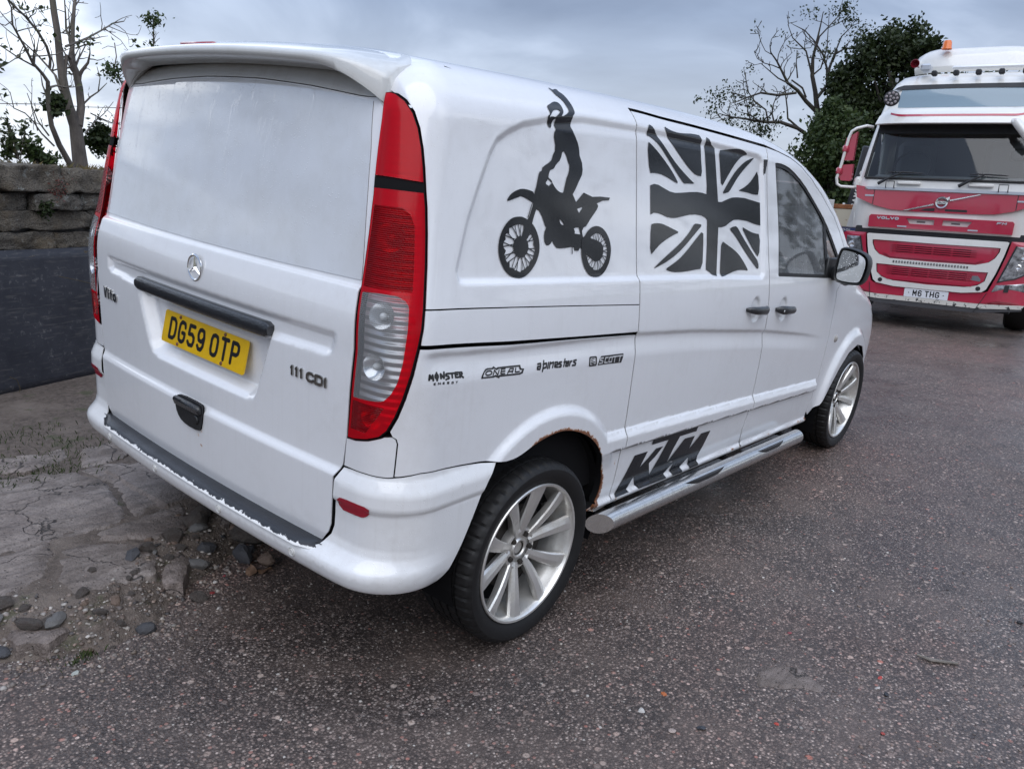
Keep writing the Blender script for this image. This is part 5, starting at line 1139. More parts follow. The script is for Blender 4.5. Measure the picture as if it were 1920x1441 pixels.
for y in(-.42,.42):
    R=empty('cab_seat',parent=VAN)
    MB().box((2.78,y,.78),(.52,.50,.16),None,.05).build('seat_cushion',M['seat'],R,True); MB().box((0,0,0),(.14,.48,.66),TR((2.53,y,1.12),(0,-.22,0)),.05).build('backrest',M['seat'],R,True); MB().box((0,0,0),(.09,.27,.19),TR((2.43,y,1.51),(0,-.2,0)),.04).build('headrest',M['seat'],R,True)
# ---- side step bar
def side_step(sg):
    R=empty('side_step',parent=VAN); k=-sg
    b=MB(); y=1.0
    e0=np.array([1.06,-y,.328]);e1=np.array([3.03,-y,.262]); d=(e1-e0)/np.linalg.norm(e1-e0)
    # slanted rear cut
    n=28;a=np.linspace(0,2*np.pi,n,endpoint=False);r=.0385; u=np.array([0,1,0.]);w=np.cross(d,u); rings=[]
    for base_,sl in((e0,1.15),(e0+d*.06,0),(e1-d*.06,0),(e1,-.0)):
        rings.append([base_+r*(math.cos(t)*u+math.sin(t)*w)-d*(sl*r*math.cos(t)*.9) for t in a])
    for ring in rings: ring.append(ring[0])
    b.grid(rings); b.F+=[tuple(range(n)),tuple(3*(n+1)+i for i in range(n))[::-1]]
    if sg<0: b.V=[[q[0],-q[1],q[2]] for q in b.V]
    o=b.build('step_tube',M['steel'],R,True,40); recalc(o)
    for x0,x1 in((1.60,2.13),(2.37,2.83)):
        b=MB();G=[]
        cxm=(x0+x1)/2;L=(x1-x0)/2
        out=[]
        for t in np.linspace(-1,1,29): out.append((cxm+t*L,-y-.036*(1-abs(t)**3.2)))
        zc=lambda x:.328-.0335*(x-1.06)+.031
        inner=[(x,-.957) for x,_ in out]
        V=[(x,yy,zc(x)) for x,yy in out]+[(x,yy,zc(x)) for x,yy in inner]+[(x,yy-.001,zc(x)-.016) for x,yy in out]
        m=len(out);F=[(i,i+1,m+i+1,m+i) for i in range(m-1)]+[(i,2*m+i,2*m+i+1,i+1) for i in range(m-1)]
        b.add(V,F)
        for j in range(4):
            for i in range(9):
                xx=cxm+(i-4)*L*.135+(j%2)*.012;yy=-.974-.010*j; b.box((xx,yy,zc(xx)+.0015),(.017,.006,.004))
        if sg<0: b.V=[[q[0],-q[1],q[2]] for q in b.V]
        o=b.build('step_pad',M['plastic'],R,False); recalc(o)
    for x in(1.25,2.25,2.95): MB().tube([(x,-.70*sg,.34),(x,-.99*sg,.318-.0335*(x-1.06))],.018,8).build('step_bracket',M['gap'],R)
side_step(1);side_step(-1)
MB().tube([(.36,.35,.40),(.10,.40,.375),(.02,.41,.37)],.025,14).build('exhaust_pipe',M['alloy_dark'],VAN,True)
# ---------------- numeric noise ----------------
class VN:
    def __init__(s,seed): r=np.random.default_rng(seed); s.t=r.random((64,64,64)).astype(np.float32)
    def __call__(s,P):
        P=np.asarray(P,float);i=np.floor(P).astype(int);f=P-i;f=f*f*(3-2*f);r=0
        for a in(0,1):
            for b in(0,1):
                for c in(0,1):
                    w=(f[...,0] if a else 1-f[...,0])*(f[...,1] if b else 1-f[...,1])*(f[...,2] if c else 1-f[...,2])
                    r=r+w*s.t[(i[...,0]+a)%64,(i[...,1]+b)%64,(i[...,2]+c)%64]
        return r
    def fbm(s,P,o=4):
        r=0;a=.5;P=np.asarray(P,float)
        for k in range(o): r=r+a*(s(P)-.5);P=P*2.03+7.1;a*=.5
        return r
NZ=VN(3)
def n2(x,y,sc,o=4,z=0.): return NZ.fbm(np.stack([np.asarray(x)*sc+50,np.asarray(y)*sc+50,np.full(np.shape(x),z+20.)],-1),o)
# ---------------- ground materials ----------------
def asphalt():
    t=NT('wet_old_asphalt'); c=t.co()
    big=t.noise(.55,4,.6); mid=t.noise(3.2,5,.6)
    # aggregate of several sizes, each cell a stone with its own tone
    def stones(scale,lo,hi,seed):
        vec=t.map(loc=(seed,seed*.7,0)); v=t.node('ShaderNodeTexVoronoi',feature='F1'); v.inputs['Scale'].default_value=scale; t.L.new(vec,v.inputs['Vector']); sp=t.node('ShaderNodeSeparateColor'); t.L.new(v.outputs['Color'],sp.inputs[0]); return sp.outputs[0],sp.outputs[1],sp.outputs[2],v.outputs['Distance']
    a0,a1,a2,ad=stones(125.,0,0,1.3); b0,b1,b2,bd=stones(62.,0,0,4.7); c0,c1,c2,cdn=stones(24.,0,0,9.1)
    ca=t.ramp(a0,[(0.,(.045,.041,.040)),(.40,(.092,.082,.078)),(.70,(.150,.134,.126)),(.90,(.25,.23,.215)),(1.,(.48,.46,.44))])
    cb=t.ramp(b0,[(0.,(.06,.055,.055)),(.5,(.16,.14,.132)),(.8,(.28,.25,.235)),(.95,(.26,.13,.11)),(1.,(.52,.50,.48))])
    cc=t.ramp(c0,[(0.,(.10,.092,.09)),(.6,(.24,.21,.195)),(.88,(.40,.37,.34)),(1.,(.32,.11,.08))])
    mb=t.math('MULTIPLY',t.ramp(bd,[(.30,1.),(.42,0.)]),t.ramp(b1,[(.50,0.),(.54,1.)])); mc=t.math('MULTIPLY',t.ramp(cdn,[(.20,1.),(.30,0.)]),t.ramp(c1,[(.80,0.),(.83,1.)]))
    col=t.mix(t.ramp(ad,[(.30,0.),(.55,.75)]),ca,(.030,.028,.028)); col=t.mix(mb,col,cb); col=t.mix(mc,col,cc)
    tint=t.ramp(big,[(.36,(1.42,1.02,.90)),(.5,(1.30,1.08,.97)),(.64,(1.02,.90,.84))]); spx=t.node('ShaderNodeSeparateXYZ'); t.L.new(c,spx.inputs[0]); far=t.math('MULTIPLY',t.ramp(t.math('ADD',spx.outputs[0],t.math('MULTIPLY',big,3.)),[(.0,0.),(1.,1.)]),0.); trk=t.noise(.9,3,.5,vec=t.map(scale=(.25,1.6,1),rot=(0,0,.12))); tint=t.mix(t.math('MULTIPLY',t.ramp(trk,[(.45,0.),(.62,1.)]),.35),tint,(.82,.70,.64)); stn=t.noise(1.7,5,.65); tint=t.mix(t.math('MULTIPLY',t.ramp(stn,[(.60,0.),(.70,1.)]),.5),tint,(.62,.55,.52)); col=t.mix(1.,col,tint,'MULTIPLY')
    col=t.mix(t.math('MULTIPLY',t.ramp(mid,[(.46,0.),(.7,1.)]),.45),col,(.165,.125,.105))
    wet=t.ramp(t.noise(1.1,5,.62),[(.42,0.),(.62,1.)])
    t.P(Base_Color=col,Roughness=t.mix(wet,(.58,.58,.58),(.26,.26,.26)),Specular_IOR_Level=.55)
    h=t.math('ADD',t.math('MULTIPLY',t.ramp(ad,[(.0,1.),(.6,0.)]),.5),t.math('ADD',t.math('MULTIPLY',mb,.7),t.math('MULTIPLY',mc,1.2)))
    t.bump(t.math('ADD',h,t.math('MULTIPLY',t.noise(260,3),.35)),.62,.006); return t.m
M['asphalt']=asphalt()
def earth():
    t=NT('damp_earth'); n=t.noise(2.2,6,.65); f=t.noise(38,5,.7); g=t.noise(6,4,.6)
    col=t.mix(t.ramp(f,[(.3,0.),(.7,1.)]),(.055,.042,.034),(.17,.135,.112)); col=t.mix(t.ramp(n,[(.5,0.),(.68,1.)]),col,(.19,.155,.13)); 
    gr=t.math('MULTIPLY',t.ramp(g,[(.58,0.),(.66,1.)]),.5); col=t.mix(gr,col,(.045,.062,.018))
    v=t.vor(70.); st=t.math('MULTIPLY',t.ramp(v,[(.2,1.),(.3,0.)]),t.ramp(t.noise(30,1),[(.54,0.),(.6,1.)])); col=t.mix(st,col,(.20,.175,.155))
    t.P(Base_Color=col,Roughness=.72,Specular_IOR_Level=.4); t.bump(t.math('ADD',t.math('ADD',f,st),t.noise(140,3)),.7,.012); return t.m
M['earth']=earth()
def concrete(name,a,b,red=.3):
    t=NT(name); n=t.noise(5,6,.7); f=t.noise(60,4,.7); m=t.noise(1.6,4,.6); s=t.noise(9,4,.6,vec=t.map(scale=(.5,3,1),rot=(0,0,.5)))
    col=t.mix(t.ramp(n,[(.3,0.),(.7,1.)]),a,b); col=t.mix(t.math('MULTIPLY',t.ramp(f,[(.45,0.),(.7,1.)]),.5),col,tuple(k*.45 for k in a)); col=t.mix(t.math('MULTIPLY',t.ramp(m,[(.45,0.),(.65,1.)]),red),col,(.20,.155,.14)); col=t.mix(t.math('MULTIPLY',t.ramp(s,[(.5,0.),(.62,1.)]),.5),col,tuple(k*.5 for k in a))
    t.P(Base_Color=col,Roughness=.55,Specular_IOR_Level=.5); wv=t.node('ShaderNodeVectorMath',operation='ADD'); nv=t.node('ShaderNodeTexNoise'); nv.inputs['Scale'].default_value=7.; nv.inputs['Detail'].default_value=5; t.L.new(t.co(),nv.inputs['Vector']); sv_=t.node('ShaderNodeVectorMath',operation='SCALE'); t.L.new(nv.outputs['Color'],sv_.inputs[0]); sv_.inputs['Scale'].default_value=.30; t.L.new(t.co(),wv.inputs[0]); t.L.new(sv_.outputs[0],wv.inputs[1]); cr=t.vor(1.5,feature='DISTANCE_TO_EDGE',vec=wv.outputs[0]); ck=t.ramp(cr,[(.0,0.),(.008,1.)]); ds=t.noise(2.3,6,.7); col=t.mix(t.ramp(ds,[(.44,0.),(.62,.9)]),col,(.105,.082,.068)); col=t.mix(ck,(.028,.024,.022),col); pit=t.ramp(t.vor(55.),[(.10,0.),(.22,1.)]); col=t.mix(t.math('MULTIPLY',t.math('SUBTRACT',1.,pit),.6),col,(.04,.035,.03)); t.P(Base_Color=col); t.bump(t.math('ADD',t.math('ADD',t.math('MULTIPLY',s,.8),t.math('MULTIPLY',f,1.4)),t.math('ADD',n,t.math('ADD',t.math('MULTIPLY',pit,.5),ck))),.8,.012); return t.m
M['concrete']=concrete('old_wet_concrete',(.20,.165,.145),(.36,.31,.28)); M['concrete_pink']=concrete('pinkish_concrete',(.22,.175,.155),(.36,.30,.27),.5); M['rock']=concrete('rubble_stone',(.10,.088,.078),(.24,.205,.18),.4)
def grassland():
    t=NT('rough_grass_land'); n=t.noise(.4,5,.6); f=t.noise(9,5,.7)
    t.P(Base_Color=t.mix(t.ramp(n,[(.35,0.),(.65,1.)]),t.mix(f,(.035,.055,.014),(.075,.085,.028)),(.16,.125,.06)),Roughness=.9); t.bump(f,.5,.05); return t.m
M['grassland']=grassland()
# ---------------- ground sheets ----------------
def sheet(name,xs,ys,zf,mat,kind='structure',smooth=True):
    x,y=np.meshgrid(xs,ys,indexing='ij'); z=zf(x,y); b=MB(); b.grid(np.stack([x,y,z],-1)); o=b.build(name,mat,None,False)
    if smooth: o.data.polygons.foreach_set('use_smooth',[True]*len(o.data.polygons))
    recalc(o)
    if kind: tag(o,kind=kind)
    return o
def far_z(x,y):
    return -.02-.035*np.maximum(0,y-6)-.02*np.maximum(0,x-45)+.6*n2(x,y,.02)*np.clip((np.hypot(x,y)-25)/40,0,1)*8*.12-.15*np.clip((np.abs(y+6)-25)/10,0,1)
_g=np.concatenate([np.linspace(-400,-40,12),np.linspace(-35,90,60),np.linspace(100,700,14)])
sheet('ground',_g,np.concatenate([np.linspace(-500,-50,12),np.linspace(-45,60,50),np.linspace(70,700,14)]),far_z,M['grassland'])
EDGE=np.array([(-9,1.1),(-4,.72),(-2.0,.50),(-1.2,.33),(-.75,.20),(-.56,.14),(-.45,.06),(-.30,.02),(-.14,.06),(.02,.20),(.15,.27),(.30,.34),(.45,.40),(.60,.50),(.76,.56),(.95,.72),(1.3,.80),(2.2,.88),(4.5,1.3),(7.5,2.2),(11,3.6),(16,6.0)])
def edge_y(x): return np.interp(x,EDGE[:,0],EDGE[:,1])
def yard_z(x,y): return .006*n2(x,y,1.1,3)*np.clip((3-np.abs(y+.9))/3,0,1)-.0*x
sheet('yard',np.concatenate([np.linspace(-14,-3,12),np.linspace(-2.8,6,90),np.linspace(6.3,34,30)]),np.concatenate([np.linspace(-26,-4,16),np.linspace(-3.8,1.2,60),np.linspace(1.5,9,16)]),yard_z,M['asphalt'])
def bank_z(x,y):
    d=(y-edge_y(x)+.10*n2(x,y,2.6,4)+.05*n2(x,y,9,3)); r=np.clip((d+.16)/.30,0,1); r=r*r*(3-2*r)
    lump=.05*n2(x,y,5.5,4)+.022*n2(x,y,22,3)
    top=.092+.012*np.clip((d-.2)/.6,0,1)+.045*np.clip((y-1.5)/.4,0,1)
    return -.03+(.03+top)*r+lump*(.35+.9*np.exp(-((d-.02)/.16)**2))*np.clip(r*3,0,1)*np.clip(1.2-d*.35,.25,1)
_bx=np.concatenate([np.linspace(-9,-1.4,40),np.linspace(-1.38,1.6,260),np.linspace(1.65,8,60),np.linspace(8.3,16,14)])
_by=np.concatenate([np.linspace(-.25,1.3,140),np.linspace(1.32,3.5,60),np.linspace(3.6,9,12)])
def bz2(x,y):
    z=bank_z(x,y); return np.where(y<edge_y(x)-.32,-.05,z)
BANK=sheet('earth_bank',_bx,_by,bz2,M['earth'])
def gz(x,y):
    x=np.atleast_1d(np.asarray(x,float));y=np.atleast_1d(np.asarray(y,float)); return np.maximum(yard_z(x,y),bz2(x,y))
# broken concrete slabs lying on the bank
C_=np.array(CAM_LOC)
def px_on(px,z):
    px=np.atleast_2d(np.asarray(px,float)); d=_f+np.outer((px[:,0]-960)/1502.47,_r)-np.outer((px[:,1]-720.5)/1502.47,_u); return C_+d*((z-C_[2])/d[:,2])[:,None]
SLABS=[([(-90,905),(0,897),(60,890),(140,882),(204,903),(246,966),(215,978),(178,990),(95,1013),(40,1026),(0,1036),(-90,1056)],.114,'concrete'),([(140,882),(190,868),(232,862),(300,890),(342,916),(332,925),(302,943),(249,966),(206,903)],.110,'concrete'),([(180,994),(218,981),(252,969),(304,946),(334,927),(356,958),(350,985),(334,1002),(290,1009),(188,1012)],.104,'concrete'),([(190,1018),(240,1015),(287,1019),(291,1070),(244,1086),(200,1096),(162,1108),(98,1092),(104,1050),(108,1026)],.098,'concrete'),([(-90,1060),(0,1041),(94,1016),(100,1034),(90,1083),(44,1106),(0,1131),(-90,1160)],.102,'concrete'),([(6,1152),(60,1128),(148,1126),(160,1139),(122,1182),(92,1202),(26,1208),(4,1186)],.056,'concrete_pink'),([(-90,790),(40,775),(110,792),(134,855),(60,882),(-80,895)],.116,'concrete'),([(166,1112),(240,1092),(272,1098),(258,1122),(192,1138)],.060,'concrete_pink'),([(298,1024),(330,1016),(356,1042),(344,1088),(303,1090)],.064,'concrete_pink'),([(140,800),(200,790),(260,840),(230,858),(150,876)],.116,'concrete'),([(345,900),(430,930),(470,960),(420,985),(365,955)],.090,'concrete')]
for k,(pp,z,mt) in enumerate(SLABS):
    P=px_on(pp,z)[:,:2]
    if area2(P)<0: P=P[::-1]
    P=resample(offset(resample(P,.03),.004),.012); d=P-P.mean(0); d/=np.linalg.norm(d,axis=1,keepdims=True)
    P=P+d*(.045*n2(P[:,0],P[:,1],9,4)+.030*n2(P[:,0],P[:,1],45,3))[:,None]
    V2,F2=tri2d(P,[],.016); n=len(V2); e=distp(P,V2)
    tlt=np.array([math.sin(k*2.1),math.cos(k*1.7)])*.02; zt=z+(V2-P.mean(0))@tlt+.030*n2(V2[:,0],V2[:,1],6,5)+.016*n2(V2[:,0],V2[:,1],34,3)-.012*np.exp(-(e/.008)**2)
    zp=z+(P-P.mean(0))@tlt+.030*n2(P[:,0],P[:,1],6,5)+.016*n2(P[:,0],P[:,1],34,3)-.012
    b=MB();b.add(np.c_[V2,zt],[tuple(f) for f in F2]); m=len(P); b.add(np.vstack([np.c_[P,zp],np.c_[P+d*.006,zp-.04+.01*n2(P[:,0],P[:,1],60,2)],np.c_[P+d*.004,zp-.11]]),[(i+q*m,m+i+q*m,m+(i+1)%m+q*m,(i+1)%m+q*m) for i in range(m) for q in(0,1)])
    o=b.build('concrete_slab',M[mt],BANK,False); o.data.polygons.foreach_set('use_smooth',[True]*len(o.data.polygons)); auto_smooth(o,38)
# slab the nearside wheels stand on, under the van
for x in(.687,3.886): MB().box((x,.96,.06),(.9,.62,.118),None,.02).build('concrete_slab',M['concrete'],BANK)
# ---- rocks
def rock_mesh(seed,sub=2,amp=.45,flat=.6):
    bm=bmesh.new(); bmesh.ops.create_icosphere(bm,subdivisions=sub,radius=1); V=np.array([v.co[:] for v in bm.verts]); q=VN(seed); r=1+amp*q.fbm(V*1.3+20,3)*2
    V=V*r[:,None]*np.array([1,.8,flat])
    # cleave with a few planes for broken faces
    rg=np.random.default_rng(seed)
    for _ in range(6):
        nn=rg.normal(size=3);nn/=np.linalg.norm(nn);h=.55+.25*rg.random(); dd=V@nn; V=V-np.outer(np.maximum(0,dd-h),nn)
    for v,c in zip(bm.verts,V): v.co=c
    me=bpy.data.meshes.new('stone'); bm.to_mesh(me); bm.free(); return me
ROCKS=[rock_mesh(30+k,2 if k<4 else 1) for k in range(8)]
for me in ROCKS: me.materials.append(M['rock'])
def stone_mat(name,col): return simple(name,col,.6,var=.35,vs=30,bump=.5,bs=90)
SM=[M['rock'],stone_mat('grey_stone',(.13,.125,.12)),stone_mat('pale_stone',(.34,.31,.28)),stone_mat('brown_stone',(.15,.105,.08)),stone_mat('dark_stone',(.055,.055,.06)),stone_mat('red_stone',(.24,.045,.03))]
def put_rock(name,x,y,z,s,parent=None,mat=0,k=None,flat=1.):
    o=bpy.data.objects.new(name,ROCKS[random.randrange(8) if k is None else k]); COL.objects.link(o); o.location=(x,y,z); o.rotation_euler=(random.uniform(-.4,.4),random.uniform(-.4,.4),random.uniform(0,6.28)); o.scale=(s,s*random.uniform(.7,1.1),s*flat*random.uniform(.7,1.))
    if parent: o.parent=parent
    if mat:
        o.material_slots[0].link='OBJECT'; o.material_slots[0].material=SM[mat]
    return o
for i in range(95):
    x=random.uniform(-.75,1.15) if i<120 else random.uniform(-2,-.7); y=edge_y(x)+random.gauss(.03,.11); s=random.choice((.014,.018,.024,.03,.045)) if i>14 else random.uniform(.05,.085)
    if x<.0 and s>.05: s*=.5
    put_rock('stone',x,y,gz(x,y)[0]+s*.15,s,BANK,random.choice((0,0,0,0,1,3,3,4)))
for px,s,m in(((440,975),.085,0),((470,1000),.11,0),((395,1000),.05,3),((330,1005),.055,0),((500,1050),.05,3),((365,1060),.05,1),((455,1040),.06,4),((380,1030),.06,0)):
    q=px_on([px],.03)[0]; put_rock('stone',q[0],q[1],.035,s,BANK,m,random.randrange(4))
# ---- pebbles and grit: too many to count
def scatter(name,n,fx,size,cols,mat_rough=.55,sub=0):
    rg=np.random.default_rng(len(name)*7+n); ico=np.array([(0,0,1),(.894,0,.447),(.276,.851,.447),(-.724,.526,.447),(-.724,-.526,.447),(.276,-.851,.447),(.724,.526,-.3),(-.276,.851,-.3),(-.894,0,-.3),(-.276,-.851,-.3),(.724,-.526,-.3)])
    fc=[(0,1,2),(0,2,3),(0,3,4),(0,4,5),(0,5,1),(1,6,2),(2,7,3),(3,8,4),(4,9,5),(5,10,1),(2,6,7),(3,7,8),(4,8,9),(5,9,10),(1,10,6)]
    X,Y=fx(rg,n); Z=gz(X,Y); S=size(rg,len(X)); a=rg.uniform(0,6.28,len(X)); m=len(ico)
    V=ico[None]*(1+rg.uniform(-.3,.3,(len(X),m,1)))*np.stack([S,S*rg.uniform(.6,1,len(X)),S*rg.uniform(.35,.7,len(X))],-1)[:,None,:]
    c,s_=np.cos(a)[:,None],np.sin(a)[:,None]; V=np.stack([V[...,0]*c-V[...,1]*s_+X[:,None],V[...,0]*s_+V[...,1]*c+Y[:,None],V[...,2]+Z[:,None]+S[:,None]*.08],-1)
    F=(np.array(fc)[None]+np.arange(len(X))[:,None,None]*m).reshape(-1,3)
    me=bpy.data.meshes.new(name); me.vertices.add(V.shape[0]*m); me.vertices.foreach_set('co',V.reshape(-1)); nf=len(F); me.loops.add(nf*3); me.loops.foreach_set('vertex_index',F.reshape(-1).astype(np.int32)); me.polygons.add(nf); me.polygons.foreach_set('loop_start',np.arange(0,nf*3,3,dtype=np.int32)); me.polygons.foreach_set('loop_total',np.full(nf,3,dtype=np.int32)); me.update(calc_edges=True)
    at=me.color_attributes.new('tone','FLOAT_COLOR','POINT'); C0=np.array(cols)[rg.integers(0,len(cols),len(X))]*rg.uniform(.6,1.35,(len(X),1)); at.data.foreach_set('color',np.repeat(np.c_[C0,np.ones(len(X))],m,0).astype(np.float32).reshape(-1))
    t=NT(name+'_stone'); t.P(Base_Color=t.attrc('tone'),Roughness=mat_rough,Specular_IOR_Level=.5); me.materials.append(t.m)
    o=bpy.data.objects.new(name,me); COL.objects.link(o); return o
GREY=[(.15,.125,.11),(.11,.09,.08),(.20,.17,.15),(.28,.25,.22),(.06,.052,.05),(.18,.13,.105),(.38,.35,.32),(.13,.11,.10)]
def near_area(rg,n):
    # denser towards the viewer, on the asphalt only
    x=rg.uniform(-1.6,4.5,n*4);y=rg.uniform(-3.2,.6,n*4); d=np.hypot(x-CAM_LOC[0],y-CAM_LOC[1]); k=rg.random(n*4)<np.clip(1.9/d,0,1)**1.6; k&=(y<edge_y(x)-.02); return x[k][:n],y[k][:n]
o=scatter('gravel',15000,near_area,lambda rg,n:.0016+.0055*rg.random(n)**3.2,GREY); tag(o,'fine loose grit scattered over the wet yard','gravel',kind='stuff')
def edge_area(rg,n):
    x=rg.uniform(-1.3,1.6,n);y=edge_y(x)+rg.normal(.0,.13,n); return x,y
o=scatter('rubble',6500,edge_area,lambda rg,n:0.0025+.010*rg.random(n)**3.4,GREY+[(.18,.14,.11),(.24,.19,.16)]); tag(o,'small broken rubble along the crumbling concrete edge','rubble',kind='stuff')
# ---- single loose pieces on the yard that stand out
def loose(px,s,col,label,flat=.5,k=None,name='loose_stone'):
    q=px_on([px],0.)[0]; o=put_rock(name,q[0],q[1],gz(q[0],q[1])[0]+s*flat*.22,s,None,0,k,flat); o.material_slots[0].link='OBJECT'; o.material_slots[0].material=stone_mat('loose_stone_tone',col); tag(o,label,'stone','loose stones on the yard'); return o
loose((1245,1301),.013,(.50,.15,.05),'bright orange brick chip lying on the yard in the foreground')
loose((1650,1271),.009,(.42,.06,.05),'small red chip right of the pale mortar patch')
loose((1645,1290),.012,(.50,.47,.44),'round pale pebble right of the mortar patch, left of a dark stone')
loose((1662,1301),.016,(.03,.032,.04),'flat blue black stone beside a pale pebble on the yard')
loose((1455,1357),.010,(.48,.07,.05),'red brick chip on the yard below the mortar patch, paired with a dark crumb')
loose((1655,1375),.013,(.40,.07,.06),'red stain coloured stone nearest the bottom right of the yard')
loose((1203,1333),.013,(.50,.48,.45),'pale grey pebble below the orange brick chip')
loose((1260,1370),.016,(.42,.34,.30),'flat pinkish stone low on the yard below a pale pebble')
loose((140,1263),.017,(.40,.42,.38),'angular pale green grey stone on the yard left of the van',.6)
loose((398,1112),.013,(.26,.03,.03),'dark red stone by the rubble edge, lower of the two red ones',.5)
loose((420,1079),.012,(.24,.03,.04),'dark red stone by the rubble edge, upper of the two red ones',.5)
loose((1562,1107),.009,(.62,.60,.57),'tiny white chip on the open yard right of the van')
loose((1911,1167),.014,(.02,.02,.022),'black plastic scrap at the right edge of the yard',.9)
loose((1315,1365),.02,(.05,.055,.065),'dark blue grey stone beside pale pebbles at the bottom of the yard')
loose((1480,1186),.012,(.30,.08,.09),'maroon stone in the middle of the open yard')
# worn patch of old mortar
P=px_on([(1418,1262),(1440,1250),(1470,1247),(1500,1252),(1520,1270),(1545,1290),(1540,1300),(1515,1292),(1490,1290),(1462,1293),(1440,1285),(1420,1290)],0.)[:,:2]; P=resample(smooth_poly(P,1),.006); P+=.006*n2(P[:,0],P[:,1],60,3)[:,None]; V2,F2=tri2d(P,[],.008); e=distp(P,V2)
b=MB(); b.add(np.c_[V2,yard_z(V2[:,0],V2[:,1])+.0006+.0055*np.clip(e/.015,0,1)+.004*n2(V2[:,0],V2[:,1],50,3)*np.clip(e/.01,0,1)],[tuple(f) for f in F2]); o=b.build('mortar_patch',M['concrete_pink'],None,False); tag(o,'pale flat patch of old mortar stuck to the yard in the foreground','mortar')
q=px_on([(1718,1230),(1745,1240),(1795,1246)],0.); b=MB(); b.tube(np.c_[q[:,:2],[.008,.007,.006]],[.004,.007,.005],7); o=b.build('stick',stone_mat('weathered_bark',(.16,.14,.12)),None,True); tag(o,'short weathered stick lying on the yard right of the mortar patch','stick')
# dry leaves by the bumper
for k,px in enumerate(((480,1045),(497,1060),(470,1062))):
    q=px_on([px],.03)[0]; G=[]
    for i in range(6):
        w=.022*math.sin(math.pi*(i+.4)/6.2); G.append([(i*.012-.03,-w,.006*math.sin(i*1.3)),(i*.012-.03,0,.0),(i*.012-.03,w,.010*math.cos(i))])
    b=MB();b.grid(G); o=b.build('dry_leaf',stone_mat('dry_leaf_brown',(.15,.085,.05)),None,True); o.location=(q[0],q[1],gz(q[0],q[1])[0]+.012); o.rotation_euler=(.3*k-.2,.2,2.1*k); tag(o,['curled brown dry leaf under the bumper, topmost of three','curled brown dry leaf under the bumper, rightmost of three','curled brown dry leaf under the bumper, lowest left of three'][k],'leaf','dry leaves under the bumper')
# ---------------- stone wall with a dark sheet leaning on it ----------------
W0=np.array([.378,3.0]);WD=np.array([.952,.307]);WN=np.array([.307,-.952])
def wxy(t,d=0.): return W0+WD*t+WN*d
WALL=empty('stone_wall',(W0[0],W0[1],0)); tag(WALL,'old grey rubble stone wall with flat coping stones behind the van','wall')
def wall_local(t,d,z): p=wxy(t,d); return (p[0]-W0[0],p[1]-W0[1],z)
def wall_mat():
    t=NT('weathered_wall_stone'); n=t.noise(7,6,.7); f=t.noise(45,5,.72); l=t.noise(16,5,.65); r=t.rand()
    c=t.mix(t.ramp(n,[(.3,0.),(.7,1.)]),(.085,.077,.068),(.22,.20,.17)); c=t.mix(t.math('MULTIPLY',r,.5),c,(.25,.205,.15)); c=t.mix(t.ramp(f,[(.50,0.),(.72,.7)]),c,(.03,.028,.027)); c=t.mix(t.ramp(l,[(.60,0.),(.66,.9)]),c,(.34,.34,.31)); c=t.mix(t.ramp(t.noise(2.6,4),[(.5,0.),(.62,.6)]),c,(.20,.15,.09))
    t.P(Base_Color=c,Roughness=.85); t.bump(t.math('ADD',t.math('MULTIPLY',f,1.5),t.math('ADD',n,t.noise(110,3))),1.,.03); return t.m
M['wall']=wall_mat(); M['mortar']=stone_mat('dark_mortar',(.05,.045,.04))
b=MB(); b.add([wall_local(t,d,z) for t in(-4,7) for d in(-.42,-.05) for z in(.0,1.40)],[(0,1,3,2),(4,6,7,5),(0,4,5,1),(2,3,7,6),(0,2,6,4),(1,5,7,3)]); b.build('wall_core',M['mortar'],WALL)
def wall_stone(t0,t1,z0,z1,seed,out=.0,thick=.30):
    a,h=t1-t0,z1-z0; bm=bmesh.new(); bmesh.ops.create_cube(bm,size=1.); bmesh.ops.subdivide_edges(bm,edges=bm.edges[:],cuts=11,use_grid_fill=True)
    V=np.array([v.co[:] for v in bm.verts])*2; V=np.sign(V)*np.abs(V)**1.0
    R=np.linalg.norm(V*np.array([1,.6,1]),axis=1,keepdims=True); rr=np.maximum(np.abs(V).max(1,keepdims=True),1e-6); V=V*(1-.075*np.clip(R/rr-1,0,1))
    P=np.stack([V[:,0]*a/2,V[:,1]*thick/2,V[:,2]*h/2],-1); nz=VN(seed%50+60); P+=np.stack([nz.fbm(P*9+3,4),nz.fbm(P*9+13,4),nz.fbm(P*9+23,4)],-1)*np.array([.05,.10,.05])*1.2+np.stack([nz.fbm(P*38+3,3),nz.fbm(P*38+13,3),nz.fbm(P*38+23,3)],-1)*np.array([.012,.03,.012])
    for v,c in zip(bm.verts,P):
        w=wall_local((t0+t1)/2+c[0],-thick/2+.02+out+ -c[1]*-1*1.0,0); v.co=(w[0],w[1],(z0+z1)/2+c[2])
    me=bpy.data.meshes.new('stone'); bmesh.ops.recalc_face_normals(bm,faces=bm.faces); bm.to_mesh(me);bm.free(); me.polygons.foreach_set('use_smooth',[True]*len(me.polygons)); me.materials.append(M['wall']); o=bpy.data.objects.new('stone',me); COL.objects.link(o); o.parent=WALL; return o
rw=random.Random(5)
zr=[.02,.42,.80,.98,1.10,1.235,1.345]
sd_=0
for i in range(len(zr)-1):
    t=-1.6
    while t<(2.6 if i>2 else 2.0):
        L=rw.uniform(.16,.50)*(1.3 if i==4 else 1.); 
        if i<2: L*=1.6
        wall_stone(t+.008,t+L-.008,zr[i]+.006+rw.uniform(-.01,.01),zr[i+1]-.006+rw.uniform(-.012,.012),sd_,rw.uniform(-.035,.02)); sd_+=1; t+=L
t=-3.3
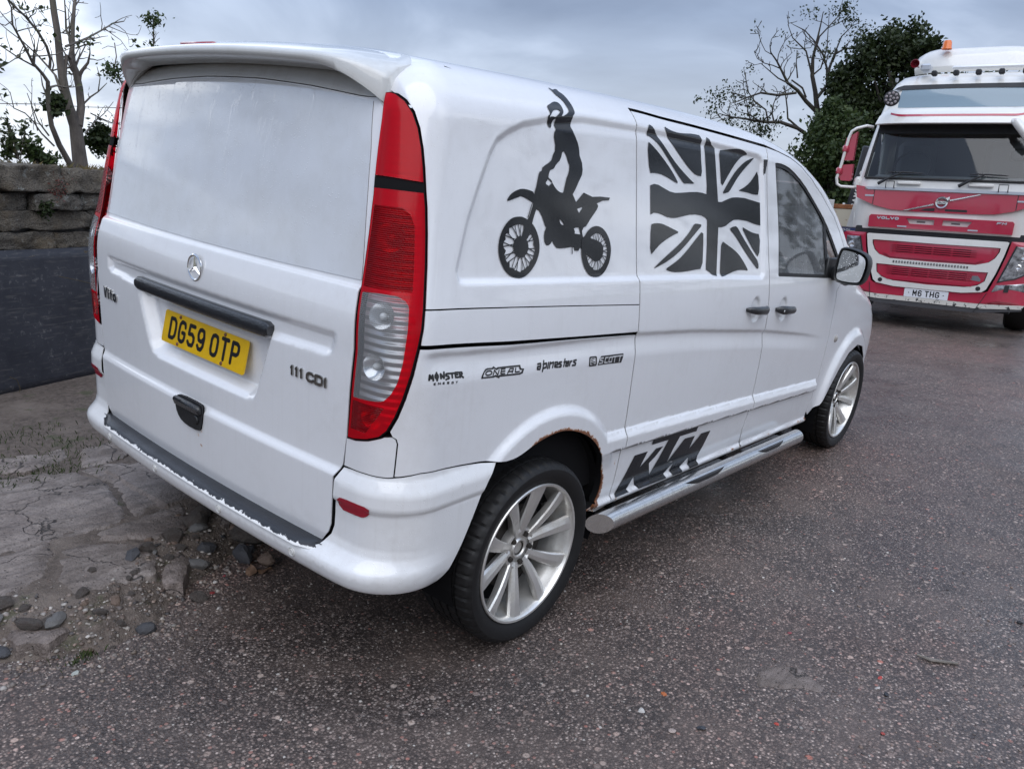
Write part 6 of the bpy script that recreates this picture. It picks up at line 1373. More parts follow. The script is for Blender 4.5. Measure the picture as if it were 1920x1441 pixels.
for L,h,o_ in((.6,.10,.0),(.7,.12,.02),(.62,.11,.0),(.66,.10,.03),(.55,.11,.03),(.24,.10,.045),(.46,.165,.0),(.42,.15,.01),(.5,.12,.0),(.6,.13,.02),(.55,.11,.0),(.7,.12,.01),(.6,.11,.0),(.5,.1,.02)):
    wall_stone(t+.006,t+L-.006,1.345,1.345+h,sd_+9,o_+.015,.46); sd_+=1; t+=L
# dark sheet
def sheet_mat():
    t=NT('scuffed_dark_sheet'); n=t.noise(4,6,.7); f=t.noise(30,5,.7); s=t.noise(12,4,.6,vec=t.map(scale=(.6,.6,6)))
    c=t.mix(t.ramp(n,[(.35,0.),(.7,1.)]),(.020,.021,.028),(.040,.041,.050)); c=t.mix(t.math('MULTIPLY',t.ramp(f,[(.57,0.),(.68,1.)]),t.ramp(n,[(.42,0.),(.62,.9)])),c,(.17,.165,.16)); c=t.mix(t.math('MULTIPLY',t.ramp(s,[(.56,0.),(.66,1.)]),.3),c,(.14,.13,.12))
    t.P(Base_Color=c,Roughness=.5,Specular_IOR_Level=.4); t.bump(f,.3,.004); return t.m
M['sheet']=sheet_mat(); G=[]
for t in np.linspace(-2.6,3.6,80):
    G.append([(*wxy(t,.13-.09*k+.012*n2(np.array([t]),np.array([k]),1.7,3)[0]),.125+(.875+.012*n2(np.array([t]),np.array([3.]),2.,3)[0])*k) for k in np.linspace(0,1,14)])
b=MB();b.grid(G);o=b.build('dark_sheet',M['sheet'],None,False); o.data.polygons.foreach_set('use_smooth',[True]*len(o.data.polygons)); sm_=o.modifiers.new('thick','SOLIDIFY'); sm_.thickness=.012
tag(o,'scuffed blue black sheet leaning along the foot of the stone wall','sheet')
# land behind the wall
def hill_z(x,y):
    d=-((x-W0[0])*WN[0]+(y-W0[1])*WN[1]); return np.where(d<.34,1.30,1.41+.06*np.exp(-((d-.6)/.5)**2)+.10*n2(x,y,1.3,4)-.05*np.maximum(0,d-1.3)-.002*np.maximum(0,d-3)**2)
def hill():
    T=np.linspace(-14,40,110);D=np.concatenate([np.linspace(.28,2.5,26),np.linspace(2.8,40,30)]); G=[]
    for t in T: G.append([(*wxy(t,-d),0) for d in D])
    G=np.array(G); G[...,2]=hill_z(G[...,0],G[...,1]); b=MB();b.grid(G);o=b.build('hillside',M['dry_bank'],None,False); o.data.polygons.foreach_set('use_smooth',[True]*len(o.data.polygons)); recalc(o); tag(o,kind='structure')
def _db():
    t=NT('dry_bank'); n=t.noise(3,5,.65); f=t.noise(40,5,.75); t.P(Base_Color=t.mix(t.ramp(n,[(.4,0.),(.6,1.)]),t.mix(f,(.05,.04,.025),(.16,.115,.06)),t.mix(f,(.03,.045,.012),(.07,.085,.03))),Roughness=.9); t.bump(f,.8,.03); return t.m
M['dry_bank']=_db(); hill()
# ---------------- vegetation ----------------
def bark(name,a,b): 
    t=NT(name); n=t.noise(14,6,.7,vec=t.map(scale=(1,1,.35))); m=t.noise(3,4); c=t.mix(t.ramp(n,[(.3,0.),(.7,1.)]),a,b); c=t.mix(t.math('MULTIPLY',t.ramp(m,[(.5,0.),(.66,1.)]),.5),c,(.09,.095,.055)); t.P(Base_Color=c,Roughness=.9); t.bump(n,.7,.01); return t.m
M['bark']=bark('grey_bark',(.05,.042,.038),(.17,.145,.125)); M['bark_far']=bark('dark_bark',(.025,.021,.019),(.06,.052,.046))
def leaf_mat(name,a,b,c=None):
    t=NT(name); tone=t.attr('tone'); col=t.ramp(tone,[(0.,a),(.6,b),(1.,c or b)]); t.P(Base_Color=col,Roughness=.55,Specular_IOR_Level=.35)
    tl=t.node('ShaderNodeBsdfTranslucent'); t.L.new(col,tl.inputs[0]); mx=t.node('ShaderNodeMixShader'); mx.inputs[0].default_value=.25; t.L.new(t.b.outputs[0],mx.inputs[1]); t.L.new(tl.outputs[0],mx.inputs[2]); t.L.new(mx.outputs[0],t.out.inputs[0]); return t.m
M['leaf_dark']=leaf_mat('dark_evergreen_leaf',(.012,.022,.008),(.030,.046,.014),(.052,.070,.022)); M['leaf_mid']=leaf_mat('mid_green_leaf',(.018,.034,.010),(.045,.072,.020),(.075,.10,.03)); M['leaf_rust']=leaf_mat('reddish_leaf',(.10,.035,.035),(.17,.06,.05),(.20,.11,.07)); M['leaf_shrub']=leaf_mat('shrub_leaf',(.022,.035,.014),(.055,.075,.028),(.10,.10,.045)); M['straw']=leaf_mat('dry_grass',(.10,.075,.035),(.20,.155,.075),(.12,.13,.05))
def leaves(name,P,size,mat,parent,seed=1,asp=.55,up=0.,bend=.25):
    """many small folded leaves, one mesh"""
    rg=np.random.default_rng(seed); n=len(P); P=np.asarray(P,float); S=size*rg.uniform(.6,1.3,n)
    d=rg.normal(size=(n,3));d[:,2]+=up; d/=np.linalg.norm(d,axis=1,keepdims=True); q=np.cross(d,rg.normal(size=(n,3)));q/=np.linalg.norm(q,axis=1,keepdims=True)+1e-9; nn=np.cross(d,q)
    a=P-d*S[:,None]*.5; c=P+d*S[:,None]*.5; l=P+q*S[:,None]*asp*.5+nn*S[:,None]*bend*.4; r=P-q*S[:,None]*asp*.5+nn*S[:,None]*bend*.4
    V=np.stack([a,l,c,r],1).reshape(-1,3); i=np.arange(n)*4; F=np.concatenate([np.stack([i,i+1,i+2],1),np.stack([i,i+2,i+3],1)])
    me=bpy.data.meshes.new(name); me.vertices.add(len(V)); me.vertices.foreach_set('co',V.reshape(-1)); nf=len(F); me.loops.add(nf*3); me.loops.foreach_set('vertex_index',F.reshape(-1).astype(np.int32)); me.polygons.add(nf); me.polygons.foreach_set('loop_start',np.arange(0,nf*3,3,dtype=np.int32)); me.polygons.foreach_set('loop_total',np.full(nf,3,dtype=np.int32)); me.update(calc_edges=True)
    at=me.attributes.new('tone','FLOAT','POINT'); at.data.foreach_set('value',np.repeat(np.clip(rg.normal(.5,.22,n),0,1),4).astype(np.float32)); me.materials.append(mat)
    o=bpy.data.objects.new(name,me); COL.objects.link(o)
    if parent: o.parent=parent; o.matrix_parent_inverse=Matrix.Translation(-Vector(parent.location))
    return o
def twigs(limbs,rg,levels,ratio,spread,per,minr,up=.15):
    """limbs: list of (points, radii); adds side shoots; returns all and tips"""
    allb=list(limbs);cur=limbs;tips=[]
    for lv in range(levels):
        nx=[]
        for P,R in cur:
            P=np.asarray(P,float);R=np.asarray(R,float); L=np.linalg.norm(np.diff(P,axis=0),axis=1).sum(); k=max(1,int(per[lv]*L))
            for _ in range(k):
                t=rg.uniform(.25,1.)*(len(P)-1); i=min(int(t),len(P)-2); f=t-i; p=P[i]*(1-f)+P[i+1]*f; r=(R[i]*(1-f)+R[i+1]*f)*.62
                if r<minr: r=minr
                d=P[i+1]-P[i];d/=np.linalg.norm(d)+1e-9; d=d*.7+rg.normal(size=3)*spread; d[2]+=up; d/=np.linalg.norm(d); l=L*ratio[lv]*rg.uniform(.5,1.2); pts=[p]; 
                for s in range(4):
                    d=d+rg.normal(size=3)*.22+np.array([0,0,up*.5]);d/=np.linalg.norm(d); pts.append(pts[-1]+d*l/4)
                b=(np.array(pts),np.linspace(r,minr*.8,5)); nx.append(b); tips.append(pts[-1])
        allb+=nx;cur=nx
    return allb,np.array(tips)
def build_limbs(name,limbs,mat,parent,sides=6):
    b=MB()
    for P,R in limbs: b.tube(np.asarray(P)-np.array(parent.location),R,sides if R[0]>.02 else 4,True)
    return b.build(name,mat,parent,True,60)
def px_dir(px): px=np.atleast_2d(np.asarray(px,float)); return _f+np.outer((px[:,0]-960)/1502.47,_r)-np.outer((px[:,1]-720.5)/1502.47,_u)
def px_wall(px,d):
    D=px_dir(px); n=np.array([*WN,0]); o=np.array([*wxy(0,-d),0]); t=((o-C_)@n)/(D@n); return C_+D*t[:,None]
def px_at(px,dist): D=px_dir(px); return C_+D*(dist/np.linalg.norm(D[:,:2],axis=1))[:,None]
# ---- half bare tree behind the wall
rg=np.random.default_rng(11)
zt=lambda a:[(x/4.2375,y/4.2375) for x,y in a]
def limb(a,r,d0=.62,d1=None,k=1/4.2375/306.):
    a=zt(a); d=np.linspace(d0,d0 if d1 is None else d1,len(a)); P=np.vstack([px_wall([p],dd) for p,dd in zip(a,d)]); return (P,np.array(r,float)*k)
LT=[limb([(640,1400),(640,1320),(600,1000),(545,850),(510,700),(480,500),(455,250),(430,100),(410,-60),(400,-300),(380,-600)],[84,74,60,50,44,36,31,30,28,22,12]),
limb([(625,1000),(645,850),(630,700),(600,560),(560,470),(575,380),(580,200),(590,50),(610,-100),(640,-400)],[40,38,36,32,28,22,18,16,14,6],.60,.75),
limb([(510,700),(520,520),(530,440),(560,470)],[18,18,20,20],.60),
limb([(570,1330),(470,1150),(410,1000),(385,850),(380,650),(340,590),(260,500),(200,380),(150,290),(100,200),(90,60),(40,-40)],[28,25,22,20,18,14,12,10,9,8,6,4],.6,.35),
limb([(480,720),(440,600),(390,540),(300,440),(180,330),(60,240),(-40,150)],[14,13,12,10,8,6,4],.6,.95),
limb([(395,540),(400,470),(370,370),(300,250),(200,130),(100,40),(40,-40)],[13,12,12,11,10,9,8],.6,.4),
limb([(520,370),(620,335),(700,300),(820,235),(900,185),(985,170),(1000,145)],[12,11,10,8,7,5,4],.6,.8),
limb([(700,300),(760,305),(812,292)],[6,5,3],.7),limb([(830,235),(870,255),(918,258)],[5,4,3],.75),limb([(600,385),(680,355),(750,345),(800,335)],[8,6,5,2],.62),
limb([(660,830),(720,770),(780,730),(850,660)],[9,8,6,3],.6,.5),limb([(780,730),(795,620),(770,530)],[6,5,3],.55),
limb([(680,1060),(760,960),(830,900),(900,810)],[9,7,6,4],.6,.8),limb([(720,900),(800,940),(900,980)],[7,6,4],.6,.7),
limb([(430,1160),(330,1060),(260,960),(200,900),(110,860),(80,730)],[10,9,7,6,5,3],.55,.4),limb([(300,1040),(250,850),(255,680)],[6,4,2],.5),
limb([(605,500),(640,440),(680,360)],[9,8,6],.62),limb([(640,640),(650,570),(690,540),(720,560)],[7,6,5,3],.62),
limb([(390,1080),(300,960),(215,740)],[8,6,3],.6,.7),limb([(500,260),(560,200),(570,120),(520,40)],[7,6,5,3],.6),limb([(620,20),(700,30)],[5,2],.6),limb([(190,110),(300,70),(400,200)],[4,4,2],.45)]
b0=LT[0][0][0]; T1=empty('bare_tree',(b0[0],b0[1],b0[2]-.1)); tag(T1,'half bare grey tree with several stems growing behind the stone wall','tree')
al,tips=twigs(LT[1:],rg,2,(.30,.42),.6,(9.,8.),.0020,.10)
build_limbs('trunk',LT[:1]+al,M['bark'],T1,8)
lp=[]
for p in tips[rg.random(len(tips))<.18]: lp+=list(p+rg.normal(size=(rg.integers(3,9),3))*.035)
leaves('crown',lp,.045,M['leaf_shrub'],T1,5)
for (cx_,cy_,r_,d_,nl,lab) in((800,1110,95,.75,1500,'dark leafy ivy bush at the foot of the bare tree by the tail lamp'),(440,830,70,.55,500,'small green ivy clump clinging to the left stem of the bare tree')):
    c=px_wall(zt([(cx_,cy_)]),d_)[0]; s=r_/4.2375/306
    R=empty('ivy_bush',(c[0],c[1],c[2]-s)); tag(R,lab,'bush'); pts=c+rg.normal(size=(nl,3))*s*np.array([.55,.5,.62]); leaves('foliage',pts,.045,M['leaf_dark'],R,6); build_limbs('stem',[(np.array([c+(0,0,-s*1.6),c+rg.normal(size=3)*s*.4,c+rg.normal(size=3)*s*.5]),np.array([.008,.006,.003])) for _ in range(5)],M['bark'],R,5)
# pollarded saplings beyond the van roof
for pts,lab in(([(1225,900),(1220,370),(1222,250),(1212,110)],'thin sapling with one leaf tuft sticking up above the spoiler'),([(1010,1000),(990,700),(930,600),(905,560),(925,450),(910,340)],'knobbly sapling just left of the tail lamp top')):
    P,R_=limb(pts,np.linspace(11,6,len(pts)),1.3); T=empty('sapling',tuple(P[0])); tag(T,lab,'sapling'); al,tp_=twigs([(P,R_)],rg,1,(.14,),.8,(9,),.0022); build_limbs('trunk',al,M['bark'],T,6)
    q=px_wall(zt([(1215,160)] if 'tuft' in lab else [(900,560)]),1.3)[0]; leaves('crown',np.vstack([q+rg.normal(size=(170,3))*np.array([.045,.05,.04]),P[1]+rg.normal(size=(30,3))*.03]),.04,M['leaf_mid'],T,8)
# small plants on top of the wall and in its joints
def plant(pxs,d,n,h,mat,lab,size=.035,spread=.05,cat='plant',name='wall_plant'):
    c=px_wall([pxs],d)[0]; R=empty(name,tuple(c)); tag(R,lab,cat); L=[];pts=[]
    for k in range(n):
        tip=c+np.array([rg.normal()*spread,rg.normal()*spread,h*rg.uniform(.55,1.1)]); mid=(c+tip)/2+rg.normal(size=3)*.01; L.append((np.array([c,mid,tip]),np.array([.003,.0024,.0012])))
        for t in np.linspace(.25,1,7): pts+=list((c*(1-t)+tip*t)+rg.normal(size=(5,3))*.018)
    build_limbs('stem',L,M['bark'],R,4); leaves('foliage',pts,size,mat,R,9,.5)
plant((38,304),.45,6,.27,M['leaf_shrub'],'dark leafy seedling on the wall top, tallest of the small plants',.045,.05)
plant((72,308),.42,6,.15,M['leaf_mid'],'low bright green plant on the wall top beside the bare tree',.05,.06)
plant((92,312),.40,5,.11,M['leaf_mid'],'small green plant on the coping stone left of the trunk',.045,.05)
plant((14,300),.55,4,.13,M['leaf_mid'],'sprig of leaves on the dry bank at the far left',.04,.04)
plant((100,392),-.02,9,.20,M['leaf_rust'],'wiry reddish plant growing out of the wall face',.018,.045)
plant((86,402),-.03,9,.09,M['leaf_dark'],'dark green tuft growing in a wall joint below the reddish plant',.03,.04)
# dry grass along the bank top and a few green patches on the earth
def blades(name,X,Y,Z,h,mat,lab,seed):
    rg=np.random.default_rng(seed);n=len(X);V=[];a=rg.uniform(0,6.28,n);hh=h*rg.uniform(.4,1.2,n);w=.0022
    dx=np.cos(a)*hh*rg.uniform(.2,.8,n);dy=np.sin(a)*hh*rg.uniform(.2,.8,n)
    V=np.stack([np.stack([X-w*np.sin(a),Y+w*np.cos(a),Z],-1),np.stack([X+w*np.sin(a),Y-w*np.cos(a),Z],-1),np.stack([X+dx*.4,Y+dy*.4,Z+hh*.7],-1),np.stack([X+dx,Y+dy,Z+hh],-1)],1).reshape(-1,3); i=np.arange(n)*4
    o=mesh_obj(name,V,np.concatenate([np.stack([i,i+1,i+2],1),np.stack([i+1,i+3,i+2],1)]),mat,None,smooth=False,attr={'tone':np.repeat(np.clip(rg.normal(.5,.25,n),0,1),4)}); tag(o,lab,'grass',kind='stuff'); return o
t_=rg.uniform(-1.5,4,5000);d_=.36+rg.random(5000)**1.5*1.2; xy=W0+np.outer(t_,WD)-np.outer(d_,WN); blades('dry_grass',xy[:,0],xy[:,1],hill_z(xy[:,0],xy[:,1])-.01,.09,M['straw'],'dry straw coloured grass along the top of the bank',3)
gx=[];gy=[]
for px,n,s in(((20,880),220,.10),((90,878),160,.08),((150,838),160,.09),((45,825),120,.08),((150,1172),60,.02),((10,905),120,.06)):
    q=px_on([px],.12)[0]; gx+=list(q[0]+rg.normal(size=n)*s*1.6);gy+=list(q[1]+rg.normal(size=n)*s)
gx=np.array(gx);gy=np.array(gy); blades('grass_patch',gx,gy,gz(gx,gy)-.003,.028,M['leaf_mid'],'short green grass sprouting in patches on the damp earth',4)
# barbed wire
b=MB(); P=px_wall([(-160,188),(-60,193),(20,195),(90,196),(160,201),(235,203),(400,212)],.95); b.tube(P,.0018,5); b.tube(P+np.array([0,0,.002]),.0018,5)
for k in np.linspace(0,len(P)-1.01,26):
    i=int(k);q=P[i]+(P[i+1]-P[i])*(k-i)
    for s in(-1,1): b.tube([q+np.array([-.006*s,0,-.014]),q,q+np.array([.006*s,.004,.014])],.0014,4)
o=b.build('barbed_wire',M['bark_far'],None,True); tag(o,'single strand of barbed wire strung behind the bare tree','wire')
# bent straws on the sheet and yard
for a,lab in(([(110,518),(140,524),(178,533)],'thin dry stalk arching across the dark sheet'),([(18,706),(32,712),(38,728),(36,736)],'curled straw lying at the foot of the dark sheet')):
    P=np.vstack([px_wall([p],-.16) for p in a]) if 'arch' in lab else np.vstack([px_wall([p],-.17) for p in a]); o=MB().tube(P,.0018,5).build('dry_stalk',M['straw'],None,True); tag(o,lab,'stalk')
# ---- tall half bare tree beyond the yard
zb=lambda a:[(1280+x/4.364,y/4.364) for x,y in a]
DB=38.
def blimb(a,r,d0=DB,d1=None):
    d=np.linspace(d0,d0 if d1 is None else d1,len(a)); P=np.vstack([px_at([p],dd) for p,dd in zip(zb(a),d)]); return (P,np.array(r,float)/4.364*DB/1502)
BT_=[blimb([(1130,1700),(1120,1300),(1110,950),(1095,850),(1085,750),(1060,620),(1065,480),(1100,330),(1130,200),(1150,100)],[26,24,21,19,17,15,12,8,5,3]),
blimb([(1110,930),(1010,830),(940,740),(860,680),(800,560),(770,500),(720,430),(715,360)],[16,14,12,10,7,6,4,2],DB,DB-2),blimb([(1020,1120),(1000,1090),(940,1050),(800,1000),(690,1000),(600,990),(500,970),(400,960),(300,930)],[15,14,13,12,10,9,7,5,3],DB,DB-3),
blimb([(930,760),(780,780),(640,760),(550,790),(450,830),(380,850)],[10,9,8,6,4,2],DB-1,DB-2),blimb([(1100,800),(1180,700),(1200,560),(1240,450),(1330,395),(1400,400),(1450,360)],[13,11,10,8,7,5,3],DB,DB+1),
blimb([(1180,690),(1180,560),(1150,450),(1080,340),(1000,250),(900,200)],[9,8,7,5,4,2],DB),blimb([(1010,800),(980,720),(890,655)],[8,7,6],DB),blimb([(950,1050),(860,970),(855,880),(840,760),(830,700)],[9,8,6,5,3],DB),
blimb([(1060,620),(1010,420),(900,310),(860,200)],[8,6,4,2],DB),blimb([(1065,480),(1120,300),(1260,150),(1330,60)],[8,6,4,2],DB,DB+1),blimb([(700,1000),(680,900),(590,830),(540,760),(500,560)],[7,6,5,4,2],DB-2),blimb([(1240,450),(1300,300),(1380,220),(1470,170)],[6,5,3,2],DB),blimb([(860,680),(780,640),(640,520),(560,540)],[6,5,3,2],DB-1),blimb([(940,640),(930,520),(935,410)],[6,4,2],DB),blimb([(1060,620),(1130,560),(1180,400),(1190,250),(1200,100)],[7,6,5,3,2],DB)]
b0=px_at(zb([(1130,1500)]),DB)[0]; T2=empty('tall_bare_tree',(b0[0],b0[1],-1.)); tag(T2,'tall half bare tree with twisted limbs against the sky above the van','tree')
al,tips=twigs(BT_[1:],rg,3,(.30,.42,.5),.5,(1.9,3.0,3.4),.014,.14); build_limbs('trunk',BT_[:1]+al,M['bark_far'],T2,6)
lp=[]
for p in tips[rg.random(len(tips))<.05]: lp+=list(p+rg.normal(size=(rg.integers(4,12),3))*.14)
for px,n,s in(((275,800),150,.42),((400,730),60,.35),((430,800),60,.3),((600,900),90,.5),((560,1000),130,.5),((640,1070),330,.5),((1290,110),120,.40),((1330,60),70,.22),((1390,160),70,.26),((1440,280),90,.4),((1500,250),80,.3),((240,900),50,.25),((120,815),30,.15),((1010,100),40,.4),((1090,100),30,.4),((1200,420),80,.5),((560,570),30,.25),((400,990),90,.3),((1170,980),200,.5)):
    c=px_at(zb([px]),DB-.5)[0]; lp+=list(c+rg.normal(size=(n,3))*s*np.array([.5,.7,.5]))
leaves('crown',lp,.13,M['leaf_dark'],T2,12)
# ---- dense evergreens left of the lorry
def dense(name,lab,clumps,dist,size,mat,seed,trunkpx,dens=1.):
    rg=np.random.default_rng(seed); T0=px_at([trunkpx],dist)[0]; R=empty(name,(T0[0],T0[1],-.9)); tag(R,lab,'tree','evergreens beyond the yard'); P=[];L=[]
    k=dist/1502
    for cx_,cy_,r,d in clumps:
        c=px_at([(cx_,cy_)],dist+rg.uniform(-1.2,1.2))[0]; rr=r*k
        base_=np.array([T0[0],T0[1],max(-.5,c[2]-3.5)]); L.append((np.array([base_,(base_+c)/2+rg.normal(size=3)*.3,c]),np.array([.16,.10,.03])))
        nsub=int(14*d)
        for _ in range(nsub):
            v=rg.normal(size=3);v/=np.linalg.norm(v); cc=c+v*rr*rg.uniform(.35,1.)*np.array([1,1,.9]); n=int(70*d*dens*(rr/1.)**1.1)+8; P+=list(cc+rg.normal(size=(n,3))*rr*.22)
    build_limbs('trunk',[(np.array([[T0[0],T0[1],-1.5],[T0[0]+.1,T0[1],1.5],[T0[0],T0[1]+.1,4.5]]),np.array([.35,.28,.14]))]+L,M['bark_far'],R,6)
    leaves('crown',np.array(P),size,mat,R,seed,.6); return R
dense('evergreen_tree','tall dark evergreen with a domed open crown left of the lorry roof',[(1612,118,34,1),(1655,98,40,1.1),(1702,96,42,1.1),(1738,102,26,1),(1590,150,30,.9),(1640,150,36,.5),(1690,140,36,.55),(1735,135,30,.6),(1600,195,34,.9),(1655,195,40,.8),(1700,190,36,.8),(1570,185,26,.8),(1625,240,44,1.2),(1680,240,40,1.2),(1640,300,46,1.2),(1690,310,40,1.)],37,.20,M['leaf_dark'],21,(1660,330),1.5)
dense('evergreen_tree','lower bushy evergreen beside the van windscreen pillar',[(1555,215,28,1.),(1540,250,28,1.1),(1575,260,44,1.2),(1548,300,44,1.3),(1600,300,40,1.2),(1528,330,26,1.2),(1560,345,42,1.3),(1610,350,40,1.2),(1545,375,30,1.2),(1590,385,36,1.2)],33,.18,M['leaf_mid'],22,(1560,380),1.4)
dense('evergreen_tree','dark hedge like evergreen behind the lorry cab',[(1760,200,50,1.),(1820,190,50,1.),(1900,200,60,1.),(1780,290,60,1.),(1880,300,60,1.),(1980,220,60,1.),(1760,360,60,1.),(1870,370,60,1.)],42,.30,M['leaf_dark'],23,(1830,380),.55)
# ---------------- plant trailer and digger arm behind the lorry ----------------
def view_frame(px,dist,z0):
    p=px_at([px],dist)[0]; d=p-C_; d[2]=0; d/=np.linalg.norm(d); r=np.array([d[1],-d[0],0]); return frame(np.array([p[0],p[1],z0]),r,d,(0,0,1.))
def rusty(name,col,amt):
    t=NT(name); n=t.noise(5,6,.7); f=t.noise(22,5,.7); sp=t.node('ShaderNodeSeparateXYZ'); t.L.new(t.co(),sp.inputs[0]); 
    k=t.ramp(t.math('ADD',t.math('MULTIPLY',n,.7),t.math('MULTIPLY',f,.3)),[(amt,0.),(amt+.09,1.)]); t.P(Base_Color=t.mix(k,col,t.mix(f,(.14,.045,.015),(.36,.14,.05))),Roughness=.7); return t.m
V0=view_frame((1562,470),17.,0.); TRL=empty('plant_trailer'); TRL.matrix_world=Matrix(V0.tolist()); tag(TRL,'rust streaked cream plant trailer standing behind the lorry','trailer')
MB().box((0,.6,1.32),(2.6,1.2,.36),None,.02).build('body',rusty('cream_rusty_panel',(.62,.58,.46),.56),TRL)
MB().box((.1,.6,1.53),(2.3,1.22,.085),None,.01).build('top_rail',rusty('rusted_rail',(.40,.17,.07),.40),TRL)
MB().box((-.28,-.02,1.575),(.36,.03,.15),None,.006).build('sign_board',M['white_plastic'],TRL)
MB().box((0,.0,1.10),(2.6,.04,.075),None,.004).build('name_strip',simple('blue_strip',(.035,.05,.16),.5),TRL)
flat_polys('name_lettering',text_polys('PLANT & TOOL',-.42,1.080,.052,.044,.014,.011),[],frame((0,-.022,0),(1,0,0),(0,0,1),(0,-1,0)),M['white_plastic'],TRL)
MB().box((0,.6,.86),(2.5,1.0,.36)).build('chassis',simple('dark_chassis',(.035,.035,.04),.7,var=.4),TRL)
for x in(-.5,.55): MB().lathe([(.0,-.1),(.2,-.1),(.34,-.08),(.36,.0),(.34,.1),(.0,.1)],28,'y',TR((x,.3,.36))).build('wheel',M['tyre'],TRL,True)
MB().box((-.1,-.25,.70),(.55,.3,.36),None,.03).build('tool_locker',rusty('rust_brown_locker',(.30,.15,.09),.45),TRL)
V0=view_frame((1588,470),21.,0.); EX=empty('digger'); EX.matrix_world=Matrix(V0.tolist()); tag(EX,'dark digger arm rising beside the lorry mirrors with white lettering','digger')
ga=math.radians(83); e=np.array([math.cos(ga),0,math.sin(ga)]); A=frame(np.array([-.06,0,1.30]),np.array([e[2],0,-e[0]]),np.array([0,1,0.]),e)
MB().box((0,0,.75),(.25,.26,1.75),A,.03).build('dipper_arm',simple('digger_black',(.022,.024,.030),.4,var=.3),EX,True)
MB().box((.20,.05,1.55),(.34,.30,.40),A,.05).build('arm_knuckle',simple('digger_grey',(.05,.055,.065),.45),EX,True)
MB().tube([tuple(A[:3,3]+A[:3,:3]@np.array(q)) for q in((-.16,0,-.05),(-.17,0,.30))],.05,12).build('hydraulic_ram',M['reflector'],EX,True)
flat_polys('arm_lettering',text_polys('SAMSUNG',0,0,.095,.10,.030,.022),[],A@frame((.065,-.133,.22),(0,0,1),(-1,0,0),(0,-1,0)),M['white_plastic'],EX)
MB().box((.35,.4,.75),(1.3,1.6,.9),None,.08).build('house',simple('digger_body',(.05,.05,.055),.5),EX,True); 
for s in(-.25,.95): MB().box((s,.4,.25),(.4,2.2,.46),None,.12).build('track',M['rubber'],EX,True)

def hedge(name,lab,pts,h,seed):
    rg=np.random.default_rng(seed); P=[]
    for a,b in zip(pts[:-1],pts[1:]):
        a=np.array(a);b=np.array(b);L=np.linalg.norm(b-a)
        for _ in range(int(L*2.2)):
            t=rg.random(); c=np.array([*(a+(b-a)*t),h*rg.uniform(.1,1.05)]); P+=list(c+rg.normal(size=(26,3))*np.array([.8,.8,.5]))
    o=leaves(name,P,.55,M['leaf_dark'],None,seed,.7); tag(o,lab,'hedge',kind='stuff')
hedge('boundary_hedge','dark hedge along the near side of the yard',[(-22,-15),(-6,-19),(10,-20),(28,-18),(48,-11)],8.0,31)
# ---------------- lorry ----------------
LO=empty('lorry',(10.212,.052,0),(0,0,-(math.pi/2-.104))); tag(LO,'red and white lorry cab facing the camera beyond the van','lorry')
M['lw']=paint_mat('lorry_white',(.74,.73,.70),dirt=(.30,.27,.22),dirt_amt=.25,drops=False); M['lr']=paint_mat('lorry_red',(.42,.010,.045),dirt=(.20,.06,.06),dirt_amt=.35,drops=False,rough=.38)
M['ldark']=simple('lorry_black',(.014,.015,.018),.55,var=.3,vs=20); M['lsilver']=simple('lorry_silver',(.50,.53,.58),.35,.3)
XZ=lambda y0=0.:frame((0,y0,0),(1,0,0),(0,0,1),(0,1,0))
def sym(P): P=list(P); return P+[(-x,z) for x,z in P[::-1] if abs(x)>1e-6]
def slab(name,poly,y0,y1,mat,parent=LO,smooth=False,holes=()):
    if holes:
        V2,F2=union2d([poly],holes,9.); n=len(V2); from collections import Counter
        ec={(f[i],f[(i+1)%3]) for f in F2 for i in range(3)}; side=[(a,b,b+n,a+n) for a,b in ec if (b,a) not in ec]
        V=np.vstack([np.c_[V2[:,0],np.full(n,y0),V2[:,1]],np.c_[V2[:,0],np.full(n,y1),V2[:,1]]]); o=mesh_obj(name,V,[tuple(f) for f in F2]+[tuple((f+n)[::-1]) for f in F2]+side,mat,parent,smooth=False)
    else: o=MB().prism([tuple(p) for p in poly],y0,y1,XZ()).build(name,mat,parent,smooth)
    return recalc(o)
def rpoly(x0,x1,z0,z1,r=.03):
    P=[]
    for cx_,cz_,a in((x1-r,z1-r,0),(x0+r,z1-r,90),(x0+r,z0+r,180),(x1-r,z0+r,270)): P+=[(cx_+r*math.cos(math.radians(a+t)),cz_+r*math.sin(math.radians(a+t))) for t in(0,45,90)]
    return P
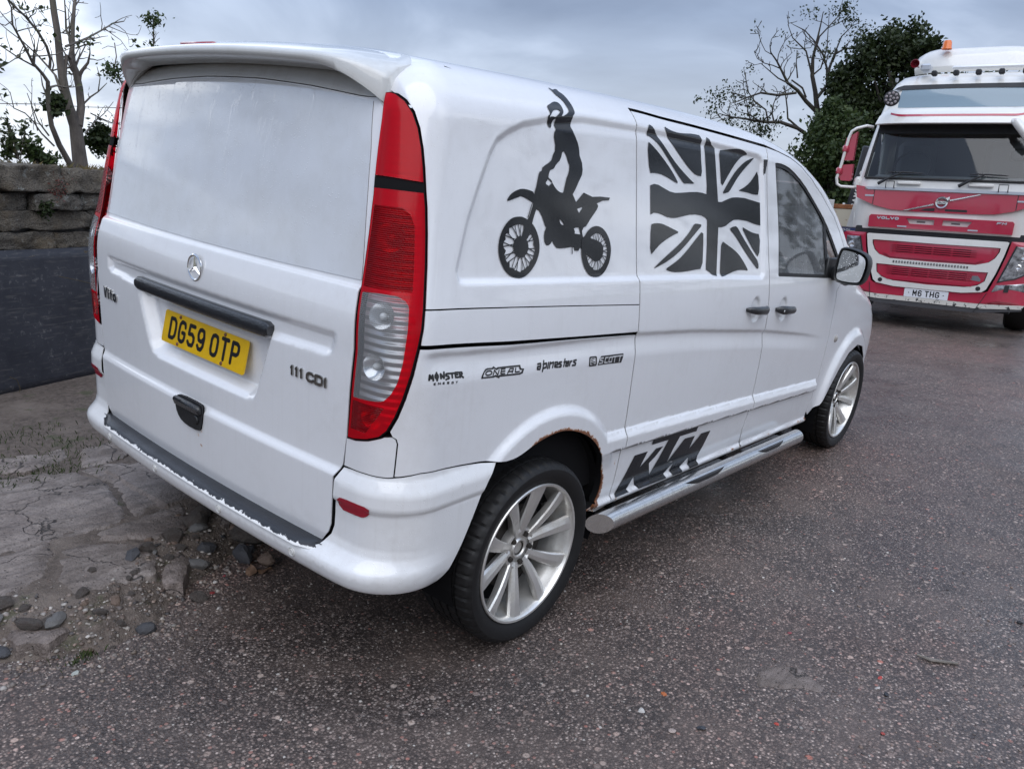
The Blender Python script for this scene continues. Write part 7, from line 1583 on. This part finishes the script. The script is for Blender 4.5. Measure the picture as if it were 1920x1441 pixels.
# cab shell, lofted ring by ring; the windscreen opening is left open
def cab():
    zs=np.array([1.26,1.40,1.60,1.80,1.92,2.05,2.25,2.45,2.60,2.75,2.95,3.05,3.15,3.23,3.28,3.30]); hw=np.array([1.07,1.075,1.08,1.08,1.075,1.065,1.04,1.01,.985,.96,.91,.885,.845,.78,.66,.30]); yf=np.array([.06,.05,.045,.045,.06,.095,.145,.195,.235,.26,.30,.33,.40,.50,.66,.95])
    G=[];N_=64
    for z,h,y in zip(zs,hw,yf):
        r=min(.17,h*.4); yb=2.05; ring=[]
        xs=np.linspace(-h+r,h-r,25); front=[(x,y+.035*(x/h)**2) for x in xs]; yc=y+.035+r
        arc=lambda cx_,cy_,a0,a1:[(cx_+r*math.cos(math.radians(a)),cy_+r*math.sin(math.radians(a))) for a in np.linspace(a0,a1,7)[1:]]
        ring=front+arc(h-r,yc,-90,0)+[(h,t) for t in np.linspace(yc,yb,8)[1:]]+[(x,yb) for x in np.linspace(h,-h,10)[1:]]+[(-h,t) for t in np.linspace(yb,yc,8)[1:]]+arc(-h+r,yc,180,270)[:-1]
        G.append([(a,b_,z) for a,b_ in ring])
    c=len(G[0]); V=[p for g in G for p in g]; F=[]
    for i in range(len(G)-1):
        for j in range(c):
            q=(i*c+j,i*c+(j+1)%c,(i+1)*c+(j+1)%c,(i+1)*c+j); m=np.mean([V[k] for k in q],0)
            if 1.93<m[2]<2.60 and m[1]<.42 and abs(m[0])<.93: continue
            if 1.93<m[2]<2.60 and abs(m[0])>.98 and .40<m[1]<1.25: continue
            F.append(q)
    F.append(tuple((len(G)-1)*c+j for j in range(c)))
    o=mesh_obj('cab_shell',V,F,M['lw'],LO); auto_smooth(o,50)
cab()
def screen(name,zs,hw,yf,mat,off=-.004):
    G=[[(x*h,y+off+.035*x*x,z) for x in np.linspace(-1,1,21)] for z,h,y in zip(zs,hw,yf)]; b=MB();b.grid(G); o=b.build(name,mat,LO,True); return recalc(o)
screen('windscreen',[1.915,2.05,2.25,2.45,2.605],[.965,.955,.935,.915,.895],[.062,.095,.145,.195,.236],M['glass'])
screen('windscreen_top_band',[2.488,2.54,2.605],[.91,.905,.895],[.2065,.216,.236],M['ldark'],-.009)
b=MB()
for s in(-1,1): b.tube([(s*.975,.10,1.92),(s*.945,.18,2.25),(s*.905,.275,2.6)],.018,8)
b.tube([(x,.048+.035*x*x,1.915) for x in np.linspace(-.97,.97,15)],.016,8); b.build('screen_seal',M['rubber'],LO,True)
for s in(-1,1):
    slab('door_window',[(.45,1.96),(1.2,1.96),(1.2,2.55),(.62,2.55)],0,.006,M['tint_glass']).data.transform(Matrix(((0,1,0,s*1.045),(1,0,0,0),(0,0,1,0),(0,0,0,1))))
M['lint']=simple('cab_trim',(.16,.17,.18),.7); MB().box((0,.55,1.86),(1.9,.60,.22),None,.08).build('dashboard',M['lint'],LO,True)
t=np.linspace(0,2*np.pi,33); MB().tube([(-.52+.23*math.cos(k),.78+.10*math.sin(k),2.10+.20*math.sin(k)) for k in t],.017,8,False).build('steering_wheel',M['dash'],LO,True)
for x in(-.55,.55): MB().box((x,1.25,2.0),(.5,.25,.95),None,.08).build('cab_seat',simple('cab_seat_cloth',(.10,.11,.12),.9),LO,True)
MB().box((0,1.9,2.0),(1.9,.05,1.4)).build('cab_back_wall',M['lint'],LO)
MB().box((-.86,.55,2.25),(.03,.35,.62),None,.01).build('curtain',simple('grey_curtain',(.30,.32,.34),.8),LO)
# sun visor
def visor():
    G=[]
    for x in np.linspace(-1,1,41):
        k=abs(x)**6; c=.035*x*x; G.append([(x*.945,.24+c+.1*k,2.60),(x*.955,-.05+c+.16*k,2.588),(x*.955,-.065+c+.16*k,2.60),(x*.925,-.02+c+.16*k,2.70),(x*.86,.06+c+.14*k,2.785),(x*.84,.10+c+.12*k,2.80),(x*.84,.30+c,2.81)])
    b=MB();b.grid(G); recalc(b.build('sun_visor',M['lw'],LO,True,35))
    G=[]
    for x in np.linspace(-.775,.775,41):
        k=abs(x/.945)**6;c=.035*(x/.945)**2;zz=2.695+.030*max(0,(abs(x)-.6)/.17)**2; G.append([(x,-.026+c+.16*k+(zz-2.70)*.9,zz-.013),(x,-.024+c+.16*k+(zz-2.70)*.9+.012,zz+.013)])
    b=MB();b.grid(G); recalc(b.build('visor_pinstripe',M['lr'],LO,True))
visor()
screen('roof_window',[2.82,2.95,3.05,3.075],[.74,.74,.725,.69],[.272,.298,.328,.345],simple('pale_blue_pane',(.22,.30,.36),.08,coat=.6),-.012)
screen('roof_window_rim',[3.05,3.085,3.11],[.83,.79,.72],[.33,.352,.37],M['ldark'],-.016)
# roof: deflector, beacon, horn, marker lamps, hatch bar
def deflector():
    G=[]
    for x in np.linspace(-1,1,33):
        k=abs(x)**5; G.append([(x*.74,.95+.25*k,3.34),(x*.75,.90+.25*k,3.41),(x*.745,.93+.25*k,3.52-.02*k),(x*.72,1.0+.22*k,3.63-.05*k),(x*.70,1.15+.18*k,3.675-.05*k),(x*.70,1.9,3.72-.04*k)])
    b=MB();b.grid(G); recalc(b.build('roof_deflector',M['lw'],LO,True,45))
deflector()
MB().lathe([(.0,.115),(.040,.108),(.052,.085),(.058,.02),(.066,.0)],24,'z',TR((-.36,.93,3.625))).build('amber_beacon',M['amber'],LO,True)
MB().lathe([(.012,-.30),(.016,-.12),(.030,-.04),(.055,.0),(.050,.004),(.022,-.05),(.0,-.06)],24,'y',TR((-.625,.36,3.372),(0,0,math.pi))).build('air_horn',simple('horn_red',(.16,.008,.018),.25,.3,coat=.4),LO,True)
MB().box((-.50,.50,3.33),(.12,.2,.09),None,.02).build('horn_bracket',M['lsilver'],LO)
for x in(-.38,-.13,.122,.375,.63): MB().box((x,.385,3.246),(.066,.10,.066),None,.014).build('marker_lamp',M['ldark'],LO,True)
MB().box((.22,.56,3.335),(.86,.06,.045),None,.02).build('roof_bar',simple('bright_white_bar',(.85,.86,.88),.3),LO,True)
MB().lathe([(.0,.0),(.012,.0),(.02,.02),(.02,.05),(.0,.05)],14,'z',TR((-.84,.52,3.17))).build('roof_marker',M['lsilver'],LO,True)
SPT=empty('spot_lamp',parent=LO); MB().lathe([(.0,.0),(.085,.0),(.096,.008),(.098,.03),(.08,.07),(.0,.09)],32,'y',TR((-.762,-.10,2.895))).build('lamp_body',M['ldark'],SPT,True)
for k in range(12):
    a=2*math.pi*k/9 if k<9 else 2*math.pi*(k-9)/3; r=.066 if k<9 else .025; MB().lathe([(.0,-.004),(.012,-.004),(.017,.0)],12,'y',TR((-.762+r*math.cos(a),-.101,2.895+r*math.sin(a)))).build('led_lens',simple('led_glass',(.28,.25,.26),.2) if k==0 else bpy.data.materials['led_glass'],SPT,True)
# red and white front panels, stepped in depth
slab('upper_front_panel',sym([(0,1.505),(.3,1.506),(.6,1.52),(.80,1.565),(1.03,1.655),(1.058,1.815),(.95,1.80),(.945,1.762)]),.028,.10,M['lr'])
slab('silver_trim',sym([(0,1.766),(.90,1.766),(.945,1.80),(0,1.802)]),.014,.06,M['lsilver'])
for x in(-.82,.82): slab('panel_seam',rpoly(x-.004,x+.004,1.575,1.76,.001),.025,.06,M['ldark'])
for x0,z0 in((-.93,1.677),(.82,1.677)): slab('side_slot',rpoly(x0,x0+.11,z0,z0+.02,.006),.022,.06,M['lsilver'])
slab('upper_slot',[(-.25,1.522),(-.07,1.522),(-.07,1.562),(-.17,1.552)],.0245,.06,M['ldark']); slab('upper_slot',rpoly(.05,.30,1.528,1.556,.004),.0245,.06,M['ldark'])
hl=[[(-.378,1.414),(-.05,1.414),(-.048,1.349),(-.335,1.349)],[(.378,1.414),(.05,1.414),(.048,1.349),(.335,1.349)]]
slab('lower_front_panel',sym([(0,1.285),(.832,1.285),(.836,1.42),(.815,1.445),(0,1.447)]),.012,.08,M['lr'],holes=hl)
slab('intake_backing',rpoly(-.42,.42,1.33,1.43,.01),.06,.07,M['ldark'])
for x in(-.20,.20): slab('intake_mesh',rpoly(x-.055,x+.045,1.368,1.388,.003),.05,.058,simple('intake_grey',(.12,.12,.125),.6))
for x in(-.42,.40): slab('lower_slot',rpoly(x-.056,x+.056,1.302,1.320,.005),.006,.04,M['lsilver'])
slab('bumper_gap',rpoly(-1.0,1.0,1.17,1.29,.02),.09,.3,M['ldark'])
# diagonal bar and round badge with lettering
slab('diagonal_bar',[(-.436,1.518),(-.40,1.514),(-.09,1.598),(-.09,1.617)],.014,.06,M['chrome']); slab('diagonal_bar',[(.09,1.656),(.09,1.672),(.40,1.752),(.425,1.748)],.014,.06,M['chrome'])
MB().lathe([(.052,.0),(.054,-.016),(.070,-.018),(.078,-.008),(.078,.02)],40,'y',TR((.0,.015,1.634))).build('badge_ring',M['chrome'],LO,True)
slab('badge_arrow',[(.045,1.690),(.082,1.712),(.086,1.672),(.066,1.668)],.0,.03,M['chrome'])
slab('badge_band',rpoly(-.062,.062,1.617,1.651,.003),.006,.03,M['chrome'])
fx_=lambda y:frame((0,y,0),(1,0,0),(0,0,1),(0,-1,0))
flat_polys('badge_lettering',text_polys('VOLVO',-.052,1.624,.019,.020,.002,.0045),[],fx_(.004),M['ldark'],LO)
flat_polys('maker_lettering',text_polys('VOLVO',-.738,1.388,.049,.037,.006,.0125),[],fx_(.010),M['lsilver'],LO,.004); flat_polys('model_lettering',text_polys('FM',.645,1.400,.048,.031,.008,.0085,.25),[],fx_(.010),M['lsilver'],LO,.004)
# grille frame with two red louvred grilles
ug=sym([(0,1.118),(.70,1.122),(.742,1.118),(.738,1.07),(.70,.99),(.64,.935),(.50,.892),(0,.885)]); lg=sym([(0,.802),(.60,.812),(.655,.812),(.635,.70),(.56,.64),(.42,.606),(0,.592)])
fr_=sym([(0,1.20),(.80,1.20),(.822,1.19),(.79,1.02),(.735,.80),(.665,.60),(.62,.562),(.40,.532),(0,.530)])
slab('grille_frame',fr_,-.02,.05,M['lw'],holes=[ug,lg])
def grille(name,outer,x0,x1,z0,z1,n):
    R=empty(name,parent=LO); h=[];w=(x1-x0)/4
    for i in range(4):
        for j in range(n):
            dz=(z1-z0)/n; h.append([(x0+i*w+.012,z0+j*dz+.005),(x0+(i+1)*w-.012,z0+j*dz+.005),(x0+(i+1)*w-.012,z0+(j+1)*dz-.009),(x0+i*w+.012,z0+(j+1)*dz-.009)])
    o=slab('louvre_panel',[(x*.985,z) for x,z in outer],-.004,.03,M['lr'],R,holes=h)
    slab('grille_backing',[(x*.97,z) for x,z in outer],.035,.045,M['ldark'],R)
    for j in range(n): slab('slat',[(x0-.05,z0+(j+1)*(z1-z0)/n-.011),(x1+.05,z0+(j+1)*(z1-z0)/n-.011),(x1+.05,z0+(j+1)*(z1-z0)/n-.003),(x0-.05,z0+(j+1)*(z1-z0)/n-.003)],-.016,.0,M['lr'],R)
    zz=min(z for _,z in outer); lip=[(x*.93,z+ (0.012 if z<zz+.06 else 0)) for x,z in outer]
    slab('lower_lip',[(-.60*abs(x1)/.45,zz+.075),(.60*abs(x1)/.45,zz+.075),(.50*abs(x1)/.45,zz+.028),(-.50*abs(x1)/.45,zz+.028)],-.026,.0,M['lr'],R)
grille('upper_grille',ug,-.455,.44,.976,1.082,4); grille('lower_grille',lg,-.46,.44,.682,.785,4)
R=MB()
for i in range(26):
    x=-.445+i*.0345
    for z in(.847,.863): R.box((x,-.0235,z),(.017,.006,.010))
tag(R.build('mesh_holes',M['ldark'],LO),kind='stuff')
for x in(-.576,.576): MB().lathe([(.0,-.024),(.026,-.024),(.029,-.018)],20,'y',TR((x,0,.602))).build('tow_cap',M['ldark'],LO,True)
slab('sticker',[(.47,.70),(.49,.755),(.55,.76),(.585,.72),(.585,.69)],-.0065,0.,simple('grey_sticker',(.16,.17,.19),.5),LO)
# bumper corners with lamps
for s in(-1,1):
    S=lambda P:[(s*x,z) for x,z in P]
    def curved(name,P,y0,mat,th=.08):
        V2,F2=union2d([P],[],.05); y=y0+.55*np.clip(np.abs(V2[:,0])-.80,0,1)**1.6*1.3; n=len(V2); ec={(f[i],f[(i+1)%3]) for f in F2 for i in range(3)}; side=[(a,b,b+n,a+n) for a,b in ec if (b,a) not in ec]
        o=mesh_obj(name,np.vstack([np.c_[V2[:,0],y,V2[:,1]],np.c_[V2[:,0],y+th,V2[:,1]]]),[tuple(f) for f in F2]+side,mat,LO,smooth=False); return recalc(o)
    curved('bumper_corner',S([(.845,1.205),(1.11,1.205),(1.15,1.18),(1.17,.95),(1.165,.60),(1.12,.43),(.60,.415),(.64,.55),(.69,.58),(.76,.80),(.815,1.02)]),-.012,M['lr'],.25)
    curved('headlamp',S([(.915,1.150),(1.09,1.150),(1.10,.95),(1.06,.83),(.95,.765),(.785,.712)]),-.020,M['headlens'] if 'headlens' in M else M.setdefault('headlens',simple('headlamp_glass',(.30,.31,.33),.12,.6,coat=.6,var=.7,vs=22)),.03)
    curved('lamp_rim',S([(.900,1.160),(.915,1.150),(.785,.712),(.95,.765),(1.06,.83),(1.065,.815),(.95,.750),(.765,.695)]),-.024,M['ldark'],.02)
    for x,z,r in((1.0,1.03,.058),(.96,.90,.045)):
        y=-.025+.55*max(0,x-.80)**1.6*1.3; MB().lathe([(.0,.0),(r*.55,-.006),(r*.6,.0),(r*.85,.004),(r,-.004),(r*1.05,.004)],24,'y',TR((s*x,y,z))).build('lamp_projector',M['reflector'],LO,True)
    curved('fog_lamp',S([(.762,.665),(1.07,.708),(1.09,.60),(.728,.578)]),-.018,M['headlens'],.03); curved('lamp_divider',S([(.86,.672),(.91,.679),(.905,.588),(.855,.585)]),-.022,M['ldark'],.01)
slab('bumper_centre',[(-.70,.415),(.70,.415),(.66,.56),(-.66,.56)],.0,.2,M['lr'])
def chipped():
    t=NT('chipped_white_strip'); n=t.noise(16,6,.75); t.P(Base_Color=t.mix(t.ramp(n,[(.56,0.),(.585,1.)]),(.62,.60,.55),(.03,.03,.032)),Roughness=.6); return t.m
M['chip']=chipped(); slab('bumper_strip',sym([(0,.355),(.60,.352),(1.08,.395),(1.10,.435),(.62,.412),(0,.41)]),-.014,.12,M['chip']); slab('bumper_lip',sym([(0,.288),(.58,.297),(1.08,.37),(1.08,.40),(.60,.358),(0,.36)]),-.004,.2,simple('grey_lip',(.06,.06,.065),.5))
slab('bumper_seam',[(-.665,.29),(-.658,.29),(-.70,.56),(-.707,.56)],-.017,.02,M['ldark']); slab('bumper_seam',[(.565,.30),(.573,.30),(.685,.56),(.677,.56)],-.017,.02,M['ldark'])
PL=frame((.0,-.008,.469),(1,0,0),(0,0,1),(0,-1,0)); plate(LO,PL,'M6 THG',None,M['plate_w'],M['ink'],bolts=((-.205,0,M['ldark']),(.205,0,M['ldark'])))
# wipers, foot loops, panel grips
for x in(-.787,.156):
    R=empty('wiper',parent=LO); MB().tube([(x,.0,1.842),(x+.13,-.01,1.92),(x+.26,.02,1.985)],[.022,.014,.010],8).build('wiper_arm',M['ldark'],R,True); MB().tube([(x+.10,.02,1.99),(x+.30,.02,1.995),(x+.52,.03,1.985)],[.007,.011,.006],6).build('wiper_blade',M['ldark'],R,True)
for x in(-.635,.65): MB().tube([(x-.05,.02,1.79),(x-.05,-.02,1.80),(x-.05,-.03,1.875),(x+.05,-.03,1.875),(x+.05,-.02,1.80),(x+.05,.02,1.79)],.006,6).build('foot_loop',M['ldark'],LO,True)
for x in(-.42,.40): MB().box((x,.035,1.862),(.28,.05,.045),None,.012).build('panel_grip',M['lw'],LO,True)
MB().tube([(.60,.05,2.64),(.66,-.08,2.60),(.76,-.10,2.49),(.80,-.06,2.40)],[.03,.05,.055,.03],12).build('front_view_mirror',M['lw'],LO,True)
MB().box((.72,.35,2.25),(.17,.06,.15),None,.03).build('toll_camera',M['ldark'],LO,True)
# mirrors on bracket arms
for s in(-1,1):
    R=empty('mirror_set',parent=LO); X=lambda x:-s*x if False else s*abs(x)
    MB().tube([(s*1.0,.25,2.575),(s*1.06,.16,2.583),(s*1.17,.10,2.545),(s*1.225,.09,2.505),(s*1.25,.09,2.42),(s*1.30,.09,2.07),(s*1.335,.09,1.90),(s*1.32,.09,1.82),(s*1.27,.09,1.79),(s*1.10,.14,1.785),(s*1.06,.2,1.79)],.019,10).build('bracket_arm',M['lw'],R,True)
    MB().prism([(s*x,z) for x,z in((1.155,2.505),(1.165,2.135),(1.318,2.13),(1.312,2.20),(1.285,2.42))],.115,.20,XZ()).build('main_mirror_housing',M['lr'],R)
    MB().prism([(s*x,z) for x,z in((1.155,2.085),(1.152,1.885),(1.17,1.865),(1.285,1.868),(1.325,1.93),(1.338,2.0),(1.31,2.07))],.115,.20,XZ()).build('wide_mirror_housing',M['lr'],R)
    for x,z in((1.275,2.28),(1.32,1.99)): MB().box((s*x,.095,z),(.075,.06,.10),None,.02).build('mirror_clamp',M['lr'],R,True)
    MB().box((s*1.07,.20,1.84),(.10,.16,.17),None,.03).build('bracket_foot',M['lw'],R,True)
    MB().prism([(s*x,z) for x,z in((1.125,1.78),(1.10,1.55),(1.07,1.25),(1.22,1.25))],.55,.60,XZ()).build('side_deflector',M['lw'],R)
# running gear and load bed, mostly hidden
MB().box((0,3.6,.85),(.9,7.0,.35)).build('chassis',M['ldark'],LO); MB().box((0,.8,.75),(1.9,1.2,.9)).build('engine_bay',M['ldark'],LO)
MB().box((0,5.3,2.0),(2.44,5.8,1.7),None,.03).build('load_body',simple('dark_tipper',(.10,.03,.035),.5,var=.2),LO)
for x in(-1.02,1.02):
    for y in(1.25,5.2,6.5): MB().lathe([(.0,-.10),(.16,-.10),(.24,-.05),(.29,-.13),(.45,-.15),(.50,-.12),(.51,0),(.50,.12),(.45,.15),(.0,.15)],40,'y',np.array(Matrix.Translation((x,y,.51))@Matrix.Rotation(math.pi/2*(1 if x<0 else -1),4,'Z')@Matrix.Identity(4))).build('lorry_wheel',M['tyre'],LO,True)
